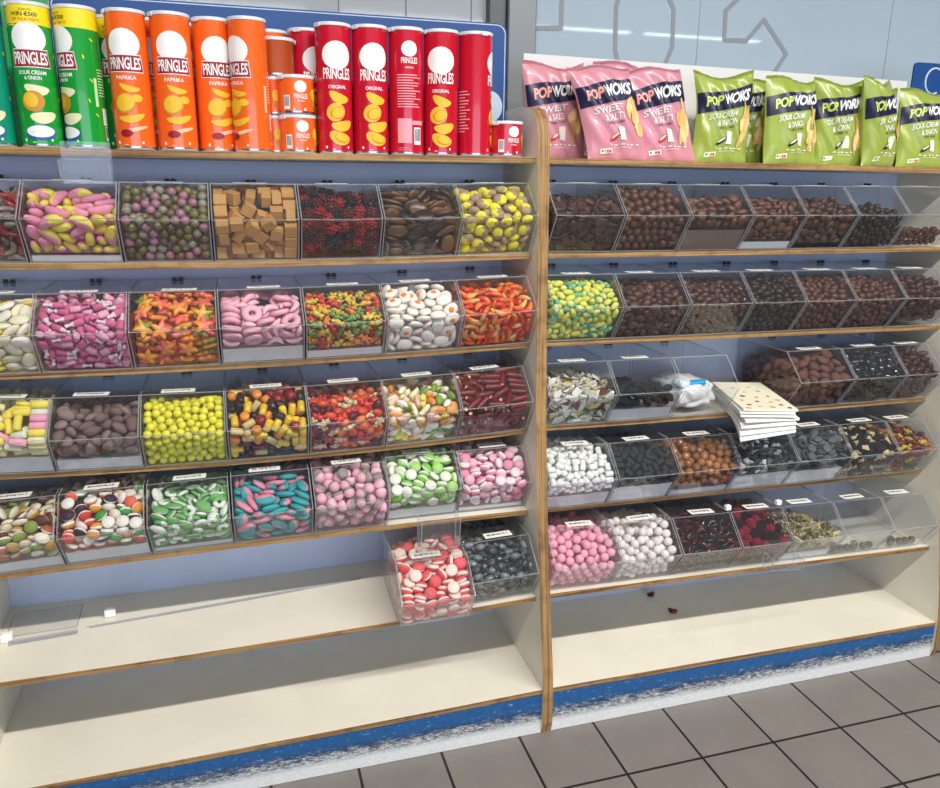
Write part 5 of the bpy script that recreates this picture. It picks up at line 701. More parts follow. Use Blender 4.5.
-9,-13,42,0,-5,1,35,70,12,14,1,36,-4,-17,-53,13,12,0,9,0,27,-7,10,12,0,9,0,-30,15,166,110,0,4,0,13,20,7,99,0,-14,-6,24,45,198,105,0,34,-3,-34,23,12,14,0,-35,4,19,
-51,64,124,0,5,5,28,39,145,110,1,-36,1,-6,-20,-27,69,0,22,-3,3,-70,185,95,1,2,-3,18,37,2,30,0,20,11,-3,-59,94,113,0,33,-4,0,-6,25,124,0,-1,-6,30,-59,18,108,1,-6,-1,36,
-22,49,123,0,-32,0,9,56,3,85,0,3,15,-24,-70,110,102,1,0,-9,18,-25,-9,55,0,5,4,-19,63,128,110,1,33,-1,12,-65,13,51,1,-25,-12,9,-58,-4,57,0,32,0,-1,39,8,99,0,-22,4,-10,
-59,-11,73,1,-35,-1,36,-28,125,107,1,8,11,36,29,-14,78,0,-13,-13,-8,42,64,114,1,25,3,-6,47,15,13,0,22,-1,-10,50,22,111,0,-27,0,-10,71,-7,62,0,31,9,17,28,129,108,1,0,-1,32,
47,-13,65,0,-6,14,18,10,-15,80,0,36,-9,21,72,8,32,0,-24,0,-19,33,109,112,1,7,1,-3,-59,20,30,1,-28,2,1,-40,108,111,0,30,2,33,71,53,105,0,-28,2,-17,70,95,113,0,-33,3,-19,
-57,52,112,1,-20,2,35,70,14,88,0,1,-14,21,59,39,112,0,22,1,30],
('R', 1, 0):[67,-30,96,1,35,-8,19,15,-10,112,0,-6,2,-22,-68,-26,99,0,-36,8,-20,-70,14,14,1,-7,-5,-18,-68,-32,71,0,-34,-2,-20,-34,-6,25,1,-8,7,6,56,-1,10,1,-32,-2,-34,-58,-34,61,1,-32,4,35,
-42,-36,74,1,36,-3,-24,-67,-35,85,0,-1,-1,-18,31,-25,53,1,-12,-2,0,-68,-14,47,0,30,2,-18,15,-7,32,0,36,7,22,66,-7,29,0,13,0,-31,3,-12,43,1,3,7,32,-14,-36,82,0,-11,3,31,
9,-38,75,0,26,-10,-8,65,-23,45,1,-32,-1,-33,22,-3,16,1,-30,3,30,-4,-13,101,1,18,-2,-33,34,-37,66,1,18,1,-1,-21,72,120,1,5,-2,-24,-62,-3,22,1,32,-1,-34,-68,-4,36,0,33,-3,34,
66,-38,78,0,-36,-5,-21,-56,-13,101,1,34,-8,14,-73,77,104,0,17,8,-17,64,-24,63,1,-1,-2,-34,40,-12,35,0,13,1,-35,-24,-2,28,1,-6,-10,-24,-31,-28,60,0,-9,6,2,-8,-25,59,0,-8,10,12,
39,-25,100,0,-8,-6,28,-69,34,116,0,31,3,-18,36,24,118,0,-1,2,22,-67,109,98,1,36,-4,-19,-46,-12,33,1,29,6,15,-47,-33,86,0,-33,-2,33,-35,-25,92,0,11,-3,31,-16,15,9,0,2,1,10,
-66,19,106,0,0,2,20,-70,0,62,1,35,-9,30,-65,-5,71,0,-27,1,8,67,10,11,1,35,3,17,-5,-1,22,0,-6,-3,-10,-64,10,46,1,9,-5,-36,-13,18,108,1,-6,-11,31,21,-29,89,0,18,-12,-16,
34,-7,105,0,-22,-2,-24,-71,2,92,0,13,0,15,-64,22,46,1,21,-2,-34,-69,47,102,0,13,8,-15,-65,116,113,0,23,1,1,-67,134,101,0,-31,7,7,39,-39,81,1,-33,-4,32,-5,-27,85,1,15,-9,-14,
-63,146,91,1,31,-1,-36,-53,-15,57,1,-9,8,8,67,32,112,0,-10,4,1,-16,-5,96,1,10,-10,34,12,-15,90,1,14,-4,-28,-64,102,108,1,30,-6,-13,-68,152,110,0,30,0,-16,-65,168,96,0,34,0,2,
-65,26,92,0,4,1,-2,13,54,111,0,-10,8,20,4,67,107,1,18,-7,-26,-29,-13,99,0,29,8,0,-67,197,96,0,34,0,33,4,23,10,0,3,1,22,-3,10,108,0,13,4,35,58,-28,87,0,-2,-4,-10,
-31,40,107,0,-23,1,-19,12,90,116,0,0,5,-2,40,1,24,1,-4,-1,-4,-25,-2,42,1,0,2,13,-68,181,106,0,-1,2,20,32,19,18,1,35,12,-16,-62,68,115,0,13,1,18,65,-9,55,1,-2,1,33,
-47,31,108,0,18,-9,-7,26,-6,51,0,-14,7,15,-43,63,114,0,32,5,14,-43,6,13,1,12,0,4,13,0,39,1,26,-12,-3,-10,-2,48,0,11,-13,11,-45,85,115,1,35,-4,1,-2,37,112,0,4,2,16,
57,54,114,1,29,-3,31,-59,27,15,0,-18,-1,-1,-57,-18,84,1,16,0,3,27,112,113,0,-6,4,20,-29,94,118,0,32,3,36,6,0,64,1,33,6,-2,54,23,9,1,-1,-1,-33,-65,19,31,0,-12,6,-29,
-49,-8,55,1,31,6,7,-34,-16,57,1,9,10,3,54,-18,105,1,-19,1,33],
('R', 1, 1):[-49,-38,82,0,-10,-36,79,0,-67,-32,73,0,-67,-27,93,0,67,-6,114,0,-62,-4,31,0,10,-38,82,0,-67,21,133,0,
-67,-6,114,0,-67,6,14,0,7,5,125,0,-32,-14,46,0,46,4,18,0,30,-38,82,0,51,-38,81,0,44,-22,97,0,
-67,-21,56,0,-35,3,122,0,4,-15,104,0,26,-26,63,0,30,3,123,0,-14,-21,96,0,67,4,18,0,5,-25,63,0,
-30,-33,75,0,-34,-26,93,0,-42,-5,31,0,67,-20,54,0,-11,-15,46,0,-67,71,100,0,47,-24,61,0,-46,6,14,0,
67,-31,71,0,-53,-16,103,0,44,-7,112,0,-13,-8,112,0,15,6,15,0,-15,6,126,0,-25,6,14,0,-55,6,125,0,
54,5,125,0,-5,6,15,0,67,-7,35,0,50,-13,44,0,51,36,138,0,30,-15,46,0,9,-15,46,0,-49,-27,65,0,
-67,19,30,0,-21,-5,31,0,-15,-25,63,0,20,-25,94,0,24,-11,109,0,-67,106,100,0,-1,-5,31,0,19,-5,31,0,
-67,33,97,0,-33,-12,108,0,-67,18,50,0,-59,108,128,0,-67,-4,93,0,-67,15,70,0,-67,74,120,0,-67,53,119,0,
-67,121,114,0,-67,136,100,0,-51,-11,48,0,-67,197,100,0,-67,176,100,0,-29,20,132,0,-67,156,100,0,-67,33,117,0,
-67,-12,74,0,-67,94,116,0,-67,14,110,0,-67,-1,57,0,46,24,13,0,20,20,129,0,8,36,131,0,67,27,128,0,
63,87,137,0,61,-19,86,0,-61,15,90,0,38,2,36,0,33,41,131,0,-20,39,134,0,-58,39,135,0,2,-19,84,0,
-14,84,136,0,56,17,30,0,-20,65,132,0,-32,-15,66,0,-60,52,99,0,-46,13,108,0,18,9,108,0,-57,139,117,0,
-41,117,124,0,-49,-17,83,0,67,24,13,0,-15,-11,77,0,-43,52,131,0,-34,91,130,0,26,24,13,0,44,23,124,0,
-20,-1,59,0,67,47,132,0,-2,55,130,0],
('R', 1, 2):[65,-34,72,0,-24,8,33,-67,-23,90,0,-9,-2,19,-46,-37,85,0,30,-12,27,56,-3,120,0,-5,0,-35,-20,-38,85,1,11,3,-2,-68,-31,72,1,-10,-6,5,32,-33,81,0,8,4,-33,24,-25,62,1,-32,3,-34,
-18,-29,64,0,-1,-8,-14,9,-8,112,0,-1,3,-20,11,-24,97,1,2,0,-5,46,-27,68,0,15,0,-24,63,-28,90,0,-36,-1,1,6,-37,82,1,-3,1,-32,39,-20,99,0,34,4,-14,-67,77,112,0,33,-9,5,
-67,52,110,1,26,-4,9,-66,61,92,1,2,1,7,-68,31,105,1,-3,6,21,-65,-14,61,1,-3,1,-25,-68,138,92,1,34,0,-19,35,-3,112,0,-33,6,10,-14,-8,107,0,8,1,19,-64,-5,102,0,-11,0,-3,
-71,14,92,1,20,-12,17,65,-11,102,0,-12,-7,3,-46,-27,66,1,-17,12,0,-68,86,92,1,-3,1,20,-64,186,92,1,36,-2,11,5,-21,65,0,-10,-7,14,-66,106,106,0,2,-5,8,-66,161,92,1,-34,0,0,
-68,-7,79,1,-1,-7,19,33,86,118,0,-6,-1,6,-66,7,66,1,13,9,35,-12,-19,93,0,-30,4,22,-65,21,69,0,25,-8,-4,-33,-5,100,1,-36,14,15,-54,144,104,1,-34,-1,-15,-63,111,92,0,-33,1,7,
-56,8,107,0,-12,8,-6,-34,-21,91,1,-25,13,18,-18,19,111,0,-25,2,-36,65,-10,60,0,-34,1,28,67,32,120,0,-29,3,20,-40,12,107,0,-15,-3,-8,26,-14,87,1,-30,-1,5,-51,-18,89,1,4,13,-30,
48,20,114,0,-34,-1,-23,32,42,110,0,-14,3,32,63,-6,75,0,-2,-1,-2,-13,65,110,1,-18,1,-18,11,32,108,1,-28,-13,-1],
('R', 1, 3):[-61,94,105,0,14,2,-21,-11,-37,87,0,30,-3,34,-51,-39,76,0,27,4,4,48,-35,70,1,-35,10,23,23,-36,82,1,13,11,-27,-16,-32,65,1,3,-11,-20,-62,-24,64,1,-17,-2,-17,-40,-28,58,1,10,7,29,
57,-10,34,1,1,-9,-14,5,-36,71,1,25,7,6,-61,196,91,0,15,-3,15,-30,-14,111,1,-6,-1,34,10,-17,101,1,-2,1,17,-18,-16,41,0,34,9,11,-57,-16,42,0,9,11,24,48,-25,97,1,14,-1,6,
-55,54,112,0,35,4,32,-62,6,35,1,20,0,19,47,-22,49,1,11,4,33,31,-22,101,1,-14,6,-29,36,-35,79,0,26,9,19,30,-9,38,0,0,0,-5,23,-26,55,1,-3,12,12,-56,160,85,1,2,1,8,
-57,12,73,0,8,1,12,-57,-4,111,0,-3,-7,-14,2,-22,50,1,1,-12,-20,-56,-31,84,0,-29,5,28,-55,16,59,0,31,2,-7,-58,77,100,0,-27,-1,-23,-55,-14,104,0,-4,-1,0,-57,31,85,1,35,1,14,
-55,156,100,1,-2,-6,-13,-58,68,88,0,-30,3,-24,-27,-32,77,1,-4,-2,2,-57,124,85,0,34,0,-21,56,-31,84,0,-8,4,10,-58,177,92,1,28,10,17,-57,12,113,1,-5,6,15,-1,-5,113,0,4,-7,34,
-56,-23,93,0,-26,5,28,17,-1,29,0,36,1,-11,-56,43,93,1,-1,4,16,62,-9,106,1,14,-2,19,-6,1,29,1,-1,1,-24,-55,34,106,1,0,0,-5,-56,141,94,0,35,-1,-15,13,-29,86,1,-21,-7,-27,
-58,94,88,1,-27,0,-13,-31,2,29,0,-1,-1,31,-17,-17,98,1,-3,-4,-14,-54,20,98,0,-32,1,-34,-38,-11,42,1,-29,6,9,-55,56,100,1,-33,1,-31,-55,115,96,0,-1,-2,-29,-57,21,44,0,-34,-8,-29,
-37,135,111,0,-35,2,18,-35,-27,87,1,34,-7,-14,62,-23,65,0,16,6,-19,-55,-1,51,1,36,-2,2,35,-8,106,0,-16,-2,-34,39,5,29,0,0,2,24,-57,-6,85,1,-28,-10,-34,26,17,115,1,-1,0,-16,
4,9,116,1,-6,6,4,-55,7,92,0,27,-3,2,2,-7,38,1,-3,-3,27,-47,127,103,0,-4,0,-10,-37,-19,95,1,6,-6,-30,-41,188,99,0,0,4,-7,-9,-7,103,1,-35,10,13,33,67,116,1,34,1,32,
35,-16,58,1,-34,7,21,-54,-12,66,0,14,-6,25,-39,7,112,1,36,-7,-14,-2,82,115,1,34,0,4,45,12,109,1,9,-2,17,-50,1,35,1,13,-9,-14,-40,67,112,1,-6,3,24,-25,92,112,0,-34,-2,33,
60,18,107,1,-11,-2,-18,-46,98,105,1,-29,0,-14,-44,198,90,0,-32,-8,19,-22,-18,63,0,9,1,-31,4,-15,88,1,-31,6,13,-8,-10,52,0,-30,5,34,17,2,103,1,33,-10,-27,39,100,112,0,28,-1,22,
-27,165,105,1,0,0,-31,-40,79,85,1,35,0,-21,-3,-26,73,1,-28,-13,-27,-14,-16,85,1,-1,2,5],
('R', 1, 4):[-53,-15,106,1,27,4,-21,-59,-38,79,1,33,-4,-7,57,-40,79,1,-10,0,-1,-64,-18,88,0,24,7,19,-18,-39,77,1,-7,8,5,-51,-17,44,1,14,1,-36,34,-38,79,0,-18,-5,-32,-61,64,91,0,6,1,14,
52,-20,101,0,4,2,0,-53,-28,63,0,-26,-8,-32,-62,-10,57,0,7,10,18,-61,-5,32,1,-10,17,-34,-59,156,91,1,3,1,27,-31,-28,63,0,32,-12,-13,-61,119,93,0,-2,-1,-27,-32,-18,106,0,35,0,-34,
-25,-29,87,0,28,6,6,-61,89,114,0,-34,1,-20,54,-25,56,1,14,5,33,-61,12,22,1,-29,-7,21,-25,-15,41,0,17,-1,-35,-47,-28,92,1,-6,-2,5,-60,73,106,1,-35,-7,-11,20,-4,26,1,27,11,9,
-62,12,50,0,11,5,-22,-61,-1,100,0,22,14,-9,13,-27,59,1,7,10,26,-11,-26,58,0,2,-11,-13,-26,-3,27,0,-23,3,2,-60,6,67,0,-1,-1,-27,10,-24,95,0,29,-2,-3,-62,6,83,0,-26,1,-19,
60,31,118,0,-28,-12,-36,17,-31,79,0,19,10,15,34,-25,61,0,-11,-14,-23,2,-32,74,1,-23,-6,-20,-60,37,104,1,2,7,23,46,-4,28,0,-2,5,33,-41,187,102,0,-17,0,14,58,3,20,1,3,1,-8,
-57,178,93,0,-34,2,4,-5,-7,33,1,12,1,2,-54,198,92,1,-33,-5,32,-59,87,93,1,33,-1,27,61,-27,88,1,-28,3,20,-54,53,108,0,5,-9,-20,-60,16,104,0,27,7,-33,-44,4,24,1,-18,-5,4,
-14,-21,98,0,0,-7,-12,5,0,109,0,-16,11,19,2,-14,45,0,1,-6,35,60,-14,43,0,29,10,-31,16,-11,103,0,-2,10,28,3,22,113,0,8,5,13,-44,148,106,1,-10,-2,-5,-3,4,21,1,-35,-4,-32,
-2,59,113,1,-4,2,-29,9,100,114,1,-35,-3,32,-56,104,104,0,-30,0,-7,39,-12,42,0,-29,-12,-4,40,-25,86,0,1,-12,-12,62,17,105,0,12,6,14,-55,27,93,0,-34,1,0,21,-13,45,1,26,-1,-10,
-55,15,36,0,11,-1,14,-51,-9,74,0,29,4,16,-13,-2,107,1,32,0,24,34,65,114,0,7,-7,-7,-51,137,96,0,-2,5,0,58,-22,71,1,8,-4,36,-25,14,21,1,-2,-1,24,-6,124,108,1,-10,8,-7,
-7,-22,82,0,30,4,25,-46,46,91,1,3,1,34,-41,-25,76,0,14,1,-25,47,-1,95,0,13,11,13,-34,23,107,0,-6,5,-1,24,-15,89,0,26,6,28,54,62,112,1,10,-3,-21,21,10,110,0,28,-1,-33,
42,108,109,1,-14,-8,-12,-32,162,107,0,-33,3,-2,-38,130,108,1,-27,-6,-32,36,11,24,0,-20,-7,-29,-25,55,105,0,0,15,-4,-40,41,106,0,26,6,-21,-28,-10,60,0,-5,14,22],
('R', 1, 5):[-48,-19,100,0,28,1,13,-60,-39,82,0,9,-1,-3,-62,114,93,0,-25,-1,-25,34,-37,82,0,4,-6,27,-60,4,14,0,11,2,1,-63,-19,49,0,-34,12,23,-63,5,68,0,-25,3,21,0,-39,80,0,-1,3,2,
-2,-28,94,0,-31,-3,6,60,-37,76,0,22,3,3,-34,-20,52,0,35,0,5,-63,-6,31,0,19,7,14,-61,-11,91,0,-24,-8,-32,23,-33,70,0,-13,10,8,-28,3,15,0,18,3,36,-27,-32,89,0,29,-2,5,
-55,-31,67,0,-15,6,3,-61,26,91,0,5,1,26,-18,-25,58,0,-20,-9,-31,32,-20,50,0,-25,1,-34,-64,60,79,0,23,-8,-22,-60,90,91,0,34,2,16,-63,-3,53,0,-31,-7,-18,-21,-35,74,0,0,-4,-3,
-63,64,96,0,34,2,21,-63,82,77,0,-34,2,-15,-3,-30,66,0,-12,3,4,-61,-18,76,0,30,7,1,63,-15,46,0,-20,-5,-25,-61,178,78,0,15,3,-29,-52,100,101,0,-2,9,11,-3,-16,44,0,-11,-9,-12,
42,-2,23,0,-23,0,-34,10,4,15,0,-12,-6,-28,-60,21,12,0,-32,5,0,-63,124,77,0,2,-2,21,14,-15,43,0,29,-13,-18,-41,-37,76,0,-12,11,13,-62,103,78,0,13,5,-12,60,-27,61,0,21,0,1,
-60,160,77,0,36,-2,34,-60,196,77,0,-3,1,33,20,-4,27,0,26,-1,-32,30,6,14,0,-9,-8,35,-33,-10,35,0,-8,-10,-5,61,-5,29,0,19,9,-1,-45,0,23,0,-1,0,-22,50,-29,88,0,-8,-1,10,
-60,151,90,0,-1,1,-32,-60,5,86,0,22,5,36,-62,41,77,0,-32,4,24,-17,-6,30,0,27,-6,-14,-49,-12,40,0,-28,-11,-14,-60,45,92,0,-6,2,1,63,6,15,0,0,17,-21,-61,20,77,0,-36,-3,-10,
-7,4,17,0,23,0,14,-59,133,90,0,-1,0,34,5,66,100,0,-18,5,7,-14,-18,97,0,25,17,-20,42,-30,67,0,13,-8,-6,15,-4,101,0,35,5,27,47,-13,40,0,-19,11,22,30,-9,38,0,-35,-10,29,
14,-20,62,0,-5,-7,28,21,30,102,0,21,1,18,-46,-23,85,0,-32,1,30,-55,143,77,0,-30,-1,-35,-31,-17,93,0,35,-8,-29,0,-2,31,0,2,-6,20,-51,19,27,0,19,-15,32,45,-6,88,0,-2,3,20,
-50,-13,60,0,-11,-2,-20,52,66,103,0,-32,-10,-9,28,-7,91,0,3,5,23,-54,14,52,0,3,-11,-21,-53,6,38,0,22,2,-5,-44,32,93,0,-31,-1,-18,-39,19,11,0,-32,0,-9,1,20,11,0,30,-1,30,
12,-26,81,0,-28,11,25,46,13,12,0,-15,3,21,-45,59,93,0,9,7,9,-19,-7,49,0,35,6,26,60,10,91,0,1,2,16,63,-9,86,0,1,-12,-22,-27,60,92,0,26,6,-23,-26,42,93,0,-9,4,3,
23,21,12,0,-4,-4,33,44,131,93,0,-10,-4,-12,-18,18,12,0,32,-7,12,-23,-2,96,0,19,0,34,48,-14,59,0,-1,8,9,-41,191,78,0,-20,2,-22,13,121,91,0,-28,12,-24,-46,10,69,0,0,7,-17,
62,128,94,0,32,-13,-15,-19,-10,66,0,-24,-6,-18,-8,-21,78,0,-23,-1,-33],
('R', 1, 6):[-8,-15,41,0,14,-3,-33,-62,-13,45,0,7,6,-23,14,-17,44,0,12,3,-35,45,-15,41,0,28,-12,-9,-62,92,11,0,4,1,18,-61,71,12,0,-21,2,9,-60,60,25,0,35,-4,-28,-63,-5,29,0,-22,-8,-15,
-62,30,43,0,9,4,14,-61,80,25,0,29,4,9,-62,101,24,0,5,0,23,-9,7,11,0,7,4,21,-62,8,43,0,-34,-1,-16,-52,107,36,0,-10,-1,5,62,1,17,0,-3,12,11,-59,4,13,0,-16,5,33,
-63,148,12,0,-22,1,-14,18,-3,23,0,-7,7,4,-62,169,11,0,32,4,-17,-53,158,22,0,8,1,34,61,-11,35,0,-29,7,31,-61,128,13,0,-35,9,28,-60,48,37,0,-22,-3,8,11,7,11,0,35,1,-30,
28,-9,35,0,6,-4,-21,-59,36,11,0,-9,0,-4,40,-3,23,0,-4,-8,-13,-59,120,28,0,-2,0,-32,-20,-6,29,0,-20,3,32,-61,32,27,0,24,1,-10,-62,14,27,0,-19,-5,-10,-58,54,11,0,-33,-1,5,
-59,111,11,0,0,2,0,-41,-2,24,0,13,-4,3,-49,-11,38,0,16,-9,-13,-34,-9,38,0,-17,5,-13,-40,7,11,0,-36,-2,-7,31,9,11,0,-6,1,-25,49,9,11,0,6,-4,12,-58,20,11,0,-6,1,-2,
-52,69,36,0,3,0,-19,-1,-5,27,0,-32,-8,-6,-52,187,11,0,2,-2,7,-8,1,40,0,10,-4,-28,-48,94,29,0,12,8,9,-24,14,12,0,19,3,19,-13,24,43,0,-27,2,21,-35,72,39,0,12,-10,-27,
50,68,39,0,-18,-3,1,25,33,40,0,-6,1,8,-47,137,23,0,34,1,12,62,4,40,0,-17,16,-8,11,-1,40,0,32,-4,-30,-21,95,36,0,-3,-6,8,-50,47,25,0,-9,-1,10],
('R', 2, 0):[-16,-40,80,1,-14,6,3,-53,8,132,0,6,-1,2,20,-22,93,0,-30,-4,-24,39,-38,78,1,30,12,6,69,-39,84,0,-8,-5,6,-55,-14,108,0,5,-5,22,55,-30,92,0,-1,-3,8,69,-16,106,0,18,1,-30,
-75,-1,23,0,8,-8,-18,-75,8,125,1,-4,1,18,-49,-36,80,1,-4,-2,-24,6,-39,78,0,13,-6,-31,36,-22,97,1,-6,-2,19,-75,-37,79,1,-18,16,13,32,-9,114,0,34,-5,24,-34,-32,90,1,-22,4,1,
-31,-33,70,0,-13,-11,-28,-2,-20,50,0,35,9,10,46,-25,57,0,24,7,7,-7,-2,119,0,31,0,7,-61,-32,68,0,-29,-12,-17,-75,-24,55,1,-2,-12,-19,75,-31,66,0,16,11,20,-21,4,124,1,-9,1,-27,
-20,-21,52,1,10,-10,-13,-7,1,17,0,18,1,-35,32,-18,51,0,-33,-5,-22,-35,-17,46,1,20,11,15,-34,-21,102,0,-18,3,-33,42,0,122,0,-6,5,-11,39,5,12,1,3,-6,-35,-58,7,11,0,-28,3,8,
-35,-10,114,0,30,-1,-35,-71,-16,102,0,36,3,9,-12,-10,35,0,-1,9,19,-47,-27,60,0,-5,-11,-9,-64,-13,40,0,3,-3,-3,67,-20,49,0,15,-9,-26,25,-31,68,1,-33,7,22,-44,-7,32,0,-10,14,7,
-72,-4,112,0,16,-5,-27,46,-14,39,0,21,-4,-2,-75,132,123,1,32,8,18,5,-29,64,1,-8,5,3,-40,4,121,1,19,3,8,-57,0,25,1,19,0,10,-74,-10,87,1,24,-5,-24,56,-32,71,0,8,-15,-31,
-66,-28,90,1,28,-12,-34,-4,-30,88,0,13,-4,-30,-70,43,127,0,15,-5,-5,73,-2,24,1,35,-5,-11,-75,8,39,0,11,-4,19,-75,41,103,0,-17,-6,16,21,-12,104,1,33,7,9,-75,130,105,1,22,0,-17,
48,-15,105,1,-16,-3,21,6,15,126,1,-28,-1,-28,-75,75,105,0,-33,-1,18,-26,1,24,0,-27,-8,6,37,-3,27,1,2,0,6,5,-7,33,1,-2,-4,-10,-18,-23,95,0,33,-8,-4,43,89,128,0,20,1,-26,
14,-2,116,0,-13,11,5,-74,103,105,1,7,1,14,75,-21,93,0,-6,-6,-18,18,1,23,0,35,3,-29,59,-7,31,1,-29,9,34,-75,158,105,0,3,0,-16,15,-16,49,0,-2,4,21,-74,157,120,1,2,-3,14,
15,9,11,1,-7,1,0,59,-4,113,0,0,5,26,73,12,121,1,-9,-6,-25,62,29,127,1,24,1,-15,-40,12,14,1,17,3,16,1,-20,98,0,-14,-4,-8,-18,33,126,1,-4,-1,-16,-57,12,118,0,-7,1,-31,
-74,114,118,1,-13,-1,-23,5,37,127,0,16,0,16,23,-8,37,1,-33,-1,-13,-63,102,126,0,18,3,-1,-25,12,11,0,9,0,-17,22,9,122,0,-35,-14,-31,-75,-19,73,0,27,12,21,-69,18,11,0,20,1,4,
-72,15,110,0,23,-1,-26,-51,-20,91,0,-7,4,-3,39,-20,83,1,7,-1,-4,-15,-11,106,1,-24,-4,-7,-9,61,127,0,-6,0,-29,60,69,124,0,-31,2,16,-70,5,95,0,-2,5,-3,55,10,122,0,3,4,20,
55,7,19,0,24,7,-11,4,-7,105,1,-1,10,15,67,89,124,1,-4,-12,-7,-69,91,118,0,15,0,32,5,102,125,1,-31,-3,-10,-72,59,117,1,-7,2,25,-70,12,63,0,9,6,1,17,180,115,0,-10,-2,35,
18,-21,78,1,34,-5,-20,72,15,11,1,-27,3,-27,21,78,124,1,-7,2,-3,-70,10,79,1,-19,-6,-33,-71,-3,50,1,1,-1,9,-61,64,128,0,-6,-1,28,-70,177,116,0,-8,3,-30,-68,33,116,1,-7,0,-1,
-59,26,129,0,18,-2,10,28,36,125,0,-20,-1,-5,-68,17,27,1,23,0,-35,47,115,125,0,-3,-2,-29,-68,186,105,0,27,0,32,-69,-2,69,1,-32,4,2,75,3,109,1,-5,8,18,-19,-23,75,1,0,12,22,
-53,85,128,1,-34,-1,-24,60,106,124,1,-16,2,-25,-39,121,123,1,6,5,27,-5,17,11,1,-33,1,-30,-23,150,119,0,-4,8,-19,44,65,123,1,6,4,-20,41,130,119,1,2,-5,29,-26,107,120,0,34,6,16,
75,35,121,0,-35,-6,-16,-50,-7,52,0,6,-4,-11,-66,76,117,1,-32,2,-1,-13,-11,60,0,19,6,26,-13,136,117,1,19,-1,12,56,137,121,0,20,5,-14,-36,-17,66,0,32,6,-1,-54,165,119,0,32,7,-5,
51,158,119,1,20,2,-7,73,1,39,1,-23,4,24,-8,19,116,1,18,-15,12,-22,-1,42,1,26,-6,3,-51,5,105,1,-21,5,30,30,-3,76,0,-3,-4,18],
('R', 2, 1):[29,-38,75,1,-8,6,3,-41,3,13,1,-8,5,3,-28,-22,51,1,-8,3,1,-54,-39,84,1,-25,-3,3,67,-39,81,0,22,-9,-33,-69,-30,74,1,-2,2,22,49,-35,83,1,22,0,15,-2,-40,78,1,14,4,34,
-72,89,113,1,-12,1,17,-57,-9,111,0,-31,-5,19,-69,-14,43,1,-9,5,9,-70,7,14,0,-4,11,-10,-68,-27,89,1,-32,-6,-28,-62,-3,25,0,-3,5,5,-71,3,106,1,-22,14,-13,-14,-28,63,0,-26,-8,-31,
3,-19,47,0,-4,-5,-4,43,-7,111,0,-19,5,-36,-71,55,106,0,-16,-4,11,-36,-36,75,0,35,-11,-14,68,-16,44,1,-29,5,31,-36,-18,104,1,-18,-3,33,62,-16,106,1,2,-5,8,-41,-11,34,1,13,8,31,
-5,7,12,0,32,4,18,-54,-23,97,1,-3,4,-7,-65,-25,60,0,2,5,32,30,-6,28,0,15,9,29,-7,-8,112,1,-12,8,-17,19,-20,98,0,18,7,6,33,-29,88,1,3,-8,-30,-17,77,121,1,11,4,32,
-71,165,98,1,-30,-2,18,-21,-32,84,1,29,-11,-8,-15,-21,96,1,6,-4,-7,-71,14,71,0,-23,4,15,-68,136,110,0,-5,-1,-10,6,-7,30,0,23,4,3,42,21,114,0,-20,7,17,22,-24,58,0,3,-13,-25,
40,-19,99,0,-22,0,27,-71,18,51,1,7,-8,-8,54,3,19,0,-29,-4,0,71,-27,64,0,1,13,-2,-69,-9,88,0,24,-11,-2,-69,76,98,0,-27,1,10,-69,30,109,1,-33,0,-27,52,-26,66,1,33,4,-7,
32,9,11,1,1,-2,-21,-69,8,35,1,3,10,22,-67,182,109,1,35,-1,23,14,-33,85,0,10,-6,-27,23,-4,108,1,-31,-4,-23,-51,-19,51,0,-16,-12,-9,-18,4,19,1,11,7,-28,68,15,115,1,-4,6,7,
66,46,119,1,-34,-7,36,73,8,14,0,24,4,-18,7,-28,65,0,-6,8,24,34,91,117,1,-26,-2,-17,69,-25,90,1,-7,-11,-7,47,-15,46,0,-19,-2,-9,-45,53,113,1,18,-1,-20,-38,5,112,1,31,7,21,
-71,17,92,1,19,-6,24,3,-20,89,1,-35,-7,-21,-68,197,96,1,3,1,27,-68,-2,54,0,-29,0,36,14,5,17,0,25,3,-9,-71,98,99,0,-27,3,-18,-22,-7,110,1,14,4,24,53,-4,32,1,0,3,-26,
7,6,114,1,-28,13,-13,-22,-6,33,0,-11,2,29,38,-23,61,1,33,10,-6,-70,26,17,0,-25,16,23,-70,121,98,1,-8,-1,21,-67,-7,68,0,5,-1,8,-53,90,115,1,-2,-5,-13,-56,76,110,1,32,-5,-9,
70,194,111,1,-5,2,-12,-33,163,110,0,5,6,-1,72,1,31,1,13,6,-22,-35,-23,85,0,-4,12,18,20,-11,43,0,-28,6,-12,66,111,116,1,3,2,-3,-63,158,110,0,1,2,4,-35,76,114,1,-9,-2,-19,
-28,50,111,0,34,-3,17,4,67,110,0,-12,12,31,-66,38,96,0,-1,-3,3,70,92,112,0,-24,4,22,-58,13,109,0,34,8,34,15,96,114,0,-3,7,11,9,164,111,0,28,-6,28,5,-6,98,0,36,8,22,
-24,94,115,0,-36,7,-20,61,168,110,1,5,-3,-15,-28,-15,66,1,-31,-2,-32,-5,49,110,1,3,0,-32,-51,-22,72,0,-33,8,9,68,72,111,1,-5,7,4,-61,114,111,1,-5,0,-22,15,142,114,0,7,1,-20,
-52,20,11,1,34,1,17,-26,139,110,1,-30,-3,20,53,150,110,1,9,2,27,51,97,113,1,-31,0,21,-16,68,110,1,-2,-3,-11,31,44,112,0,-14,-1,22,65,25,10,0,7,1,1,-10,157,108,1,-36,0,25,
-16,10,110,0,-17,-1,-6,-14,24,11,1,-4,-1,3,20,79,109,1,-1,-1,-21,-18,30,110,0,1,-4,6,-11,-9,53,0,17,-8,-25,61,-9,54,0,4,8,21,-36,7,27,0,8,-5,-25,-41,32,109,0,27,-2,-2,
69,-8,95,0,-26,-1,-27],
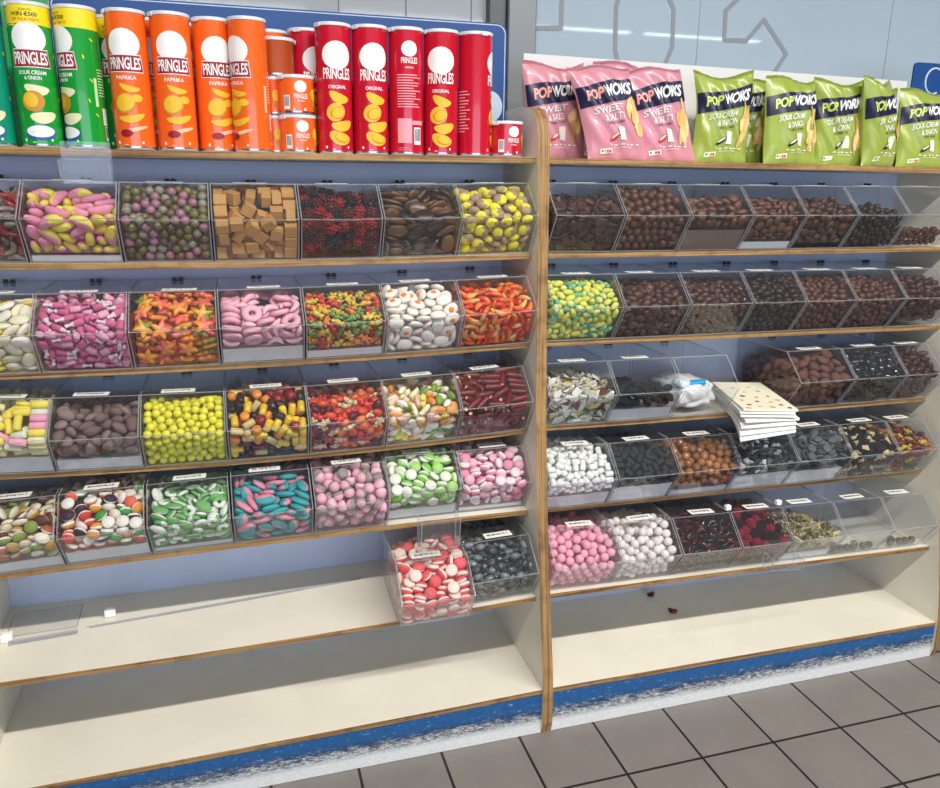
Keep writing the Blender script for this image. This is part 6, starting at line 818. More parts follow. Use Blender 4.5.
('R', 2, 2):[68,-36,73,0,-9,3,3,-72,-31,86,0,32,5,18,16,-34,89,0,-11,-2,33,-72,27,118,0,30,-1,-18,-72,-30,70,0,26,2,16,-72,1,17,0,-5,-10,-14,-11,-40,80,0,-25,-7,-34,-72,-20,52,0,6,11,8,
-60,-37,80,0,9,-2,-21,-47,-29,94,0,3,3,-33,-43,-39,81,0,24,-8,2,67,2,124,0,-2,0,-3,-70,-9,35,0,-23,-7,33,-72,85,119,0,6,6,22,10,-36,74,0,-6,8,12,-68,-23,99,0,14,-3,33,
-73,3,57,0,20,-5,16,49,-5,115,0,1,-1,-26,31,-15,107,0,22,0,2,30,-38,78,0,3,-6,-5,45,-34,87,0,-9,4,-8,58,-13,105,0,-30,6,11,-73,191,98,0,23,0,18,73,-23,56,0,-26,11,14,
-3,-29,63,0,29,5,4,-72,-7,71,0,-13,-3,-24,-58,-29,63,0,-30,8,25,-44,-11,111,0,33,-1,25,70,-9,112,0,-31,-2,27,12,6,10,0,33,-1,0,-72,14,106,0,-33,1,15,-39,-10,37,0,-12,-8,-25,
-26,-35,73,0,-33,10,13,-72,132,112,0,-8,3,22,32,-28,61,0,31,-10,-14,72,-29,86,0,5,5,18,33,-15,42,0,-30,-6,-28,63,-15,42,0,6,-15,-20,-17,-23,54,0,27,11,8,-71,-10,105,0,-24,9,27,
73,-20,99,0,-25,2,17,-38,-28,62,0,-27,-8,-32,69,4,13,0,-28,6,31,-64,-1,115,0,24,5,-7,-72,46,96,0,3,-2,16,16,-23,53,0,4,-13,-20,-72,53,111,0,32,-4,-16,48,-32,69,0,1,-9,-30,
18,-11,35,0,-2,5,4,47,-21,51,0,-2,11,12,-19,-12,37,0,-18,-2,-3,-7,61,122,0,32,-2,-11,0,-18,45,0,2,-10,-15,-7,3,16,0,4,5,-34,-55,-16,44,0,-23,-11,-22,-70,9,81,0,30,-1,-28,
-61,189,109,0,36,0,18,-28,-30,90,0,-4,-5,-7,-73,86,100,0,-18,-9,20,-26,8,10,0,-3,0,7,-72,141,97,0,2,-1,20,-30,-19,100,0,-25,3,32,59,-24,93,0,3,-3,-21,-10,-8,111,0,19,0,-13,
51,-5,32,0,-32,-1,10,8,-11,108,0,30,4,30,-69,24,94,0,28,-2,30,-1,-6,29,0,-14,0,-36,-30,-13,49,0,5,0,-21,40,28,122,0,19,-1,0,-71,16,24,0,25,3,-10,-58,22,122,0,31,-12,31,
53,1,19,0,-31,-3,-6,52,15,119,0,-8,-6,-26,4,2,116,0,26,-4,0,38,100,119,0,2,3,23,-53,-4,28,0,-16,3,-5,-69,71,112,0,5,2,30,36,-2,27,0,1,-10,31,-72,165,97,0,-36,-2,21,
32,-1,113,0,15,9,5,21,0,23,0,1,6,-6,-70,153,109,0,-5,0,-10,2,-21,96,0,-2,13,8,-72,119,101,0,-27,-10,-24,-26,-9,112,0,-26,0,-10,71,-3,28,0,1,-1,-14,-55,6,14,0,-14,9,-34,
30,49,118,0,-29,3,19,-13,-23,93,0,16,8,22,-48,8,118,0,32,-1,35,-22,1,24,0,-17,-3,12,-68,7,36,0,-9,-1,-32,45,-18,94,0,-16,-11,-22,-68,-10,87,0,-25,-5,-32,70,127,118,0,-35,-4,27,
-8,130,116,0,-19,-4,-33,-44,89,114,0,-12,-10,-17,-55,-15,100,0,-11,-6,-12,34,8,14,0,-35,-11,10,-69,104,114,0,1,-7,-1,30,-23,92,0,14,-13,-25,1,37,117,0,32,1,0,-68,66,97,0,6,1,-6,
-38,3,23,0,32,-10,19,-68,104,97,0,-3,1,-31,65,191,111,0,20,1,22,44,181,111,0,-31,-2,31,-47,174,111,0,-13,1,-33,-16,23,116,0,-2,-1,26,-14,86,120,0,35,1,15,-1,-27,81,0,-5,-8,-21,
31,14,116,0,-2,1,1,-43,118,116,0,0,3,30,-41,50,122,0,31,0,25,-39,19,11,0,-1,-2,-27,1,172,112,0,-3,3,18,52,133,115,0,3,-7,-21,17,-15,92,0,12,17,16,-63,16,48,0,-26,-1,35,
-63,36,107,0,-9,0,16,48,17,12,0,3,-6,15,-24,10,111,0,-26,9,20,-62,20,10,0,2,-2,2,56,-23,77,0,-36,-7,-14,72,41,114,0,15,12,9,-19,197,107,0,35,-3,-23,42,71,113,0,-2,-6,-35,
0,19,10,0,33,-1,7,-15,-24,75,0,-34,-10,-25,-37,22,116,0,-6,-3,-3,57,-16,60,0,7,3,23,-53,38,120,0,36,-1,29,-56,135,111,0,-30,-8,-4,58,118,112,0,8,-9,-12,5,77,120,0,-2,-2,13,
60,74,116,0,-1,5,18,-44,145,112,0,12,4,28,-44,-15,60,0,-21,2,5,7,118,114,0,27,-6,-14],
('R', 2, 3):[-62,-20,51,0,0,7,14,-62,-38,78,0,-3,12,19,55,-40,82,0,24,-2,-35,-61,1,18,0,-19,-8,-32,-59,-23,100,0,31,1,-34,-62,-9,109,0,-27,4,13,30,-38,83,0,12,-1,31,3,-37,80,0,-26,-5,-16,
59,-16,104,0,34,-1,2,-60,-8,35,0,29,0,-7,-29,-39,80,0,27,7,2,-63,98,118,0,-18,-7,-16,59,-28,93,0,-2,-1,-2,-19,-19,99,0,-9,-5,-5,59,-30,65,0,23,1,-2,60,37,122,0,-4,4,0,
-62,18,11,0,-2,1,-21,-62,-6,76,0,4,-7,-18,34,-25,96,0,0,4,-28,-45,-22,55,0,1,9,9,-39,-17,104,0,31,0,-5,-62,-6,93,0,6,1,-18,-45,-35,73,0,3,11,18,38,-30,66,0,-5,10,12,
12,-28,91,0,-6,6,4,16,-33,70,0,-8,-3,-4,-61,31,110,0,1,-6,-27,-62,47,96,0,-35,-3,21,-62,132,97,0,-34,2,21,-52,17,116,0,5,1,12,-62,13,103,0,-27,1,-14,33,84,121,0,-28,0,3,
-61,48,114,0,24,11,1,-29,-28,62,0,35,-12,-13,17,-19,104,0,-21,2,-5,6,6,12,0,28,3,7,46,-6,112,0,-3,-5,-22,58,-18,47,0,-6,-9,-7,22,-12,39,0,16,-2,32,62,-1,116,0,-33,-1,20,
-11,-32,69,0,-5,12,11,-33,7,12,0,-9,4,-32,-21,-10,37,0,32,0,33,56,82,123,0,31,0,3,-60,200,97,0,-13,0,5,15,97,119,0,8,2,1,-24,-8,110,0,15,-4,-6,42,2,19,0,16,11,-2,
-62,180,97,0,3,1,-19,1,-12,38,0,-28,-5,-34,-62,144,108,0,-29,4,20,-62,74,97,0,3,1,-16,2,-24,56,0,32,-11,-16,-62,119,111,0,33,-1,-16,-58,169,109,0,-1,-1,-35,-24,33,119,0,-8,6,25,
-61,-21,68,0,-26,2,28,-47,-3,113,0,-22,-8,-11,60,-2,24,0,2,5,1,25,-23,56,0,12,-16,-20,-15,-21,52,0,34,-14,-24,-61,5,44,0,-32,3,28,41,-19,49,0,-16,8,30,-59,17,26,0,0,-4,28,
-62,-3,59,0,33,1,-13,42,-9,33,0,-7,-2,-2,-61,11,85,0,12,-7,8,-55,-26,84,0,27,-2,-5,25,6,14,0,-22,9,-6,-61,64,110,0,-30,-7,6,-43,-1,24,0,0,-2,-14,-13,8,11,0,32,2,14,
-34,85,117,0,-25,2,-1,-5,-22,86,0,23,-9,-21,-2,-13,102,0,13,-9,-14,-61,14,66,0,-18,-9,-3,28,51,119,0,-14,4,-17,-60,158,97,0,-33,-1,-6,-61,94,97,0,-3,-3,28,-5,-2,25,0,-6,2,31,
-60,81,111,0,-29,-3,35,18,-3,26,0,-30,-2,0,31,-9,107,0,26,-10,-25,-42,-10,39,0,17,-3,28,-20,-27,85,0,27,-8,-16,16,-3,109,0,-35,-16,-15,-57,112,97,0,1,-2,36,22,33,113,0,-31,-9,-18,
-59,28,94,0,28,-1,-35,5,29,112,0,26,2,17,-25,0,25,0,-6,-7,25,-15,123,119,0,-29,-5,-16,56,12,12,0,-25,0,23,-48,152,112,0,2,4,-10,48,33,111,0,33,-2,-18,-51,186,108,0,3,-2,35,
-28,104,117,0,-33,-5,-33,-20,179,111,0,-34,3,5,-15,83,112,0,32,-9,8,15,16,106,0,26,1,-23,-45,-13,89,0,-6,-3,-7,-33,52,113,0,-31,1,16,-35,-24,78,0,2,-10,-23,44,-26,81,0,-32,-10,-23,
42,167,111,0,-29,-2,28,0,51,112,0,-33,-8,-7,63,23,112,0,8,6,14,44,55,112,0,36,2,12,63,71,111,0,-12,0,-14,59,198,109,0,8,3,9,33,108,118,0,-2,1,-1,-25,200,108,0,-28,0,33,
0,104,112,0,26,3,10,-9,161,110,0,31,-1,-13,-5,14,107,0,-28,6,31,35,140,113,0,36,-5,-6,47,13,108,0,-11,6,33,-50,97,110,0,8,-3,-15,29,8,107,0,-31,14,-10,-12,33,108,0,-4,5,20,
-19,66,111,0,8,-9,2,-43,37,112,0,-15,-2,-10,1,125,112,0,2,0,13,-45,19,12,0,16,-2,-23,9,-9,90,0,-23,2,-23,-29,-4,93,0,35,-3,-30],
('R', 2, 4):[-60,12,111,0,25,5,13,-31,-39,82,0,28,11,-34,-62,131,115,0,15,-1,-17,-53,-25,96,0,-7,1,4,-61,13,64,0,12,14,4,-60,-37,75,0,-31,11,20,-62,13,45,0,-14,2,-19,-9,-40,80,0,-28,-5,-34,
-60,-23,57,0,-33,6,19,-61,44,109,0,-33,-3,-21,-56,163,121,0,5,4,25,60,-39,80,0,8,-5,-26,-62,12,12,0,-22,0,17,-39,-18,46,0,-13,-4,0,-61,81,98,0,-24,0,-19,-58,-15,106,0,22,1,-3,
46,-34,90,0,-9,1,34,-60,82,117,0,-21,-11,9,60,-9,113,0,-16,-5,11,-60,-4,25,0,-27,14,25,-61,33,97,0,26,8,18,-61,58,97,0,-33,-1,16,-60,-10,69,0,6,-3,12,-62,15,28,0,-21,-2,17,
-58,-13,42,0,-4,-1,7,-60,64,112,0,-34,6,14,25,-20,102,0,35,3,34,51,-22,101,0,5,-1,-4,-13,-30,64,0,-9,11,11,23,-32,91,0,11,0,-2,-60,197,97,0,-3,1,-16,11,-20,49,0,11,-8,-27,
-61,123,100,0,-30,-10,-22,-6,-7,114,0,33,11,-8,-61,156,109,0,5,2,18,-60,171,97,0,-33,-1,22,-38,-15,107,0,1,4,-13,58,-1,21,0,-1,-2,-35,-47,-33,84,0,23,8,10,24,-36,74,0,23,-8,-5,
43,-35,72,0,2,-9,-13,-23,-4,28,0,-8,-7,-28,-60,143,97,0,33,0,18,-60,-8,86,0,12,8,24,-60,-3,54,0,21,0,-25,-4,63,122,0,-1,-2,-23,-29,-27,59,0,4,-8,-27,59,-29,63,0,12,-7,-30,
-61,104,97,0,-6,1,-18,0,-27,93,0,-4,6,3,-43,-7,30,0,-5,12,10,-59,-23,81,0,34,8,7,9,-37,81,0,34,-3,-16,40,-7,31,0,-15,8,9,44,-22,54,0,-6,14,18,-58,181,109,0,35,4,19,
6,-17,102,0,29,-7,-24,40,6,14,0,-35,14,18,25,-26,59,0,13,-4,-35,-28,87,120,0,-33,-4,-13,-46,-30,66,0,3,9,18,14,-8,31,0,20,-9,-5,-20,-16,44,0,24,-12,-10,4,-30,66,0,-35,-6,-15,
59,-18,46,0,-24,7,30,35,19,117,0,-1,-1,-21,-59,1,99,0,15,-4,-8,-4,-3,26,0,27,-6,6,15,-7,110,0,12,4,27,41,-8,108,0,-3,1,-34,22,6,12,0,-14,4,29,40,41,119,0,29,1,-24,
-23,147,120,0,-8,-1,-10,55,50,124,0,-4,0,-15,-59,16,93,0,7,-7,2,-32,32,115,0,-3,3,29,-31,3,16,0,33,11,2,-2,-12,39,0,28,-1,33,-48,4,15,0,22,-16,34,-34,-26,92,0,-32,14,18,
6,3,16,0,-35,9,-35,40,118,121,0,0,0,-25,-21,-18,101,0,6,8,31,9,49,121,0,-23,-1,-27,55,18,115,0,8,-1,36,-58,95,110,0,7,0,0,-12,6,15,0,24,8,-27,13,124,121,0,-8,3,24,
29,-16,45,0,-12,-9,3,-18,-29,90,0,6,-4,-13,-30,7,112,0,13,-14,-32,62,-2,36,0,21,3,-17,-51,113,111,0,-2,4,-19,-45,91,121,0,-19,5,14,60,32,119,0,2,-12,-29,-3,99,117,0,-6,3,10,
-19,60,115,0,16,-5,34,-4,36,116,0,-30,8,21,-21,-6,108,0,-29,-12,-22,47,94,121,0,16,-8,-5,-53,9,79,0,-7,8,7,-44,60,110,0,-2,-9,-13,59,13,12,0,-14,1,-27,61,84,116,0,36,9,14,
-35,112,121,0,-5,-3,10,13,24,115,0,-25,-2,-21,-5,138,120,0,31,6,6,26,49,116,0,-36,3,13,32,87,120,0,-2,-4,-14,53,136,119,0,2,2,33,-46,76,113,0,-35,-7,-20,28,3,111,0,-5,12,25,
-14,12,114,0,-4,-2,-15,-29,49,110,0,26,4,3,-24,-24,74,0,-31,-3,-23,-5,-13,54,0,-34,0,16,-45,6,105,0,-12,-6,-12,-47,199,107,0,8,-9,-20,57,5,107,0,-18,-5,-30,-50,4,37,0,-2,14,24,
-40,20,107,0,-18,-2,32,-32,141,111,0,-30,5,15,-6,-7,96,0,4,-4,-28,-31,74,109,0,18,3,18,-20,109,117,0,-6,8,30,-47,49,98,0,20,2,11],
('R', 2, 6):[-17,-38,78,0,27,10,2,-57,-39,81,0,-30,4,1,-63,-23,60,0,15,-6,-17,-65,74,89,0,-19,1,-18,-62,98,116,1,35,-3,-15,-31,-29,62,0,-13,-1,-1,-63,-9,35,1,7,10,16,-59,16,120,0,-17,5,31,
-64,65,114,0,-9,0,21,-63,169,88,1,36,1,-15,-62,8,101,1,4,5,-25,-63,123,102,1,12,1,19,-55,-25,95,1,-16,2,1,-62,151,105,1,-2,-11,8,-62,107,88,1,4,-1,17,-9,-23,96,1,-18,-4,-31,
-60,140,86,0,-1,0,14,43,-34,69,0,2,10,26,-58,-14,106,0,7,0,36,6,-34,72,1,9,-12,-26,-63,42,97,0,11,0,-17,-24,-2,119,0,30,4,-6,-60,-15,75,1,2,-6,-14,13,-3,25,1,33,-7,-3,
-26,-4,30,1,30,-6,-21,-61,36,112,0,-5,2,-23,-59,176,102,0,2,4,15,-57,-1,84,1,-4,-6,-10,63,-33,73,1,-24,-11,-13,63,-5,30,0,-22,-9,-19,-52,199,103,1,-35,1,-35,-7,-18,50,0,-1,9,30,
13,-26,89,0,4,16,15,0,-9,110,1,-12,8,-36,13,10,123,1,-24,1,-35,-13,16,126,1,-32,-2,-28,24,-17,104,1,-8,-6,27,31,-3,117,1,2,1,0,10,-13,43,1,1,-6,-10,-58,18,59,1,30,-5,-31,
-58,196,86,0,-2,0,-7,-54,23,21,1,4,-2,31,-25,-10,106,0,35,-5,-22,35,-8,37,0,13,4,5,-61,11,34,0,-28,15,-9,32,-27,82,1,-13,-10,-19,46,-18,48,1,8,-8,-31,-61,0,54,0,21,-12,-36,
26,-26,61,0,-32,13,8,49,-15,105,1,32,2,-2,-46,-17,47,1,-35,-8,-21,-30,22,124,0,20,1,-26,60,-1,113,0,-7,1,5,-59,20,88,1,24,-2,28,-56,91,99,1,-28,-5,-32,49,-28,87,0,-7,10,0,
-44,-1,110,0,-19,5,-3,64,-15,51,0,-11,-4,-16,-33,-18,94,1,15,4,24,-43,3,26,1,28,10,9,60,16,118,1,10,-5,-27,47,6,25,1,33,8,-13,-52,56,86,0,-4,0,-20,-38,-26,79,1,2,-7,-20,
-50,121,114,0,-9,-1,22,52,111,116,1,-14,-1,8,-8,5,26,1,-26,7,-18,-26,-12,49,1,-32,0,-19,63,-19,88,1,13,11,15,-40,93,115,0,-2,-3,-15,3,121,113,0,-31,10,5,-54,62,102,0,-1,-1,29,
-44,53,117,0,3,5,16,28,8,24,0,22,-2,-12,-26,67,119,0,0,-1,-22,-44,-11,61,0,-2,-8,-22,62,135,111,1,-24,-7,16,64,39,116,0,-4,13,-3,-47,27,119,1,2,9,-23,-13,91,113,0,-7,0,-22,
-19,-15,65,1,-5,-1,-5,-37,163,104,1,-27,3,27,-43,110,99,1,6,-1,-32,38,44,119,1,35,-2,-18,14,-10,60,1,-6,4,10,-8,-20,79,0,-35,0,35],
('R', 3, 0):[-77,158,93,3,19,4,17,65,25,106,1,29,1,-20,71,-43,77,0,-14,-12,-3,15,45,105,1,1,3,17,62,4,12,1,0,-5,-26,-42,-3,16,1,10,5,33,-75,-3,97,1,-24,-18,-18,61,-9,27,2,9,-2,34,
-34,-45,80,2,14,7,33,-75,-13,88,1,9,13,-30,26,-7,23,2,-5,-8,-9,-34,-28,93,0,-5,-4,2,38,-25,48,3,29,-6,-4,-2,-11,28,2,-9,-1,-2,18,-38,72,2,-16,2,11,-78,-34,72,1,13,-9,-13,
-63,-37,86,0,8,-7,2,-78,91,88,2,27,11,25,-71,116,102,0,-34,1,-24,-12,-34,86,1,23,9,-29,-25,1,99,3,-33,-4,-26,-26,-14,35,0,32,-11,-12,-72,-4,16,2,-19,14,-32,43,133,101,3,-36,0,32,
2,-43,76,0,10,-7,-34,-33,1,9,2,-32,2,-25,76,-22,45,2,-9,5,1,34,-1,13,2,13,13,30,-69,-23,46,1,-27,-9,-33,-7,-28,54,1,28,-13,-12,30,-39,70,0,7,-11,-28,-68,26,102,1,0,-5,13,
25,-16,34,2,-16,16,-30,52,-38,88,1,11,-3,0,-6,37,105,1,-2,-2,-31,72,125,104,1,-4,9,-6,-53,-15,96,3,27,-1,-9,53,61,103,2,-14,-5,14,-38,64,103,1,1,1,4,-15,66,101,2,26,12,-20,
-78,13,55,3,20,-10,17,38,82,103,3,-4,3,12,-59,-11,32,3,-30,8,20,36,103,100,0,-5,-4,32,77,5,98,3,20,-4,-19,38,6,14,1,-24,-1,0,24,-34,85,3,17,-3,35,5,-13,33,3,33,7,10,
26,11,102,0,-2,-7,-7,-76,81,105,1,-25,-5,17,-8,-5,18,2,23,10,1,4,62,102,0,0,-7,31,-72,15,6,2,30,10,-5,-78,21,87,2,35,4,30,-70,47,102,3,-36,-3,25,70,-9,89,3,-24,-9,-24,
65,113,98,0,4,2,16,-34,-23,56,0,-28,14,29,-51,155,92,3,-29,-3,17,-69,-25,78,0,-30,-12,-33,-47,-11,42,0,-8,-3,-18,32,57,99,0,-1,-2,-17,39,62,103,3,33,-1,4,-14,-6,99,1,29,-4,3,
59,0,98,1,0,9,33,-61,-22,52,1,35,7,12,23,-10,98,3,-35,-12,-26,61,-21,45,1,-33,-11,-22,-39,-38,68,1,24,4,6,-56,100,97,2,9,9,33,-78,-6,64,3,-19,9,-18,-41,2,98,0,-5,1,-11,
18,165,93,3,-34,-4,-31,-22,-23,89,3,10,-1,-27,-74,4,74,0,-22,-7,21,-73,14,14,2,-32,7,-3,1,129,98,0,11,4,-18,-26,124,98,2,28,13,9,-68,43,90,2,-34,0,14,-29,23,100,0,26,6,-21,
-33,157,96,0,-8,-2,25,-19,-16,90,0,-7,-12,-6,-71,107,93,3,-35,-3,-19,-55,-36,69,0,12,-2,-35,36,-16,92,0,26,-9,1,-49,29,95,0,5,-13,7,-58,150,89,3,36,-6,-35,49,-1,26,1,30,-1,6,
78,1,21,0,18,14,18,62,145,99,2,27,11,-6,14,27,100,0,34,4,-18,50,-28,63,1,6,6,25,53,32,100,2,5,5,32,-77,-8,41,1,10,-11,-10,-9,125,96,2,26,7,-12,26,22,95,2,28,15,-14,
6,1,15,0,-14,-9,33,-62,108,102,2,-7,-9,35,79,162,94,2,-19,-2,-13,79,31,100,2,13,9,11,42,-1,95,0,3,-6,-11,36,-28,92,3,25,-1,-1,-65,13,98,3,-29,0,-5,78,-21,57,3,-19,12,18,
-70,15,22,0,-4,6,-17,65,63,102,0,31,0,-9,-5,161,96,1,35,1,8,18,-11,97,3,-6,-4,-14,7,-26,56,0,-22,3,28,-66,-14,92,0,-26,-6,-14,-67,161,91,0,-30,-6,17,10,-33,76,2,-6,7,-2,
-60,84,96,3,-36,5,26,-12,94,102,3,-8,1,-14,-14,-9,45,0,2,-6,-27,47,11,96,2,26,12,-28,-24,172,93,3,35,-1,14,62,-36,75,3,28,-5,0,-68,146,88,2,2,1,1,12,108,99,3,3,-2,-16,
-66,46,96,1,32,-2,1,29,141,91,0,-3,-9,20,10,140,94,3,-35,-2,-14,1,7,11,1,23,2,36,-53,-4,98,2,14,10,26,60,3,35,2,-4,-2,2,2,88,102,3,6,2,-18,-43,118,101,2,-3,-14,9,
50,73,96,2,-29,6,-16,-67,10,32,1,36,2,-23,-26,43,97,2,16,11,31,76,-24,80,2,-27,5,24,35,168,89,3,31,-1,15,-46,46,96,0,-5,-13,35,-7,-31,73,0,25,1,8,43,42,95,0,13,2,6,
78,101,94,2,26,10,-12,74,0,29,2,-10,-1,15,-43,18,88,2,-15,10,35,-29,145,93,0,-19,-11,33,-72,55,89,1,35,-5,22,-35,2,31,2,35,0,17,57,92,101,1,-7,-3,15,9,10,89,1,2,-14,-31,
26,-30,64,3,29,-17,-9,69,-24,61,1,1,9,20,-10,27,89,0,-2,-8,13,-44,-32,75,3,7,8,25,-33,-21,80,1,35,6,4,5,-22,94,1,-26,-5,-33,44,7,38,1,-35,3,-19,-43,-17,51,2,28,0,-14,
24,78,94,2,0,10,-2,-62,63,98,0,-29,-5,35,12,-26,90,3,16,2,35,-25,188,87,2,-36,5,6,-25,90,95,2,21,12,8,-66,136,91,3,-34,0,0,42,21,6,3,-31,1,4,74,143,95,1,-26,-2,17,
-62,-20,59,1,28,3,6,75,70,95,2,-35,6,-8,-64,72,88,1,33,-2,35,-62,129,97,1,-35,-2,-2,-26,49,93,0,-7,-8,26,-12,21,97,3,-3,5,-31,-21,-28,68,0,9,-6,-26,-44,-35,83,0,7,0,28,
-29,-5,88,1,29,3,6,-38,138,97,0,-28,-7,-31,-48,16,9,0,-5,-9,0,6,-10,89,1,-10,10,9,-43,95,95,2,35,5,-25,68,3,32,0,34,10,26,79,52,93,0,15,4,-21],
('R', 3, 1):[-68,134,47,0,7,0,16,-47,-23,58,0,-4,2,1,52,-30,73,0,32,7,3,-55,-14,84,0,8,-2,9,-68,43,66,0,27,1,-20,24,-28,65,0,18,-6,-32,-6,-26,64,0,13,6,4,4,69,72,0,18,-2,-17,
-3,-16,84,0,24,7,3,31,172,56,0,22,-2,-4,-48,49,74,0,-15,3,14,-14,-7,70,0,-20,5,5,0,121,64,0,6,-1,31,33,20,72,0,24,-5,-6,40,43,73,0,18,-3,-7,67,9,47,0,-36,0,17,
-48,82,47,0,0,0,5,46,-8,78,0,3,3,30,-26,7,69,0,-21,1,-30,-41,20,68,0,-8,2,7,-44,162,49,0,-5,0,-19,-49,57,47,0,7,0,6,-45,22,47,0,0,0,-2,-50,109,53,0,-15,-3,-27,
-47,-2,47,0,0,0,0,41,-4,57,0,-29,4,36],
('R', 3, 4):[-57,-25,96,0,5,-3,6,-71,147,75,0,20,1,15,5,-35,76,0,-24,-3,-35,-67,-17,64,0,5,2,21,-67,-10,40,0,3,-7,-20,39,-33,86,0,-35,-9,14,-68,-2,104,0,5,-9,-15,-70,101,91,0,-33,-14,-3,
23,4,124,0,32,-6,33,19,-13,105,0,33,-5,-35,-64,-10,82,0,33,-7,-33,-27,-32,80,0,-29,9,8,-42,2,118,0,33,-3,1,65,40,130,0,5,5,-7,65,-12,100,0,5,3,-34,-67,55,12,0,34,-2,-21,
-47,-27,75,0,21,-5,13,-67,30,106,0,11,1,-11,65,1,115,0,2,5,7,66,-33,85,0,34,-5,17,-68,60,110,0,-28,-7,-13,-10,-6,106,0,3,5,15,-66,104,30,0,-2,-1,-28,-12,-22,55,0,-27,0,34,
19,82,124,0,35,-1,-25,-67,112,63,0,2,-8,-17,29,-1,24,0,-29,2,31,-16,158,117,0,-34,4,30,-67,166,55,0,0,-11,23,66,8,15,0,33,-7,-31,-68,183,36,0,-8,8,21,-63,169,85,0,22,-3,-2,
-65,129,38,0,6,4,28,64,145,125,0,27,-2,-1,-59,88,114,0,8,1,18,-58,23,14,0,1,4,-22,-18,-18,92,0,25,3,-4,-45,1,26,0,5,9,36,-64,144,16,0,30,4,3,-68,51,85,0,7,3,20,
-63,194,73,0,34,-6,-14,-66,20,30,0,0,3,21,-64,80,70,0,25,6,-32,-67,8,55,0,-19,0,-8,68,-13,46,0,3,-14,-14,-66,115,12,0,34,-2,24,-62,196,52,0,31,5,11,-65,170,13,0,1,4,1,
16,-14,46,0,11,-7,-35,-51,146,95,0,0,-3,30,-23,193,100,0,3,-4,-19,12,-20,87,0,26,1,-1,-63,157,31,0,-35,-3,-32,-47,31,117,0,15,-2,-13,-48,188,93,0,33,-2,-30,-41,-17,54,0,35,8,31,
43,-2,107,0,-17,-4,15,-66,21,83,0,1,-1,21,38,106,125,0,-35,0,-34,-19,113,113,0,3,3,31,-2,38,116,0,22,9,20,-63,65,47,0,35,0,-30,31,-25,65,0,-27,-5,32,-1,-2,35,0,26,-1,-22,
-63,74,29,0,30,1,-31,67,69,128,0,-34,0,15,11,17,110,0,-34,-4,7,-60,96,50,0,-4,5,15,-13,8,21,0,3,7,-7,39,60,122,0,-3,0,-17,-32,141,105,0,10,-4,24,-63,34,47,0,2,1,30,
-61,56,64,0,-35,-8,14,22,41,118,0,0,6,23,41,161,113,0,21,-8,18,-62,86,14,0,-1,-2,8,-25,-3,40,0,-21,-5,14,-62,30,67,0,1,5,-16,-62,48,30,0,31,-5,-35,61,-24,67,0,30,4,-36,
-58,145,57,0,-15,-7,12,19,150,109,0,26,8,6,46,-5,43,0,26,6,8,-30,19,15,0,0,-8,23,27,125,109,0,2,-2,-28,39,19,13,0,5,2,0,-58,125,83,0,-24,9,14,-2,65,111,0,27,-7,27,
40,188,105,0,0,-1,5,63,104,114,0,-5,0,0,-7,139,109,0,-36,3,20,-21,91,106,0,-30,-9,-32,7,97,108,0,31,0,32,55,27,115,0,35,5,0,-30,7,94,0,14,-13,30,-56,195,19,0,21,13,24,
-39,66,110,0,-2,-1,-8],
('R', 3, 5):[66,-34,93,0,-9,1,-35,-66,-39,88,0,6,-7,8,-66,-15,36,0,-26,-6,-31,-74,114,87,0,-18,-15,-18,25,-24,103,0,3,9,-13,-66,-34,66,0,2,11,20,-41,-40,74,0,26,-5,-4,-74,46,120,0,-18,-1,18,
-7,-26,102,0,-30,-7,8,45,-24,50,0,-11,1,1,-8,-9,119,0,8,-4,4,66,-30,60,0,-36,11,18,-69,-9,109,0,-34,-12,3,-25,20,141,0,-2,-2,18,-68,197,84,0,-3,-9,-36,-66,11,131,0,0,0,1,
65,-8,119,0,-8,-5,31,34,-8,119,0,5,-8,11,6,-39,84,0,-23,6,-1,-15,-36,68,0,33,-11,-14,32,-38,86,0,-4,-6,21,-66,138,114,0,34,-9,-11,-68,12,13,0,26,0,-21,-18,1,14,0,-27,-6,-30,
-53,-25,103,0,9,0,0,-42,8,131,0,5,-4,13,49,-22,106,0,-27,2,-2,-66,109,119,0,30,5,6,-55,-3,18,0,25,4,3,-66,-3,67,0,-35,1,23,-66,197,99,0,3,-5,-36,-45,-27,54,0,-9,8,6,
-66,1,53,0,0,-7,-19,-69,167,103,0,25,7,-18,53,-39,77,0,-8,-3,-4,14,5,127,0,33,-1,29,-66,-16,51,0,3,0,33,15,-20,43,0,11,-3,-34,-66,70,126,0,-30,-4,-29,-3,-11,30,0,30,10,11,
-66,48,79,0,0,0,13,36,10,135,0,33,10,-25,-2,16,137,0,-36,1,-6,-66,-4,76,0,-35,0,32,66,-17,39,0,-11,-5,-4,-66,135,105,0,-3,8,18,-66,29,129,0,-24,-12,-28,-66,147,79,0,0,0,1,
-66,153,104,0,13,10,1,-67,92,94,0,0,-6,1,-66,51,106,0,-3,-1,20,-66,13,123,0,-36,0,18,-66,45,91,0,35,-5,-32,-66,8,39,0,4,-3,1,20,-7,24,0,32,11,13,8,-33,63,0,11,-3,-34,
-21,3,124,0,-1,15,-15,53,22,139,0,35,-6,11,-66,69,88,0,0,0,21,-66,154,88,0,0,0,5,-66,75,79,0,0,0,33,-66,178,90,0,34,-2,36,-66,19,79,0,0,0,6,57,10,128,0,-3,0,8,
-65,29,15,0,16,5,35,-66,131,96,0,6,-7,-22,-66,25,39,0,-25,-15,-29,32,-32,69,0,4,15,27,-66,-2,93,0,-35,-1,-28,-32,42,136,0,32,-5,-23,-32,-34,82,0,6,9,22,-10,-21,51,0,23,1,-5,
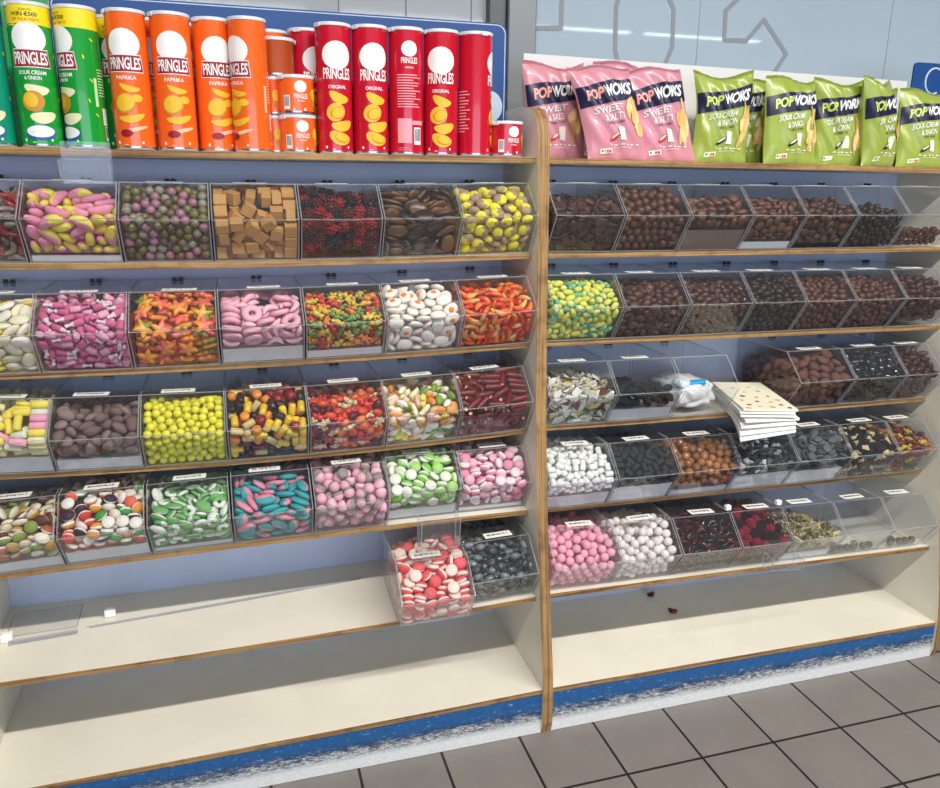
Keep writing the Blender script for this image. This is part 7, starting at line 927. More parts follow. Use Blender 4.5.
74,12,129,0,18,11,18,43,-9,31,0,-31,13,21,-66,-9,85,0,-1,1,9,-14,-30,85,0,5,10,10,-48,-9,37,0,27,-5,-14,-51,-7,115,0,-23,0,-6,-66,22,96,0,0,0,31,-66,14,114,0,-36,0,12,
-66,16,63,0,-24,6,-9,-66,67,97,0,-36,0,-2,-61,174,79,0,0,0,-10,44,7,13,0,-9,0,-14,-28,-17,99,0,-19,10,21,-26,-12,43,0,11,4,21,-60,99,79,0,-36,0,29,-34,5,15,0,-32,12,32,
-63,21,88,0,0,0,32,65,92,129,0,31,0,2,-64,-24,91,0,35,-9,19,-66,107,105,0,-34,1,-28,7,-8,112,0,29,1,23,-40,31,133,0,2,6,8,44,78,129,0,22,4,-27,-66,66,113,0,23,5,2,
-57,49,131,0,34,0,3,59,56,131,0,-16,16,-5,-30,-5,112,0,-27,5,26,-66,92,111,0,-11,-3,30,-66,9,29,0,-31,1,-8,6,8,15,0,4,-2,5,-66,83,113,0,-24,0,-4,-35,-27,88,0,-1,-10,-20,
69,-14,99,0,-8,-12,2,-43,139,115,0,-28,9,30,-7,114,117,0,-11,3,8,74,7,16,0,-18,-13,18,-65,12,105,0,36,0,-18,-55,-26,79,0,-1,-2,6,59,199,102,0,8,-4,7,-43,92,120,0,-8,-8,29,
48,-21,93,0,3,-2,11,52,170,109,0,33,4,17,65,4,20,0,18,-1,-18,10,33,134,0,-10,-7,-13,-58,35,109,0,31,-6,33,-54,170,103,0,20,7,21,33,28,130,0,1,-4,-30,-28,108,120,0,3,-9,30,
-12,55,133,0,-7,8,12,-18,153,115,0,-2,1,13,-55,-17,65,0,30,-8,1,56,5,23,0,-18,9,18,28,155,110,0,9,-1,30,-44,119,117,0,34,-2,-1,11,-21,89,0,32,-6,-15,-39,159,110,0,35,4,-2,
74,64,130,0,18,-7,18,-29,1,30,0,0,3,-10,-19,13,124,0,21,3,-31,49,110,120,0,29,4,32,-42,10,122,0,2,6,-8],
('R', 3, 6):[-44,5,14,0,32,-6,-15,-43,-8,34,1,2,-7,-32,37,-8,113,1,35,1,-34,-46,71,124,1,35,3,-15,-44,-17,51,0,-6,8,-9,19,-38,79,1,-22,-8,-32,-43,22,116,0,-9,-1,11,-45,-33,70,1,-1,8,12,
-46,115,93,1,-3,1,15,-47,116,116,0,25,8,-22,-46,-27,89,1,-10,0,-15,-45,166,106,0,-7,10,-17,-46,20,22,1,-26,-10,-18,-46,92,108,1,-2,4,14,-15,-34,78,0,-36,5,19,-44,3,104,0,-16,5,-32,
-49,8,48,0,-21,17,-20,-47,80,93,0,-19,1,19,-46,50,112,1,22,8,24,-48,-3,74,1,10,16,7,-47,180,97,1,24,-4,16,40,7,124,1,7,3,28,-47,31,97,0,17,14,-26,42,-24,56,1,16,-8,-31,
47,-35,77,1,28,-7,-21,-44,145,91,0,-1,0,-16,0,-29,92,1,35,4,-34,1,-2,116,1,15,2,32,40,63,129,0,-35,1,34,1,-14,105,1,-23,0,-32,-24,-28,93,1,-32,8,-28,-38,-14,99,1,-3,-7,-14,
-4,-25,59,0,33,11,17,45,-21,92,1,-8,12,2,-45,134,107,1,11,-4,24,10,60,123,1,31,4,17,-46,13,92,1,-35,14,-14,-12,30,117,1,-17,2,12,16,8,10,0,-4,0,-35,24,39,120,0,-23,4,5,
-23,-9,106,0,-10,9,0,-21,-14,42,1,-9,-5,-1,-33,106,119,0,-7,1,9,27,-15,42,0,33,13,10,8,-9,38,1,11,14,1,33,28,125,1,-25,13,-9,-21,90,127,0,-7,2,35,11,-24,59,0,-20,-10,-16,
46,-7,31,1,-30,14,27,-25,71,122,0,-6,-6,-24,-28,48,119,0,-3,5,20,-43,52,93,0,-31,3,-11,-14,-4,27,1,-13,-6,-3,-25,-23,61,1,31,5,16,-41,198,91,0,-2,0,32,-40,16,68,1,28,-6,-7,
17,12,118,1,-34,-3,26,-14,12,13,0,-15,3,-15,29,2,24,1,28,-2,-24,46,86,124,1,-3,1,-21,12,89,120,0,-6,-1,-21,-17,169,108,1,-33,0,-20,31,-24,81,1,1,8,9,1,17,109,1,-34,-8,-30,
46,17,12,1,-28,-2,-12,-23,15,106,1,-16,0,-2,6,4,22,0,-4,5,-32,7,184,106,0,-8,2,10,17,-14,91,1,8,10,20,-35,72,109,1,9,-2,-22,3,-25,77,0,-36,0,-23,-26,128,113,1,-18,3,-25,
-4,78,117,0,-28,2,18,-33,-15,75,1,12,4,15,32,-5,95,0,-11,8,-14,47,141,109,1,-19,-6,20,49,-2,94,0,15,-11,-18,17,158,109,1,0,3,20,-31,20,16,0,-23,-6,-16,-33,169,92,0,-32,3,-25,
-30,7,37,0,-28,-11,-29,43,116,110,0,-18,-2,6],
('R', 4, 0):[72,-33,91,0,-18,9,-18,35,-17,106,0,-18,-14,18,-74,-38,82,0,25,2,1,36,-39,79,0,26,-9,-28,-30,-32,91,0,26,11,-7,22,-31,91,0,-8,-4,4,60,-11,112,0,-27,1,31,54,-37,82,0,-7,-14,-11,
-64,5,123,0,-17,13,1,-72,-27,96,0,18,10,-18,60,58,127,0,-24,-13,18,-72,-16,107,0,18,5,-18,33,-4,117,0,35,-13,-33,-73,113,135,0,-3,-1,8,-4,-3,117,0,-17,-1,16,-8,8,129,0,-25,-13,-11,
70,5,120,0,-17,15,-18,-61,22,127,0,18,4,18,4,-23,54,0,10,-9,20,21,-31,66,0,-11,9,-16,-70,72,121,0,-17,8,27,-40,-1,122,0,12,9,-26,-36,-35,73,0,-27,-8,-6,-5,-37,76,0,33,7,-15,
14,4,127,0,13,2,22,-74,189,107,0,18,-13,0,12,-35,79,0,32,11,17,-30,-15,108,0,28,12,23,-20,-35,80,0,12,15,-7,10,-15,107,0,31,-7,-16,15,117,124,0,10,8,-16,-48,-10,113,0,25,11,20,
-41,121,120,0,-33,-7,12,54,-22,95,0,18,-7,23,-12,-31,92,0,-26,2,-30,-74,95,121,0,32,1,3,-57,-40,80,0,-21,-11,-15,-9,-16,107,0,-27,-1,34,-40,-17,97,0,20,0,-36,0,125,128,0,-15,11,-9,
72,-37,76,0,-18,15,18,-74,55,111,0,-25,-6,4,-45,40,126,0,-21,-3,-24,-19,121,121,0,-20,7,8,74,-19,103,0,29,-3,-4,-74,1,112,0,-18,7,-36,-30,25,124,0,25,-9,7,73,34,126,0,7,-6,-29,
74,143,122,0,18,0,0,-18,88,119,0,-24,-8,-7,-54,-14,100,0,17,9,-1,-74,6,56,0,17,-3,-36,25,-21,51,0,-18,5,18,-65,48,126,0,-10,-3,-3,36,-26,92,0,-16,0,-30,-70,110,118,0,28,14,-15,
-74,-21,55,0,36,-8,18,-72,-32,68,0,18,-2,18,44,141,116,0,-28,-5,4,-74,20,109,0,35,1,-26,50,35,122,0,16,-1,26,-23,0,115,0,1,-16,-24,72,-26,58,0,18,-4,18,2,-24,93,0,-23,6,4,
-74,154,109,0,-1,-1,-7,54,-30,65,0,-29,0,0,-64,179,117,0,13,3,-35,-49,-29,63,0,-10,3,-22,59,145,117,0,-10,3,-33,48,-4,104,0,0,-3,-7,34,56,124,0,-14,3,-32,-16,145,123,0,-31,13,30,
-74,122,96,0,7,5,-6,-74,136,109,0,20,-16,-2,15,78,123,0,12,-4,34,-4,100,120,0,16,2,6,57,76,124,0,0,-2,17,-72,147,92,0,-18,-12,-18,32,30,123,0,-31,0,31,68,102,124,0,20,6,-13,
59,20,114,0,27,-1,-1,-58,-15,51,0,-18,-15,-2,-21,56,121,0,33,-13,18,-74,46,94,0,36,0,-31,-18,-20,51,0,-18,-15,20,-2,41,125,0,-16,-6,9,-72,4,79,0,-18,-17,18,30,77,119,0,19,-16,-3,
-72,96,92,0,-18,-10,18,-72,10,92,0,18,-10,18,40,-24,62,0,-21,2,33,-72,-15,88,0,-18,-6,-18,-72,-4,97,0,18,0,17,-7,73,117,0,-33,14,17,-31,140,121,0,20,-6,-33,-25,105,117,0,5,7,34,
-72,103,105,0,18,15,-18,-35,-23,59,0,-25,-5,-32,-72,88,105,0,18,-4,-18,41,179,111,0,-18,-2,-21,-74,28,92,0,18,-10,0,-74,-14,73,0,19,10,-35,-23,167,118,0,-26,-12,32,-71,185,92,0,-18,0,-27,
-34,93,115,0,-1,-6,-9,-71,130,123,0,-20,3,-8,-38,13,118,0,26,5,18,55,167,113,0,-36,8,-22,42,108,118,0,-22,1,8,-71,80,92,0,-18,5,18,44,14,116,0,-6,7,4,-15,-26,65,0,-21,-6,28,
-74,63,92,0,18,3,36,-14,15,116,0,23,-4,12,51,-16,51,0,-18,5,-26,-74,167,96,0,34,-9,-16,56,120,117,0,17,-12,-8,38,197,108,0,28,-11,24,73,83,123,0,-14,-1,-2,-69,35,112,0,31,2,-26,
74,-1,104,0,-32,4,27,17,1,109,0,5,2,-25,15,30,121,0,0,5,-10,-51,201,108,0,3,-5,30,73,197,107,0,-18,5,-34,-24,179,110,0,35,9,17,-47,79,119,0,-18,-11,21,-62,146,120,0,8,5,-29,
-68,73,106,0,6,16,-30,56,93,113,0,-26,0,-13,22,44,121,0,-21,-8,11,23,198,104,0,-14,-11,31,-54,-25,77,0,14,1,20,32,96,119,0,28,-6,7,25,14,117,0,19,-5,13,8,62,119,0,-11,-5,-30,
-60,61,119,0,0,10,6,-39,178,106,0,14,10,32,74,19,113,0,-36,9,18,-48,140,111,0,-11,-6,-16,-14,33,121,0,7,15,36,11,104,114,0,6,9,6,3,200,107,0,18,-10,17,34,1,102,0,10,-6,-34,
-22,-9,92,0,-10,-12,-18,-37,62,116,0,-10,-1,9,-37,-16,79,0,-2,-1,2,-53,97,114,0,18,-10,24,33,122,113,0,24,9,29,12,164,109,0,36,1,8],
('R', 4, 1):[-72,-21,61,0,-18,12,0,-68,3,125,0,-18,11,-18,-33,-10,108,0,-33,10,32,28,-27,95,0,27,-2,2,-66,-20,104,0,-19,-1,-19,-67,-9,114,0,-18,-4,17,32,-38,77,0,-33,6,-15,-23,-21,96,0,2,-9,31,
-19,-32,85,0,-17,0,28,-1,-40,81,0,-17,5,19,48,-38,77,0,-7,2,35,-69,-37,86,0,-6,-8,-15,68,-41,82,0,18,-9,-18,-48,-33,90,0,11,3,-28,8,-16,107,0,5,13,-35,-71,186,103,0,-33,-10,14,
-9,-10,113,0,-30,9,18,-71,50,129,0,21,0,36,19,-7,115,0,-6,-14,1,13,-30,65,0,8,7,5,66,-24,99,0,-34,-14,-6,-3,-27,96,0,2,9,22,52,-5,119,0,25,-5,8,50,64,125,0,-16,1,7,
-45,0,119,0,30,13,1,-24,0,121,0,12,-2,-31,-11,9,127,0,28,-6,-2,-71,138,114,0,-28,14,26,-64,20,134,0,12,-12,-30,44,-19,104,0,20,0,-15,50,26,127,0,13,-9,20,55,-28,88,0,-9,6,28,
71,11,121,0,-29,7,-8,-71,113,92,0,18,16,0,-64,97,125,0,-33,13,-35,-71,70,120,0,5,-9,-23,-48,-29,73,0,14,8,-36,-12,-31,66,0,-3,-6,27,-72,93,113,0,25,-12,29,-26,-29,71,0,-26,10,28,
25,11,119,0,13,-3,24,-67,-17,89,0,19,0,20,-45,-17,99,0,-5,7,-19,-63,-29,73,0,23,11,8,71,-31,66,0,32,5,-27,14,-27,88,0,-2,6,22,-11,130,115,0,-22,-3,-21,37,-27,61,0,18,5,18,
-47,17,126,0,-34,2,-35,-71,43,92,0,18,15,0,29,93,121,0,-30,0,-3,-29,74,122,0,-18,0,-4,71,2,108,0,-34,-9,15,13,95,123,0,34,0,17,37,-2,110,0,-24,-3,-31,-68,132,92,0,-18,9,-18,
3,44,124,0,12,-3,25,-67,32,121,0,19,6,19,-71,20,92,0,18,-15,0,-57,151,116,0,-8,7,-25,13,27,121,0,-16,14,-31,71,123,120,0,23,11,4,67,104,120,0,-14,-14,13,-67,57,106,0,-11,-15,-25,
45,138,119,0,0,0,7,-67,83,92,0,18,6,-20,-68,176,92,0,-18,8,18,-30,149,109,0,-32,-5,9,-63,111,120,0,17,1,-19,-68,1,86,0,18,-17,-18,13,127,117,0,-17,-1,-19,-15,179,105,0,29,7,9,
-30,107,110,0,33,2,-4,-71,2,66,0,2,4,23,57,177,109,0,8,8,-34,-21,49,124,0,20,-4,-20,-67,-10,75,0,19,1,20,-67,67,92,0,-18,5,18,-66,46,116,0,12,8,16,8,81,121,0,13,-5,-19,
-67,-5,99,0,-18,1,17,-67,8,106,0,-15,-3,18,-28,20,119,0,-4,5,27,23,59,124,0,6,8,-23,21,45,118,0,-25,7,6,-11,114,116,0,-11,1,13,43,106,122,0,15,0,-19,-67,75,105,0,-19,13,16,
-71,147,96,0,-36,0,26,-32,192,104,0,-25,-5,-33,56,-21,61,0,-18,-8,0,-35,-21,61,0,18,10,-11,49,201,96,0,36,0,4,-66,17,118,0,12,13,-23,-66,164,101,0,-23,-1,22,-18,161,108,0,10,-7,-22,
31,146,111,0,-25,5,33,-63,201,92,0,18,-5,18,66,-9,98,0,-22,-2,15,24,167,109,0,-30,-6,-3,35,66,111,0,2,9,1,4,189,100,0,-6,-5,-2,50,14,118,0,-28,-9,22,10,149,113,0,-13,-5,17,
-22,34,121,0,-12,3,-18,-48,98,113,0,31,7,-23,4,5,109,0,-2,7,9,4,174,106,0,21,10,-16,-16,100,111,0,-35,1,-6,-66,116,106,0,-16,5,4,-45,176,104,0,10,0,35,-67,32,106,0,-12,15,32,
-54,-17,61,0,18,0,33,70,79,115,0,-8,-6,-4,-16,201,96,0,-36,0,11,-10,73,117,0,21,-9,11,-51,187,96,0,26,0,14,-1,97,110,0,1,-2,13,34,197,96,0,-27,-4,-26,-10,-16,78,0,-34,-4,27,
33,79,118,0,35,-17,-32,22,-6,98,0,-19,0,-20,58,45,118,0,25,9,-16],
('R', 4, 2):[-71,-24,94,1,-71,-10,109,1,-71,101,103,1,-8,-35,78,1,-50,22,135,1,-71,-33,74,1,47,-37,82,0,-71,47,120,1,
71,-37,81,1,-31,-32,87,1,30,-4,115,1,-44,6,123,1,-71,-11,41,0,26,-33,86,0,-50,-33,76,0,-17,-5,104,1,
71,-10,108,0,-50,-24,95,1,-49,-9,109,0,-71,22,34,0,-23,6,121,1,7,-28,91,0,-70,11,115,0,-13,-24,95,0,
50,-7,107,0,2,-12,105,0,63,-21,93,0,-71,12,90,0,22,-18,101,0,-71,37,102,0,62,8,117,0,-70,182,85,0,
25,-14,46,1,-25,-28,68,1,12,68,117,0,-1,5,115,1,-71,3,57,1,12,-30,71,0,-64,-22,58,1,-69,126,101,0,
34,17,118,1,-71,49,85,1,-71,161,85,0,-70,91,85,0,65,-15,47,0,42,-20,93,0,-26,-12,43,0,32,-27,66,0,
-61,29,119,1,70,-26,64,1,-71,140,85,0,13,21,118,1,-71,-10,74,1,4,-14,45,0,71,38,118,1,-71,60,103,0,
-48,-12,42,0,41,51,120,1,-43,-23,59,1,-71,112,85,0,45,-18,53,1,45,-7,35,1,-60,70,118,0,36,71,115,1,
-71,70,85,0,-5,-24,61,1,6,4,34,1,20,191,85,0,-28,76,115,0,25,146,98,1,24,39,117,1,60,57,116,1,
-39,186,85,1,54,136,98,0,-3,188,85,1,5,126,101,0,52,26,114,1,62,192,85,0,11,172,85,0,-19,27,119,1,
-35,-9,94,0,-20,176,85,0,16,6,103,0,71,1,34,0,-53,112,101,0,-40,25,117,1,-60,14,72,0,-60,81,100,1,
-60,30,85,1,55,82,112,0,58,172,85,0,39,181,85,1,37,119,98,0,-38,129,97,0,27,3,34,0,-35,9,104,0,
-1,35,112,1,-60,-6,92,0,-51,170,85,0,-15,4,34,1,-34,103,103,1,-18,48,116,0,-46,-11,76,0,-59,5,34,0,
-36,4,34,1,53,106,102,1,-33,159,85,0,-55,17,103,1,3,82,105,1],
('R', 4, 3):[-73,198,92,0,11,1,-20,-3,-23,100,2,-7,-2,4,-33,-28,96,2,-9,-1,2,-57,-24,98,0,-1,1,-3,-76,153,103,0,34,4,20,-9,-40,82,1,-29,14,-9,9,20,109,2,31,1,-3,-73,-22,58,0,-5,5,15,
-75,-41,78,1,-15,7,-16,71,-37,81,2,-36,-1,-22,29,-45,80,0,19,-3,-32,-74,103,94,0,18,2,-15,-75,9,100,0,16,11,-27,13,0,105,2,-2,-4,-24,-75,82,102,0,-13,16,-30,72,73,108,2,-8,-4,-19,
-61,93,106,0,5,-2,28,-12,-30,97,0,-30,-3,-36,50,43,107,2,-8,-8,-17,-18,14,106,2,1,-4,-29,-21,-38,74,2,-2,2,5,-28,52,106,2,11,0,-12,-72,0,77,0,-15,8,7,21,58,102,2,3,0,4,
-26,142,102,1,5,12,27,-69,7,98,1,-18,7,-36,48,100,102,0,6,10,22,-70,122,100,0,3,2,1,-48,-5,103,0,5,6,7,2,-40,89,2,-33,-6,10,-73,4,60,2,-9,-5,-26,-45,-14,102,2,25,4,-1,
-74,171,97,0,19,-3,-19,50,83,104,2,10,0,-29,-72,38,100,1,-3,11,-23,-54,143,101,0,3,4,-3,67,0,103,2,19,0,-12,54,-32,89,0,-22,2,36,-73,-16,87,2,7,-6,-31,-72,128,95,2,35,5,-11,
62,84,103,1,8,9,21,-45,-39,79,0,-32,8,19,65,34,103,0,13,10,-30,43,-36,84,2,29,9,4,59,185,97,2,7,5,-4,-59,-28,58,1,3,0,-3,40,-24,62,2,-28,-1,9,-72,149,91,0,0,4,18,
-69,91,103,0,-27,4,-6,-72,-11,94,1,16,12,25,-40,-34,64,0,0,4,2,57,137,104,2,-1,-3,19,36,-21,95,1,6,12,18,60,65,106,1,-24,3,26,-16,-29,59,1,2,-1,-3,28,107,104,2,-12,-7,30,
-58,-33,92,1,24,-4,-12,-72,15,56,1,10,4,-10,-27,-4,101,1,-21,-1,-35,68,102,105,2,-2,0,-17,28,-32,90,0,-31,15,-22,29,-7,103,2,10,1,-15,65,-19,94,0,-35,1,1,50,-38,69,2,4,6,25,
48,112,104,0,5,10,10,-74,13,68,1,8,11,9,-38,141,101,1,-27,8,6,-25,77,104,2,-4,-5,-18,-9,-36,74,1,12,-11,33,47,-16,99,1,-4,11,1,10,-38,70,0,13,12,20,-23,185,97,1,-27,6,-26,
-6,-8,99,2,12,-10,32,-51,82,104,1,-35,9,16,-5,127,100,2,-3,-11,-34,-69,-8,73,2,-15,2,9,6,72,101,1,-1,12,-5,-16,-14,95,2,0,9,9,-28,-38,88,0,-11,2,-2,-71,29,101,0,-32,6,29,
-64,66,100,1,1,6,35,-74,49,94,1,-24,17,14,71,163,98,0,11,11,19,74,-35,88,0,-6,4,-9,0,51,102,2,32,3,-28,5,36,100,1,7,17,-34,11,-28,91,0,-4,16,7,44,133,99,1,4,8,-3,
-73,-31,87,0,2,-8,-19,-33,-2,104,0,7,-2,-16,-73,40,90,1,10,4,10,-45,12,103,0,-6,7,-15,73,-7,95,2,34,-10,-14,-74,18,90,0,14,2,-18,20,-18,101,2,-35,-5,-25,-72,60,98,0,16,8,-14,
17,75,102,2,-1,1,9,59,20,104,1,15,-1,-29,-1,-31,59,1,-33,-2,-11,24,-23,58,2,-8,-6,-35,78,-27,65,0,-9,-14,10,-15,36,99,1,-2,13,23,25,-34,66,0,8,6,-30,-17,103,97,0,11,9,12,
34,50,101,1,32,13,-14,-27,41,102,1,8,6,17,17,-35,84,0,23,-1,35,-33,66,96,0,6,8,-12,-47,37,101,1,2,7,4,69,10,102,2,21,1,-9,40,154,98,0,8,5,30,30,9,104,1,13,9,-9,
73,20,99,1,-21,15,27,21,132,93,1,3,17,16,13,155,98,0,31,7,31,62,-32,68,2,-3,-6,-14,-60,-37,77,2,-5,8,2,56,-8,95,2,22,-9,3,14,182,94,2,35,-1,25,3,189,92,0,-4,6,15,
-37,108,103,0,11,-1,-15,24,35,104,2,2,0,35,-27,197,94,0,35,-1,-24,-18,129,95,0,5,5,-27,36,68,101,1,-30,11,30,51,-21,85,2,17,-6,-12,-72,-18,71,1,-25,14,21,-6,102,101,0,9,3,28,
-67,186,91,0,2,3,-29,-32,-25,71,2,-1,-4,-26,-48,109,102,0,22,4,-16,-53,194,96,1,21,-1,-8,-50,180,94,2,18,-1,29,-58,45,96,2,14,-1,7,68,117,104,0,30,2,31,-15,-31,84,1,-21,6,0,
6,129,99,0,-13,6,-17,34,189,91,2,-3,-4,8,-55,175,94,1,-28,16,15,-9,82,103,0,8,2,29,38,1,104,0,-5,4,16,46,170,96,0,9,7,-32,-62,131,97,0,-15,2,-13,71,44,102,0,-32,6,29,
71,135,100,2,-5,-5,10,54,200,91,0,6,2,32,-28,-28,67,2,33,5,26,-48,-35,85,1,32,11,-2,32,84,100,0,-4,2,17,-9,68,99,1,-29,8,22,0,6,95,1,20,11,3,24,199,91,1,10,4,-8,
-9,24,99,2,31,4,7,-43,-28,83,0,-7,6,35,42,146,94,0,-30,5,2,-59,-2,95,0,11,5,28,-63,-11,59,1,-34,-3,-16,-53,73,95,2,12,-3,-11,-52,24,99,0,-35,5,-5,-72,166,91,1,10,4,30,
-36,-9,91,1,-15,9,-24,71,192,91,1,-26,7,-19,-2,-25,80,2,-8,13,-27,-38,56,98,0,24,-4,-5,66,54,104,0,34,2,0,-24,25,101,1,34,4,0,-36,160,100,0,8,1,11,56,69,98,0,9,-8,21,
55,143,93,2,3,-4,-27,9,92,98,1,4,12,14,-67,72,96,0,-23,-4,5,30,170,91,1,-26,7,-24,-40,-17,59,2,-36,0,-20,46,186,92,0,11,0,17,-28,107,95,2,21,-1,-17],
('R', 4, 4):[-19,48,133,1,-34,1,27,67,-35,82,1,-30,-1,22,-35,-40,89,1,33,9,-22,-9,-7,113,1,32,-1,-24,-58,-40,73,1,32,11,14,21,-26,102,1,-27,0,0,-67,13,132,1,-1,4,33,-75,-34,81,1,18,1,18,
-24,-23,105,1,-2,9,-21,6,-33,62,1,-26,6,32,-67,90,118,1,-1,5,29,-69,-23,59,1,-26,3,22,-67,39,131,1,-35,-4,-3,-3,10,125,1,-1,-11,-3,8,-1,121,1,33,-2,22,12,-37,82,1,-3,-1,10,
-65,195,95,0,-6,2,15,45,-39,72,0,-3,11,14,-49,-29,93,0,-25,-9,9,34,4,126,0,5,2,-10,-70,-23,93,1,-12,4,-13,-64,163,100,0,-31,-2,-30,-46,-12,117,0,35,-9,19,6,-23,89,1,-3,5,8,
33,-27,91,1,-5,2,18,-9,-32,85,1,-4,3,8,-60,-3,117,0,6,12,-3,58,-22,92,0,-2,6,7,-67,3,104,1,36,15,24,-39,22,133,0,-33,0,-31,-67,9,115,1,-24,-11,-26,-66,6,80,1,-12,-3,-35,
50,-5,117,1,-33,-4,4,15,63,131,0,-36,0,35,68,-2,117,1,-10,-14,20,67,-31,73,1,30,1,-14,-66,21,57,1,-5,-5,-2,50,23,135,0,8,2,-15,-64,153,96,0,4,4,30,66,86,127,0,-28,1,17,
-66,150,88,1,-30,0,-34,50,83,126,0,-31,-2,22,-67,-15,100,1,-12,5,-12,15,-6,113,1,4,0,-19,-66,26,83,1,0,0,13,-37,3,121,1,-21,-3,-5,42,48,129,1,1,4,17,-15,-36,77,0,-4,-3,-6,
-19,-27,64,0,-34,4,24,19,29,126,1,2,-10,1,-66,63,90,1,0,4,21,-66,105,83,1,36,0,-33,62,-17,98,0,-6,-2,-10,-64,132,84,0,0,0,15,-11,-16,52,0,36,0,-9,-66,173,87,1,-34,4,-13,
-21,193,96,1,-36,-7,-21,13,127,114,0,3,0,32,66,10,126,1,-10,-8,-7,35,-33,84,1,-34,-5,-9,-67,90,109,1,-35,5,34,15,97,119,1,-36,5,9,21,-31,68,1,-9,5,-3,8,-13,94,1,-34,3,25,
65,-11,104,0,1,6,12,-21,17,126,0,0,-2,-9,-62,51,83,1,0,0,-8,40,-15,102,1,-31,5,-29,-64,79,102,0,32,-2,-3,-66,66,113,1,29,2,36,2,-10,102,0,-3,1,5,-62,70,97,0,35,4,19,
-8,171,103,1,-4,-5,16,-66,36,97,1,-29,7,-7,-41,88,122,0,-32,1,-4,-64,88,88,0,-31,-1,5,-65,25,97,1,27,-4,34,-66,56,116,1,2,7,-19,-64,114,107,0,4,3,-5,-54,139,107,0,-36,-4,28,
-53,112,114,0,33,-4,28,-66,46,97,1,-29,-7,9,-64,22,106,0,28,6,-29,-57,9,52,1,0,0,7,64,150,107,1,36,0,-23,-64,10,69,0,8,1,-1,-64,-14,75,1,-32,3,17,-49,52,129,0,-27,5,20,
41,-18,55,0,-3,-1,-14,-24,121,114,1,2,1,-11,-26,158,103,1,4,-3,25,-54,-11,79,1,-1,5,5,-64,47,120,0,-36,7,-21,-64,114,98,0,1,5,-12,-47,-13,96,1,-28,1,3,-65,-14,61,0,-2,-11,-27,
48,112,114,1,29,2,-10,28,-6,106,1,3,-5,0,-27,-14,103,0,-31,-8,10,75,179,92,1,-18,-4,-18,66,44,132,1,35,1,-19,-58,194,84,0,0,0,31,25,158,104,0,-26,8,29,-65,28,123,0,-32,0,-17,
67,112,115,1,24,-3,-9,-39,-12,53,0,-36,0,-6],
('R', 4, 5):[-64,143,104,2,-29,7,-17,-62,85,110,2,3,-11,31,-52,-12,105,0,-33,7,12,-56,-36,81,1,21,-8,27,-64,-25,63,2,-35,-11,33,-65,-28,90,2,15,12,3,-55,27,100,1,-30,4,-3,39,-7,108,2,-6,-4,-28,
-65,-20,45,2,-11,-7,-12,-19,-30,93,1,-28,0,-3,-66,49,99,1,-23,2,25,-63,112,98,1,-23,9,-23,-65,20,91,1,-35,11,-8,8,-40,76,2,3,13,28,-45,-26,55,0,-6,10,12,-39,1,15,2,-29,4,-29,
-28,-34,87,0,32,3,-5,-9,-37,75,2,-16,9,16,-68,24,33,1,-10,9,14,21,-39,80,0,-34,-5,-31,-48,-36,84,1,34,5,-6,22,-32,92,2,-8,-6,35,-29,-30,65,1,8,-8,-28,-62,180,84,1,35,7,-6,
-57,61,108,1,-24,7,20,-3,-34,86,2,13,2,0,41,-31,67,1,-9,-1,1,-64,91,98,1,34,6,-14,-60,-5,31,1,-23,-6,-6,-68,7,20,1,-6,-7,15,-20,138,107,2,17,-9,18,-14,-17,43,2,32,-3,-20,
-17,-7,25,0,-5,10,14,55,-23,44,0,-22,6,-35,58,-36,80,1,12,4,25,2,-5,23,0,8,7,30,-61,34,89,2,33,7,-17,68,-19,106,1,-9,1,-19,39,70,110,2,-13,-3,-5,43,28,110,1,29,2,-18,
-17,-35,72,0,3,13,-2,-41,-15,105,1,16,6,-28,6,139,103,1,-25,2,-20,-36,-25,95,0,-24,14,-32,43,90,106,1,-26,10,-27,-2,40,106,2,-2,-6,14,57,68,109,1,-31,4,-4,40,119,106,2,-2,-4,32,
-47,135,105,2,-35,-8,29,-63,1,67,0,-23,-7,-12,60,1,108,2,17,0,25,-57,199,84,0,-34,4,-9,47,3,9,0,32,4,-1,-47,9,106,2,-17,4,-9,-56,52,109,0,10,-6,29,61,96,113,2,-21,-3,13,
16,84,104,0,32,2,16,-60,138,84,0,-34,4,-16,-60,93,94,0,2,-2,18,-19,87,108,2,0,3,15,46,-36,80,1,0,7,6,61,198,89,1,-35,0,-17,-23,178,96,0,-32,6,-30,29,-22,98,2,16,5,34,
45,-8,31,2,27,-5,33,-4,101,105,2,2,0,12,-60,48,89,0,32,-5,-16,-63,155,100,0,-4,-9,21,6,-19,44,0,-8,9,9,-68,63,102,1,-11,7,29,-55,177,91,1,-31,4,-13,-63,15,55,2,-31,4,-17,
56,50,110,0,-36,5,3,-53,10,7,0,35,6,7,0,-15,101,2,13,1,35,50,-21,102,0,-9,-1,-9,-37,195,94,0,-5,2,35,-58,105,84,0,-34,4,4,-62,11,41,0,32,-1,23,30,57,105,0,29,4,-7,
-69,-18,98,1,-15,5,26,62,-28,61,2,-15,-13,-16,-51,-19,96,0,31,4,-16,14,118,103,0,33,7,-24,39,-32,87,2,-14,0,0,-30,21,106,2,-8,0,-14,-30,37,105,2,-6,15,28,22,39,106,0,-34,8,31,
34,-7,33,1,7,4,1,-62,-6,53,2,25,-7,-20,-58,124,96,0,-30,-3,2,-63,160,85,1,-25,-2,33,60,-10,31,2,15,5,21,59,-32,85,0,-34,8,23,-39,-38,77,2,31,-3,-21,-9,-26,96,0,-15,7,34,
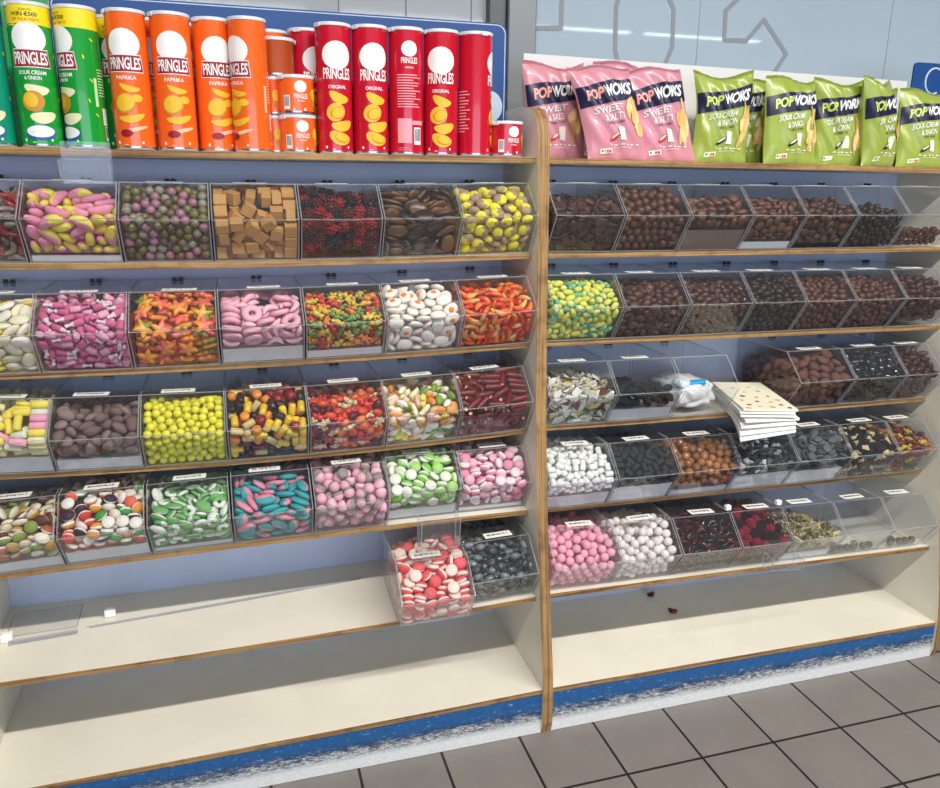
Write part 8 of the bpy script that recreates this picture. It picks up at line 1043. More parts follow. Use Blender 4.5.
-11,25,101,1,-31,7,20,-65,-5,88,0,-17,9,29,30,-6,97,1,-31,7,3,20,-37,66,1,30,-3,-13,58,33,104,1,-34,8,-30,32,0,20,2,-30,6,-30,-60,-17,81,2,15,-5,-10,-62,22,11,1,-2,2,36,
-54,-2,26,2,-34,5,19,-28,-1,104,0,35,8,30,36,-16,41,0,-32,3,-31,3,18,105,2,-5,9,-16,-34,-11,41,1,-2,1,14,27,141,102,0,-35,9,35,-17,-12,101,2,-30,-2,9,-38,65,111,2,-33,4,22,
-54,3,97,2,9,-12,23,0,-1,12,1,-19,-6,-29,10,67,102,0,26,5,-4,41,129,105,0,4,8,-25,49,-25,91,0,28,1,-8,-51,-26,75,1,10,-9,-34,22,198,92,1,-26,-1,-15,-18,109,100,2,-4,-2,-8,
-56,18,30,0,26,14,18,-57,65,90,0,8,3,29,-56,-13,66,0,-4,-9,-26,-60,76,87,0,32,7,4,-18,62,103,1,-28,8,16,-7,126,101,0,31,5,18,-4,85,101,1,-22,7,-31,9,0,98,0,-35,14,-23,
-9,-25,55,0,-32,7,-31,-50,13,19,1,2,-4,-33,21,2,22,0,-15,-2,13,38,25,104,2,11,-1,25,52,163,98,0,-33,4,-17,50,59,102,2,28,-3,-7,40,152,102,2,30,1,24,61,17,104,2,10,-3,9,
-19,53,107,1,-4,3,15,29,179,92,1,-33,4,4,-56,20,66,0,21,1,32,-49,-18,38,1,31,-6,-12,-20,8,12,0,-15,2,-1,26,21,103,2,18,12,-27,64,5,16,0,-21,14,16,-13,198,92,2,-3,-4,-26,
9,-27,59,2,9,-6,-30,-32,140,100,2,-12,7,-7,18,-14,93,2,-4,3,-9,30,104,98,1,-17,10,15,-26,122,95,0,-32,15,-7,-16,157,99,1,-31,-1,-31,30,12,103,1,-7,5,1,24,107,98,1,-24,-9,-22,
-47,-17,82,2,-10,-13,-6,47,102,103,2,10,-5,-6,-35,-5,25,0,32,7,13,-50,109,99,0,30,-2,12,-28,57,91,1,-27,4,10,-7,74,103,2,-31,-5,-36,6,-19,89,0,-35,1,-9,64,-19,91,2,-18,-11,-15,
43,202,84,1,35,7,-26,-59,13,79,2,3,-6,7,50,82,105,0,-2,0,32,-37,63,99,0,32,1,0,28,14,9,2,-3,2,-23,-4,173,99,2,26,9,34,38,-24,55,2,11,-2,-34,4,35,104,1,-3,6,24,
-48,-21,50,1,-28,-5,-23,-28,-15,50,0,-31,5,12,50,-21,63,1,20,0,-22,59,132,99,1,-35,1,-25,-47,82,103,2,23,-1,15,61,-9,94,1,-18,3,-17,15,8,15,2,17,17,31],
('R', 4, 6):[-53,3,32,4,15,6,-16,-46,-1,111,2,-35,-1,5,-48,-8,40,4,35,-3,27,24,-7,105,4,-9,3,-21,-54,54,114,0,-31,1,-18,-47,-21,105,4,-33,-4,5,-42,-40,76,2,9,1,35,-45,-35,85,5,8,0,36,
40,-43,81,2,32,0,0,-56,108,99,4,22,2,-18,-55,77,93,3,9,0,16,-55,-20,82,0,-24,-13,-18,-2,64,114,2,-6,-2,-22,-55,31,98,5,18,-17,-18,-52,93,107,3,-31,-1,16,-55,17,60,2,20,-16,-18,
31,-29,96,5,7,-2,1,48,-7,110,3,13,-4,-34,-54,10,13,1,6,-10,20,-49,68,104,5,32,-1,-23,-19,-27,57,3,25,5,3,0,-40,86,4,-35,-2,2,15,87,116,1,-22,-7,-12,-53,158,103,1,-11,-1,17,
-26,-32,88,5,26,4,-9,-42,-27,55,0,-23,-8,-30,-51,188,93,5,-2,-2,20,-48,-3,57,2,29,3,11,-20,-10,30,4,29,-5,-4,-45,-10,50,4,-5,3,11,-29,-21,94,4,-24,-5,-32,8,-18,44,5,3,5,35,
42,-2,20,1,-1,-1,-1,-47,132,104,2,-10,-1,-7,39,-29,59,0,-5,-11,-16,13,51,111,0,-34,-1,-26,30,17,108,5,29,6,7,-46,-19,67,4,-26,-4,-25,-38,102,111,5,-16,-10,-32,41,73,110,5,5,-2,-28,
21,24,106,4,-23,5,9,43,-10,32,2,-10,0,1,5,-3,104,3,2,-6,35,21,-31,63,0,-2,-11,-19,-40,32,110,2,-24,-4,-8,-47,80,112,5,1,-1,10,-10,-19,96,0,36,-10,-27,39,139,108,0,-29,-2,10,
43,-18,99,4,-22,0,-2,-49,15,91,0,33,-1,14,44,-26,87,2,-35,4,26,-25,-7,107,5,30,-6,14,-47,49,92,0,-4,1,-15,45,163,104,0,-3,0,32,-32,73,115,0,-28,0,-29,-17,29,108,3,27,-7,-13,
9,6,12,5,-31,4,6,-17,3,14,2,-8,-3,-34,3,-34,70,4,-5,-8,-6,42,93,113,2,-30,-1,30,52,42,108,0,-20,-6,22,43,108,113,4,-32,-1,-6,-9,125,105,3,2,-6,-17,-48,17,103,5,3,-7,2,
-45,167,93,5,35,0,36,-46,-4,75,0,-20,-4,1,-1,25,107,4,-2,14,10,-1,-13,101,5,12,-4,34,18,127,103,2,-7,9,27,12,107,106,3,1,-4,-32,12,-26,86,0,-16,14,-2,46,6,107,1,-8,-3,2,
-43,3,30,2,-15,-10,20,-42,-9,92,2,-9,3,1,-43,13,83,2,4,-6,4,-43,21,9,4,-10,0,-35,7,-9,30,3,6,-3,33,-48,-1,100,1,-1,-2,-2,-33,113,106,2,-28,1,0,-15,-26,82,5,-8,-11,-11,
-21,149,105,0,-9,0,31,-22,-32,73,0,8,0,30,-46,16,27,0,33,9,-13,-25,-16,44,3,19,4,27,-42,148,92,4,-4,0,-36,55,-28,68,2,10,-13,-18,-36,172,102,3,3,-3,-22,5,124,102,1,-6,-5,15,
-34,-16,80,3,-36,-9,-30,-24,132,104,0,-29,-7,23,8,149,103,2,0,-2,-3,39,31,107,5,18,-5,30,-24,13,9,5,-6,-4,-35,-40,101,96,3,-28,-1,19,-50,129,93,5,-35,0,-12,32,8,11,1,-31,3,23,
-14,48,106,1,-27,-7,-15,-31,66,105,5,5,-5,-20,37,-7,90,5,9,-4,28,46,7,11,3,17,-2,26,51,126,106,2,-32,-2,17,41,51,106,0,-8,1,-17,54,20,101,3,-24,17,2,29,-28,76,1,-12,10,15,
-4,1,23,3,4,-2,20],
('R', 5, 0):[-71,-35,79,0,-71,3,121,0,32,11,124,0,13,-6,113,0,-14,-28,90,0,71,-6,112,0,-15,-10,108,0,-60,-23,95,0,
-9,6,124,0,12,-33,85,0,53,4,122,0,51,-29,88,0,-40,-30,88,0,-52,-8,110,0,71,-23,95,0,-71,-3,99,0,
37,82,126,0,10,15,130,0,53,66,126,0,-70,127,112,0,24,-19,99,0,-58,95,127,0,54,179,108,0,-50,8,126,0,
49,-27,66,0,-71,2,23,0,53,-10,99,0,-4,-29,70,0,71,-24,62,0,-31,19,131,0,-21,63,127,0,-66,23,130,0,
-26,-29,71,0,-71,186,96,0,3,-15,95,0,-34,-11,98,0,-32,4,114,0,-69,47,129,0,-52,-28,69,0,24,-27,67,0,
-71,-21,59,0,-71,94,109,0,-51,64,129,0,-50,-9,39,0,-16,35,129,0,71,59,115,0,-71,-12,79,0,-8,127,114,0,
34,0,105,0,-39,192,96,0,40,-15,49,0,-71,17,53,0,-71,34,111,0,21,-9,39,0,70,-12,43,0,-71,63,114,0,
-71,19,95,0,16,133,113,0,-71,22,14,0,-71,112,96,0,32,2,23,0,71,106,117,0,20,74,114,0,-41,3,22,0,
-38,-19,55,0,7,-18,53,0,-71,-4,45,0,-13,105,114,0,36,-14,80,0,-71,51,96,0,51,-5,33,0,10,2,23,0,
-71,142,96,0,-71,10,74,0,-17,3,22,0,-15,-18,54,0,52,8,14,0,9,112,114,0,19,190,96,0,-4,-8,37,0,
-2,183,96,0,-28,-8,38,0,-23,177,96,0,71,1,25,0,-66,164,96,0,34,117,113,0,25,96,114,0,71,172,96,0,
71,16,116,0,-71,76,96,0,68,131,110,0,64,37,114,0,3,89,114,0,-45,171,96,0,16,16,108,0,42,51,114,0,
-7,161,96,0,52,160,96,0,54,13,102,0,36,175,96,0,23,32,122,0,-37,63,112,0,71,84,114,0,14,50,112,0,
56,198,96,0,-28,155,96,0,1,32,115,0,50,78,108,0,-38,34,116,0,44,28,115,0,-18,22,111,0,-49,22,14,0,
15,168,96,0,-1,15,93,0,-21,80,112,0,-54,111,111,0,71,3,92,0,-52,14,104,0,61,-12,78,0],
('R', 5, 1):[-65,58,133,0,-65,24,126,0,61,-15,103,0,65,-30,87,0,44,6,123,0,-25,-36,81,0,65,17,135,0,-65,-36,81,0,
1,9,124,0,-47,-24,94,0,-65,-10,107,0,7,-35,80,0,26,-27,90,0,-44,1,116,0,44,-34,79,0,-30,-13,105,0,
60,65,133,0,-65,120,117,0,-9,-25,93,0,-25,24,121,0,-9,-6,110,0,32,-12,106,0,10,-16,102,0,65,3,116,0,
-42,70,131,0,25,60,120,0,40,28,128,0,23,15,119,0,-45,-30,72,0,37,-23,61,0,-65,-14,85,0,-65,-11,43,0,
-65,197,96,0,-65,1,24,0,-65,175,96,0,-65,-24,62,0,65,40,132,0,-62,93,115,0,-62,12,107,0,59,102,115,0,
-65,152,96,0,-65,80,96,0,-65,32,96,0,65,-24,63,0,-65,17,52,0,-65,106,96,0,-65,22,15,0,-65,45,115,0,
-42,1,24,0,65,1,24,0,-23,-5,34,0,54,124,113,0,-46,33,115,0,-50,163,109,0,-64,12,84,0,14,-23,61,0,
12,-10,42,0,-14,67,115,0,-9,-15,49,0,57,-12,45,0,20,1,24,0,-9,89,116,0,47,195,96,0,-44,-16,51,0,
-65,-1,66,0,-3,1,25,0,-65,57,96,0,31,109,112,0,65,182,96,0,-65,129,96,0,-26,-24,62,0,45,170,96,0,
34,-10,42,0,6,175,96,0,-15,185,96,0,2,29,113,0,9,75,114,0,4,53,114,0,27,184,96,0,42,1,24,0,
-18,162,96,0,-22,7,15,0,-52,141,111,0,-37,56,114,0,24,161,96,0,46,66,115,0,9,102,112,0,48,4,101,0,
-25,-13,82,0,-17,44,115,0,-42,197,96,0,9,7,103,0,-28,101,119,0,31,83,114,0,-16,119,113,0,-27,9,103,0,
43,-13,86,0,25,38,114,0,-48,-1,93,0,-58,69,114,0,65,-5,83,0,-6,-18,71,0,39,24,96,0,65,159,96,0,
43,146,96,0,1,131,103,0,14,-11,80,0,-52,19,33,0,-5,-1,87,0,-47,109,109,0,22,139,96,0],
('R', 5, 2):[-7,-10,105,0,-2,5,12,-69,-3,111,1,9,3,-18,37,-37,72,0,6,-6,-31,-71,-26,88,1,-1,1,18,55,-41,83,1,21,-1,1,-74,8,74,0,20,4,-18,-52,-31,83,1,-18,5,-27,-66,102,115,0,-1,-2,-20,
-33,-19,94,1,-13,6,11,-62,-18,98,1,-7,3,-1,11,101,115,1,-30,-4,-36,-74,0,54,0,20,-7,-18,-45,-15,112,0,25,1,-35,-68,46,114,1,-20,-7,9,29,2,115,1,8,-4,-32,-71,-33,65,0,-34,-11,-18,
4,-24,99,0,10,0,36,-69,29,109,0,22,-8,-25,31,-31,95,0,-34,-2,2,43,-33,87,0,24,-3,1,-74,20,17,0,-23,-5,-18,53,-18,105,1,13,2,-34,-32,7,119,1,-8,-1,-33,-7,-4,115,1,-18,2,35,
45,15,116,0,-27,-3,-33,-16,46,117,1,-21,0,-36,-32,-40,76,0,-14,5,3,-57,66,120,1,-30,-1,5,-67,135,98,0,-10,5,-28,62,133,116,0,-9,-2,-34,-65,-3,18,0,3,10,27,-67,153,105,0,4,-5,-28,
2,-6,24,0,-10,-10,-10,62,90,116,0,-25,1,-34,-72,-11,35,1,-6,10,18,67,-21,47,0,-33,-11,-17,47,-5,112,0,22,12,-32,-7,-37,71,0,-32,11,19,18,-14,102,0,-22,5,30,20,65,115,0,-10,-2,-7,
6,-36,74,1,35,-13,-20,38,-23,50,1,-24,9,29,-24,130,113,1,-35,1,-23,-47,109,113,1,-30,-4,-21,-36,-30,83,0,-11,9,9,-33,-23,49,1,35,11,13,-15,8,9,1,-8,0,5,-72,39,93,1,5,-2,18,
40,94,115,0,-36,-9,4,-14,160,112,0,-4,0,7,-74,88,108,0,11,3,18,-49,-13,39,0,13,-5,-31,6,-29,83,1,-22,0,-34,21,-9,30,0,36,-10,-10,67,67,116,1,-33,-2,-17,14,34,113,1,1,2,-5,
-72,85,90,0,-33,0,-18,-66,-22,77,1,2,-1,-29,-16,-28,88,1,-16,-4,-11,59,3,23,1,31,-3,-20,51,63,113,0,-3,-10,-6,-41,163,103,0,-34,5,2,65,3,116,1,12,5,32,-16,-25,60,1,20,10,3,
48,32,114,0,-31,-5,1,-23,-3,28,0,0,6,14,0,122,114,0,-3,-3,-11,56,4,11,1,33,1,1,-39,55,114,1,-24,1,0,-15,31,115,0,31,-4,-8,-54,129,111,0,18,13,-22,-53,41,114,0,-30,-12,-22,
23,121,115,0,8,2,-18,-71,6,98,1,11,7,-23,-10,105,112,0,-32,0,24,-67,176,93,0,-29,2,27,-55,21,110,1,-33,5,-14,-62,192,90,1,-32,0,-10,64,-26,88,1,-16,-1,-7,-46,-30,64,0,-28,7,32,
74,-6,99,0,-25,9,18,-67,153,92,1,2,-1,-9,31,145,111,0,-25,-4,8,49,172,108,0,2,1,-24,71,20,116,0,-35,-15,18,11,-14,47,1,-35,2,32,-28,88,113,1,-27,0,1,-65,58,107,0,5,5,-2,
-39,3,21,0,35,-5,-30,-66,17,35,0,-28,2,30,13,56,111,1,-31,0,31,-15,-9,40,0,0,4,17,-61,-19,65,0,8,2,35,-42,14,11,0,4,1,15,21,-5,106,1,26,-4,-6,-37,-7,103,1,-9,11,-28,
-68,111,99,1,-31,-8,18,42,-3,29,0,35,11,5,-42,139,106,0,-9,4,22,-60,0,105,1,-28,9,-23,40,45,107,0,29,-9,22,48,-18,51,1,21,-2,-8,62,-28,69,0,-19,0,34,29,6,18,0,15,3,25,
59,146,105,0,-31,3,16,39,78,110,1,-29,-5,-29,3,84,106,1,19,5,13,21,15,107,0,-23,-1,5,-44,181,96,1,2,-7,14,58,173,101,1,-1,-3,8,-22,195,96,0,28,7,-25,-17,-2,95,1,8,-8,-29,
-61,25,40,1,-13,8,1,-21,174,102,1,-3,1,21,72,154,104,0,-23,6,16,35,120,105,1,-19,0,22,-7,-7,86,0,-25,0,-33,-27,25,107,1,-19,2,30,74,-14,86,1,-25,11,18,-33,8,106,0,-9,-3,-34,
66,102,111,1,-27,7,-3,36,-20,77,1,-19,11,5,-66,69,97,0,6,8,3,-59,14,25,0,3,5,15,-13,62,109,0,-34,-7,-34,-35,197,90,1,-5,0,-29,47,186,95,0,-12,-2,-30,1,187,101,1,-32,1,26,
-61,116,90,0,-4,0,35,-1,141,104,0,4,-5,7,-45,37,102,0,12,2,-29,48,106,108,1,32,4,-20,12,162,99,1,0,-7,34],
('R', 5, 3):[33,-34,79,1,-28,13,-25,34,-10,106,0,-12,8,-33,-59,-35,82,0,-20,6,-28,-42,34,130,0,-21,-16,0,-15,3,114,0,5,-11,14,-59,75,110,1,19,6,-25,-54,-14,48,0,-7,13,-10,-21,-34,82,0,-29,7,18,
20,-14,87,1,-17,7,34,-59,-14,100,0,-23,8,25,59,51,114,0,33,-10,21,-15,-14,97,1,-18,-11,-7,-60,33,115,1,17,-7,1,46,96,117,0,-6,1,19,10,-27,70,0,-24,14,4,-59,10,104,1,29,-6,14,
-40,-22,89,0,-34,6,-16,-60,125,110,1,-30,14,19,59,-35,80,0,-30,-4,20,58,122,121,1,-24,-2,21,-59,0,29,1,3,-13,-5,-59,164,91,0,-19,-2,-24,59,76,113,0,-2,-9,-26,-60,56,93,1,-31,1,-34,
-60,99,114,1,29,2,-34,59,-7,104,1,23,5,26,16,111,110,0,-23,-8,-10,-60,11,80,1,25,-5,-29,23,38,111,0,-35,-7,9,-34,27,109,1,-2,-2,32,45,-14,85,1,-2,13,-7,-59,90,91,1,15,4,-25,
50,15,110,1,22,-4,-26,-37,-3,104,0,24,12,-26,25,14,107,1,30,5,-13,-37,-24,63,1,6,0,-3,-60,-11,70,0,8,-11,6,-15,97,111,1,29,6,-34,-56,139,91,0,18,-7,-23,-60,20,15,1,-14,-12,32,
14,0,27,1,31,4,33,6,-1,102,1,16,12,-30,32,-12,45,1,22,-7,-25,-58,188,91,1,15,4,-18,3,56,113,1,23,-11,26,-14,122,111,1,-13,-2,-8,-4,25,110,0,10,-2,12,-58,32,92,1,-16,1,16,
-35,0,29,1,14,11,34,-37,107,111,1,-21,9,31,8,138,110,1,6,13,7,8,-14,49,0,14,12,34,60,-8,39,0,-27,10,3,-16,152,104,1,13,2,-25,28,63,113,0,7,8,-12,-49,16,45,0,27,-2,2,
-11,-5,36,1,-13,-5,-14,23,159,108,0,-20,9,-26,-15,-19,57,1,33,-5,30,3,80,113,0,23,-7,-20,-4,196,91,1,-20,9,9,51,-20,59,0,-32,-7,-3,59,144,111,1,-23,9,4,-31,187,91,0,18,-7,-19,
38,1,26,0,30,-1,-8,60,8,16,1,-27,-3,2,39,127,106,0,-4,14,11,-15,8,16,1,32,-5,18,38,196,91,1,18,-7,23,60,184,92,1,2,5,-10],
('R', 5, 4):[59,-38,85,1,35,-3,0,-45,-32,89,0,2,-2,3,-8,-37,87,2,-33,-10,26,-69,13,62,0,-8,-1,-20,-66,21,79,2,25,1,-22,-62,104,77,1,-34,6,22,-19,-10,94,0,29,-3,-2,-70,2,48,2,17,0,-18,
-33,126,75,1,-6,1,12,23,65,83,2,-34,3,16,10,-38,76,1,-33,12,19,36,-38,76,0,-2,4,11,44,-32,87,0,-10,-2,5,-65,-31,65,2,-36,-11,-20,-57,-34,80,1,25,6,-6,-51,133,73,1,-2,-4,-24,
-66,-21,89,0,30,-12,-11,20,189,64,0,1,1,18,0,15,89,0,8,-5,-30,-70,38,57,1,-9,1,-18,3,78,80,2,-2,-2,-19,-67,118,59,0,4,-9,18,8,154,69,0,2,-4,-21,59,-18,44,0,-7,4,6,
13,113,77,2,-3,-2,31,-34,-39,76,2,-10,11,18,53,65,81,0,3,-2,-10,-58,75,75,0,8,-9,-30,49,-7,91,2,-26,0,-23,-50,-8,94,2,0,0,16,-11,110,72,2,30,-4,-7,-68,72,66,1,7,0,19,
43,8,89,1,31,3,-22,-64,144,75,2,35,8,-12,-40,77,76,1,7,-1,17,-59,199,56,1,7,1,36,-20,125,71,2,11,-6,-19,-28,-21,49,2,8,-10,-19,-65,162,56,2,-35,0,22,20,-27,81,0,34,-7,-15,
-68,154,66,0,5,-6,16,65,8,89,2,23,-9,-11,-61,-6,40,0,-36,-1,-19,69,43,84,2,7,-7,-20,58,-35,70,1,26,-3,-2,-57,183,60,1,36,-5,-33,0,41,82,1,-33,-5,-20,66,134,72,2,-34,6,15,
-59,51,67,1,-1,-3,35,-13,-28,60,0,12,12,23,19,94,79,1,26,-6,-10,-61,-3,70,1,4,-7,-29,-65,91,56,2,35,0,-21,4,-22,51,0,-30,11,24,-62,-12,57,1,0,4,8,-46,25,81,0,-16,-4,27,
-4,61,74,0,28,-11,-11,47,42,83,1,-30,-5,-24,-58,59,56,1,-36,0,31,-57,43,78,0,33,-2,-35,-62,-4,87,0,30,5,3,30,-20,86,0,-1,5,19,-59,95,68,1,2,6,21,-49,-25,56,0,2,9,22,
-12,171,61,1,-14,-7,21,64,88,76,1,-1,0,14,32,154,67,1,0,-1,25,35,-25,55,1,-7,-11,-21,-42,50,83,2,31,-3,-23,67,158,63,2,-8,8,15,-22,-29,75,0,-25,-5,-17,10,173,57,0,0,-7,31,
62,-9,85,2,5,-8,-14,17,-14,44,2,22,-3,-7,45,163,62,2,-5,-4,16,-56,12,77,1,12,-14,-20,-49,172,66,2,-18,-3,10,-53,63,76,1,30,7,2,21,27,86,0,-2,3,22,-23,43,80,2,-32,5,-1,
20,-27,65,1,22,-6,-11,-23,68,76,1,20,0,21,-3,132,70,1,34,-3,-21,-40,-14,81,0,-6,7,10,62,178,59,1,14,2,8,-37,105,70,1,-4,-3,-27,24,4,79,0,-8,-8,28,5,-23,88,0,12,6,25,
36,104,74,0,-2,-5,4,58,24,84,0,12,-2,-1,1,199,56,0,9,0,-35,52,136,59,2,2,-9,21,-10,76,70,2,-32,-8,16,-51,-13,71,1,-26,-5,-25,58,193,56,1,-35,0,8,-19,-19,85,2,-29,2,-33,
-28,24,80,2,4,-10,-25,51,75,68,2,-13,-4,-32,61,-21,76,2,-32,-7,-2,-63,133,56,2,-35,0,-9,-62,20,40,2,35,0,2,42,85,74,2,6,4,-33,-21,153,65,1,-11,-4,-13,-53,31,68,0,34,1,33,
62,113,69,0,1,-2,33,18,134,71,0,-2,4,18,-53,11,47,2,0,3,4],
('R', 5, 5):[-64,25,14,0,42,7,14,0,-53,7,14,0,10,7,14,0,63,7,14,0,-32,7,14,0,-11,7,14,0,26,21,14,0,
-41,26,14,0],
('R', 5, 6):[-18,7,14,0,13,7,14,0,56,7,14,0,34,7,14,0,-2,21,14,0]}
# ---------------------------------------------------------------- materials
def lin(c): return tuple(((x/12.92) if x<=.04045 else ((x+.055)/1.055)**2.4) for x in c)
def nodes(name):
    m=bpy.data.materials.new(name); m.use_nodes=True; t=m.node_tree
    return m,t,t.nodes['Principled BSDF']
MC={}
def plain(h,rough=.5,name=None,spec=.5,metal=0,sub=0,bump=0,bscale=200,var=0,coat=0,alpha=1):
    key=(h,rough,spec,metal,sub,bump,bscale,var,coat)
    if key in MC: return MC[key]
    m,t,b=nodes(name or 'mat_'+h)
    c=lin(C(h)); b.inputs['Base Color'].default_value=(*c,1); b.inputs['Roughness'].default_value=rough
    b.inputs['Specular IOR Level'].default_value=spec; b.inputs['Metallic'].default_value=metal; b.inputs['Coat Weight'].default_value=coat
    if sub: b.inputs['Subsurface Weight'].default_value=sub; b.inputs['Subsurface Radius'].default_value=(.006,.003,.002); b.inputs['Subsurface Scale'].default_value=1
    if bump or var:
        tc=t.nodes.new('ShaderNodeTexCoord'); n=t.nodes.new('ShaderNodeTexNoise'); n.inputs['Scale'].default_value=bscale; n.inputs['Detail'].default_value=3
        t.links.new(tc.outputs['Object'],n.inputs['Vector'])
        if bump:
            bp=t.nodes.new('ShaderNodeBump'); bp.inputs['Strength'].default_value=bump; bp.inputs['Distance'].default_value=.002
            t.links.new(n.outputs['Fac'],bp.inputs['Height']); t.links.new(bp.outputs['Normal'],b.inputs['Normal'])
        if var:
            oi=t.nodes.new('ShaderNodeObjectInfo'); hs=t.nodes.new('ShaderNodeHueSaturation'); hs.inputs['Color'].default_value=(*c,1)
            mr=t.nodes.new('ShaderNodeMapRange'); mr.inputs[3].default_value=1-var; mr.inputs[4].default_value=1+var
            t.links.new(oi.outputs['Random'],mr.inputs[0])
            mx=t.nodes.new('ShaderNodeMath'); mx.operation='MULTIPLY'
            r2=t.nodes.new('ShaderNodeMapRange'); r2.inputs[1].default_value=.3; r2.inputs[2].default_value=.7; r2.inputs[3].default_value=1-var*.6; r2.inputs[4].default_value=1+var*.6
            t.links.new(n.outputs['Fac'],r2.inputs[0]); t.links.new(mr.outputs[0],mx.inputs[0]); t.links.new(r2.outputs[0],mx.inputs[1])
            t.links.new(mx.outputs[0],hs.inputs['Value']); t.links.new(hs.outputs[0],b.inputs['Base Color'])
    MC[key]=m; return m
def candy_mat(h,finish):
    if finish=='foam': return plain(h,.55,'foam_sugar',.35,sub=0,bump=.15,bscale=350,var=.06)
    if finish=='gummy': return plain(h,.28,'gummy',.5,sub=0,bump=.1,bscale=160,var=.14)
    if finish=='hard': return plain(h,.32,'hard_candy',.5,var=.08,bscale=120)
    if finish=='choc': return plain(h,.38,'chocolate',.4,bump=.1,bscale=200,var=.15)
    if finish=='shiny': return plain(h,.15,'glazed',.6,var=.12,bscale=120,coat=.4)
    if finish=='wrap': return plain(h,.16,'wrapper',.8,bump=.6,bscale=190,var=.25,coat=.5)
    return plain(h,.75,'sugared',.25,bump=.5,bscale=500,var=.15)

def acrylic(name,tint,haze,rough=.03,refl=1.0):
    m=bpy.data.materials.new(name); m.use_nodes=True; t=m.node_tree; t.nodes.clear()
    out=t.nodes.new('ShaderNodeOutputMaterial'); tr=t.nodes.new('ShaderNodeBsdfTransparent'); tr.inputs[0].default_value=(*tint,1)
    gl=t.nodes.new('ShaderNodeBsdfGlossy'); gl.inputs['Roughness'].default_value=rough; gl.inputs[0].default_value=(refl,refl,refl,1)
    df=t.nodes.new('ShaderNodeBsdfDiffuse'); df.inputs[0].default_value=(.8,.8,.82,1)
    lw=t.nodes.new('ShaderNodeLayerWeight'); lw.inputs[0].default_value=.5
    pw=t.nodes.new('ShaderNodeMath'); pw.operation='POWER'; pw.inputs[1].default_value=5; t.links.new(lw.outputs['Facing'],pw.inputs[0])
    fr=t.nodes.new('ShaderNodeMath'); fr.operation='MULTIPLY_ADD'; fr.inputs[1].default_value=.7; fr.inputs[2].default_value=.03; t.links.new(pw.outputs[0],fr.inputs[0])
    a=t.nodes.new('ShaderNodeMixShader'); b=t.nodes.new('ShaderNodeMixShader'); b.inputs[0].default_value=haze
    t.links.new(tr.outputs[0],b.inputs[1]); t.links.new(df.outputs[0],b.inputs[2])
    t.links.new(fr.outputs[0],a.inputs[0]); t.links.new(b.outputs[0],a.inputs[1]); t.links.new(gl.outputs[0],a.inputs[2])
    t.links.new(a.outputs[0],out.inputs[0]); return m
ACR=acrylic('clear_acrylic',(.97,.975,.98),.012)
ACE=acrylic('acrylic_cut_edge',(.62,.66,.68),.33,.15)
ACF=acrylic('frosted_plastic',(.9,.9,.9),.75,.3)
BAGP=acrylic('thin_plastic_film',(.9,.9,.92),.45,.12)

def tex_coord(t,scale=(1,1,1),loc=(0,0,0),kind='Object'):
    tc=t.nodes.new('ShaderNodeTexCoord'); mp=t.nodes.new('ShaderNodeMapping'); mp.inputs['Scale'].default_value=scale; mp.inputs['Location'].default_value=loc
    t.links.new(tc.outputs[kind],mp.inputs[0]); return mp.outputs[0]
def ramp(t,src,stops):
    r=t.nodes.new('ShaderNodeValToRGB'); e=r.color_ramp.elements
    while len(e)<len(stops): e.new(.5)
    for k,(p,c) in enumerate(stops): e[k].position=p; e[k].color=(*c,1) if len(c)==3 else c
    t.links.new(src,r.inputs[0]); return r.outputs[0]
def noise(t,vec,scale,detail=4,rough=.6):
    n=t.nodes.new('ShaderNodeTexNoise'); n.inputs['Scale'].default_value=scale; n.inputs['Detail'].default_value=detail; n.inputs['Roughness'].default_value=rough
    t.links.new(vec,n.inputs['Vector']); return n.outputs['Fac']
def mixc(t,f,a,b,mode='MIX'):
    m=t.nodes.new('ShaderNodeMix'); m.data_type='RGBA'; m.blend_type=mode
    for s,v in ((m.inputs[0],f),(m.inputs[6],a),(m.inputs[7],b)):
        if isinstance(v,(int,float)): s.default_value=v
        elif isinstance(v,tuple): s.default_value=(*v,1)
        else: t.links.new(v,s)
    return m.outputs[2]
def math_(t,op,a,b=None,c=None):
    m=t.nodes.new('ShaderNodeMath'); m.operation=op
    for i,v in enumerate((a,b,c)):
        if v is None: continue
        if isinstance(v,(int,float)): m.inputs[i].default_value=v
        else: t.links.new(v,m.inputs[i])
    return m.outputs[0]

def laminate(name,h,rough=.42):
    m,t,b=nodes(name); v=tex_coord(t); n=noise(t,v,6); n2=noise(t,v,160,2)
    c=lin(C(h)); d=tuple(x*.90 for x in c)
    col=mixc(t,ramp(t,n,[(.3,(0,0,0)),(.7,(1,1,1))]),d,c)
    sp=ramp(t,n2,[(.24,(.55,.5,.45)),(.29,(1,1,1))])
    col=mixc(t,.6,col,sp,'MULTIPLY'); t.links.new(col,b.inputs['Base Color']); b.inputs['Roughness'].default_value=rough; return m
LAM=laminate('cream_laminate','e9e3d3'); LAMB=laminate('cool_white_laminate','c6d1ea')
def ply(name,axis):
    """plywood seen on its cut edge: thin plies along one axis"""
    m,t,b=nodes(name); sc={'z':(3,3,260),'x':(260,3,3)}[axis]
    v=tex_coord(t,sc); n=noise(t,v,1.0,3,.7); v2=tex_coord(t,(14,14,14)); n2=noise(t,v2,2,3)
    col=ramp(t,n,[(.30,lin(C('553820'))),(.45,lin(C('8d693c'))),(.58,lin(C('b58d58'))),(.75,lin(C('74502c')))])
    dirt=ramp(t,n2,[(.25,(.45,.4,.36)),(.5,(1,1,1))]); col=mixc(t,.8,col,dirt,'MULTIPLY')
    t.links.new(col,b.inputs['Base Color']); b.inputs['Roughness'].default_value=.6; return m
PLYZ=ply('plywood_edge_layers','z'); PLYX=ply('plywood_upright_layers','x')
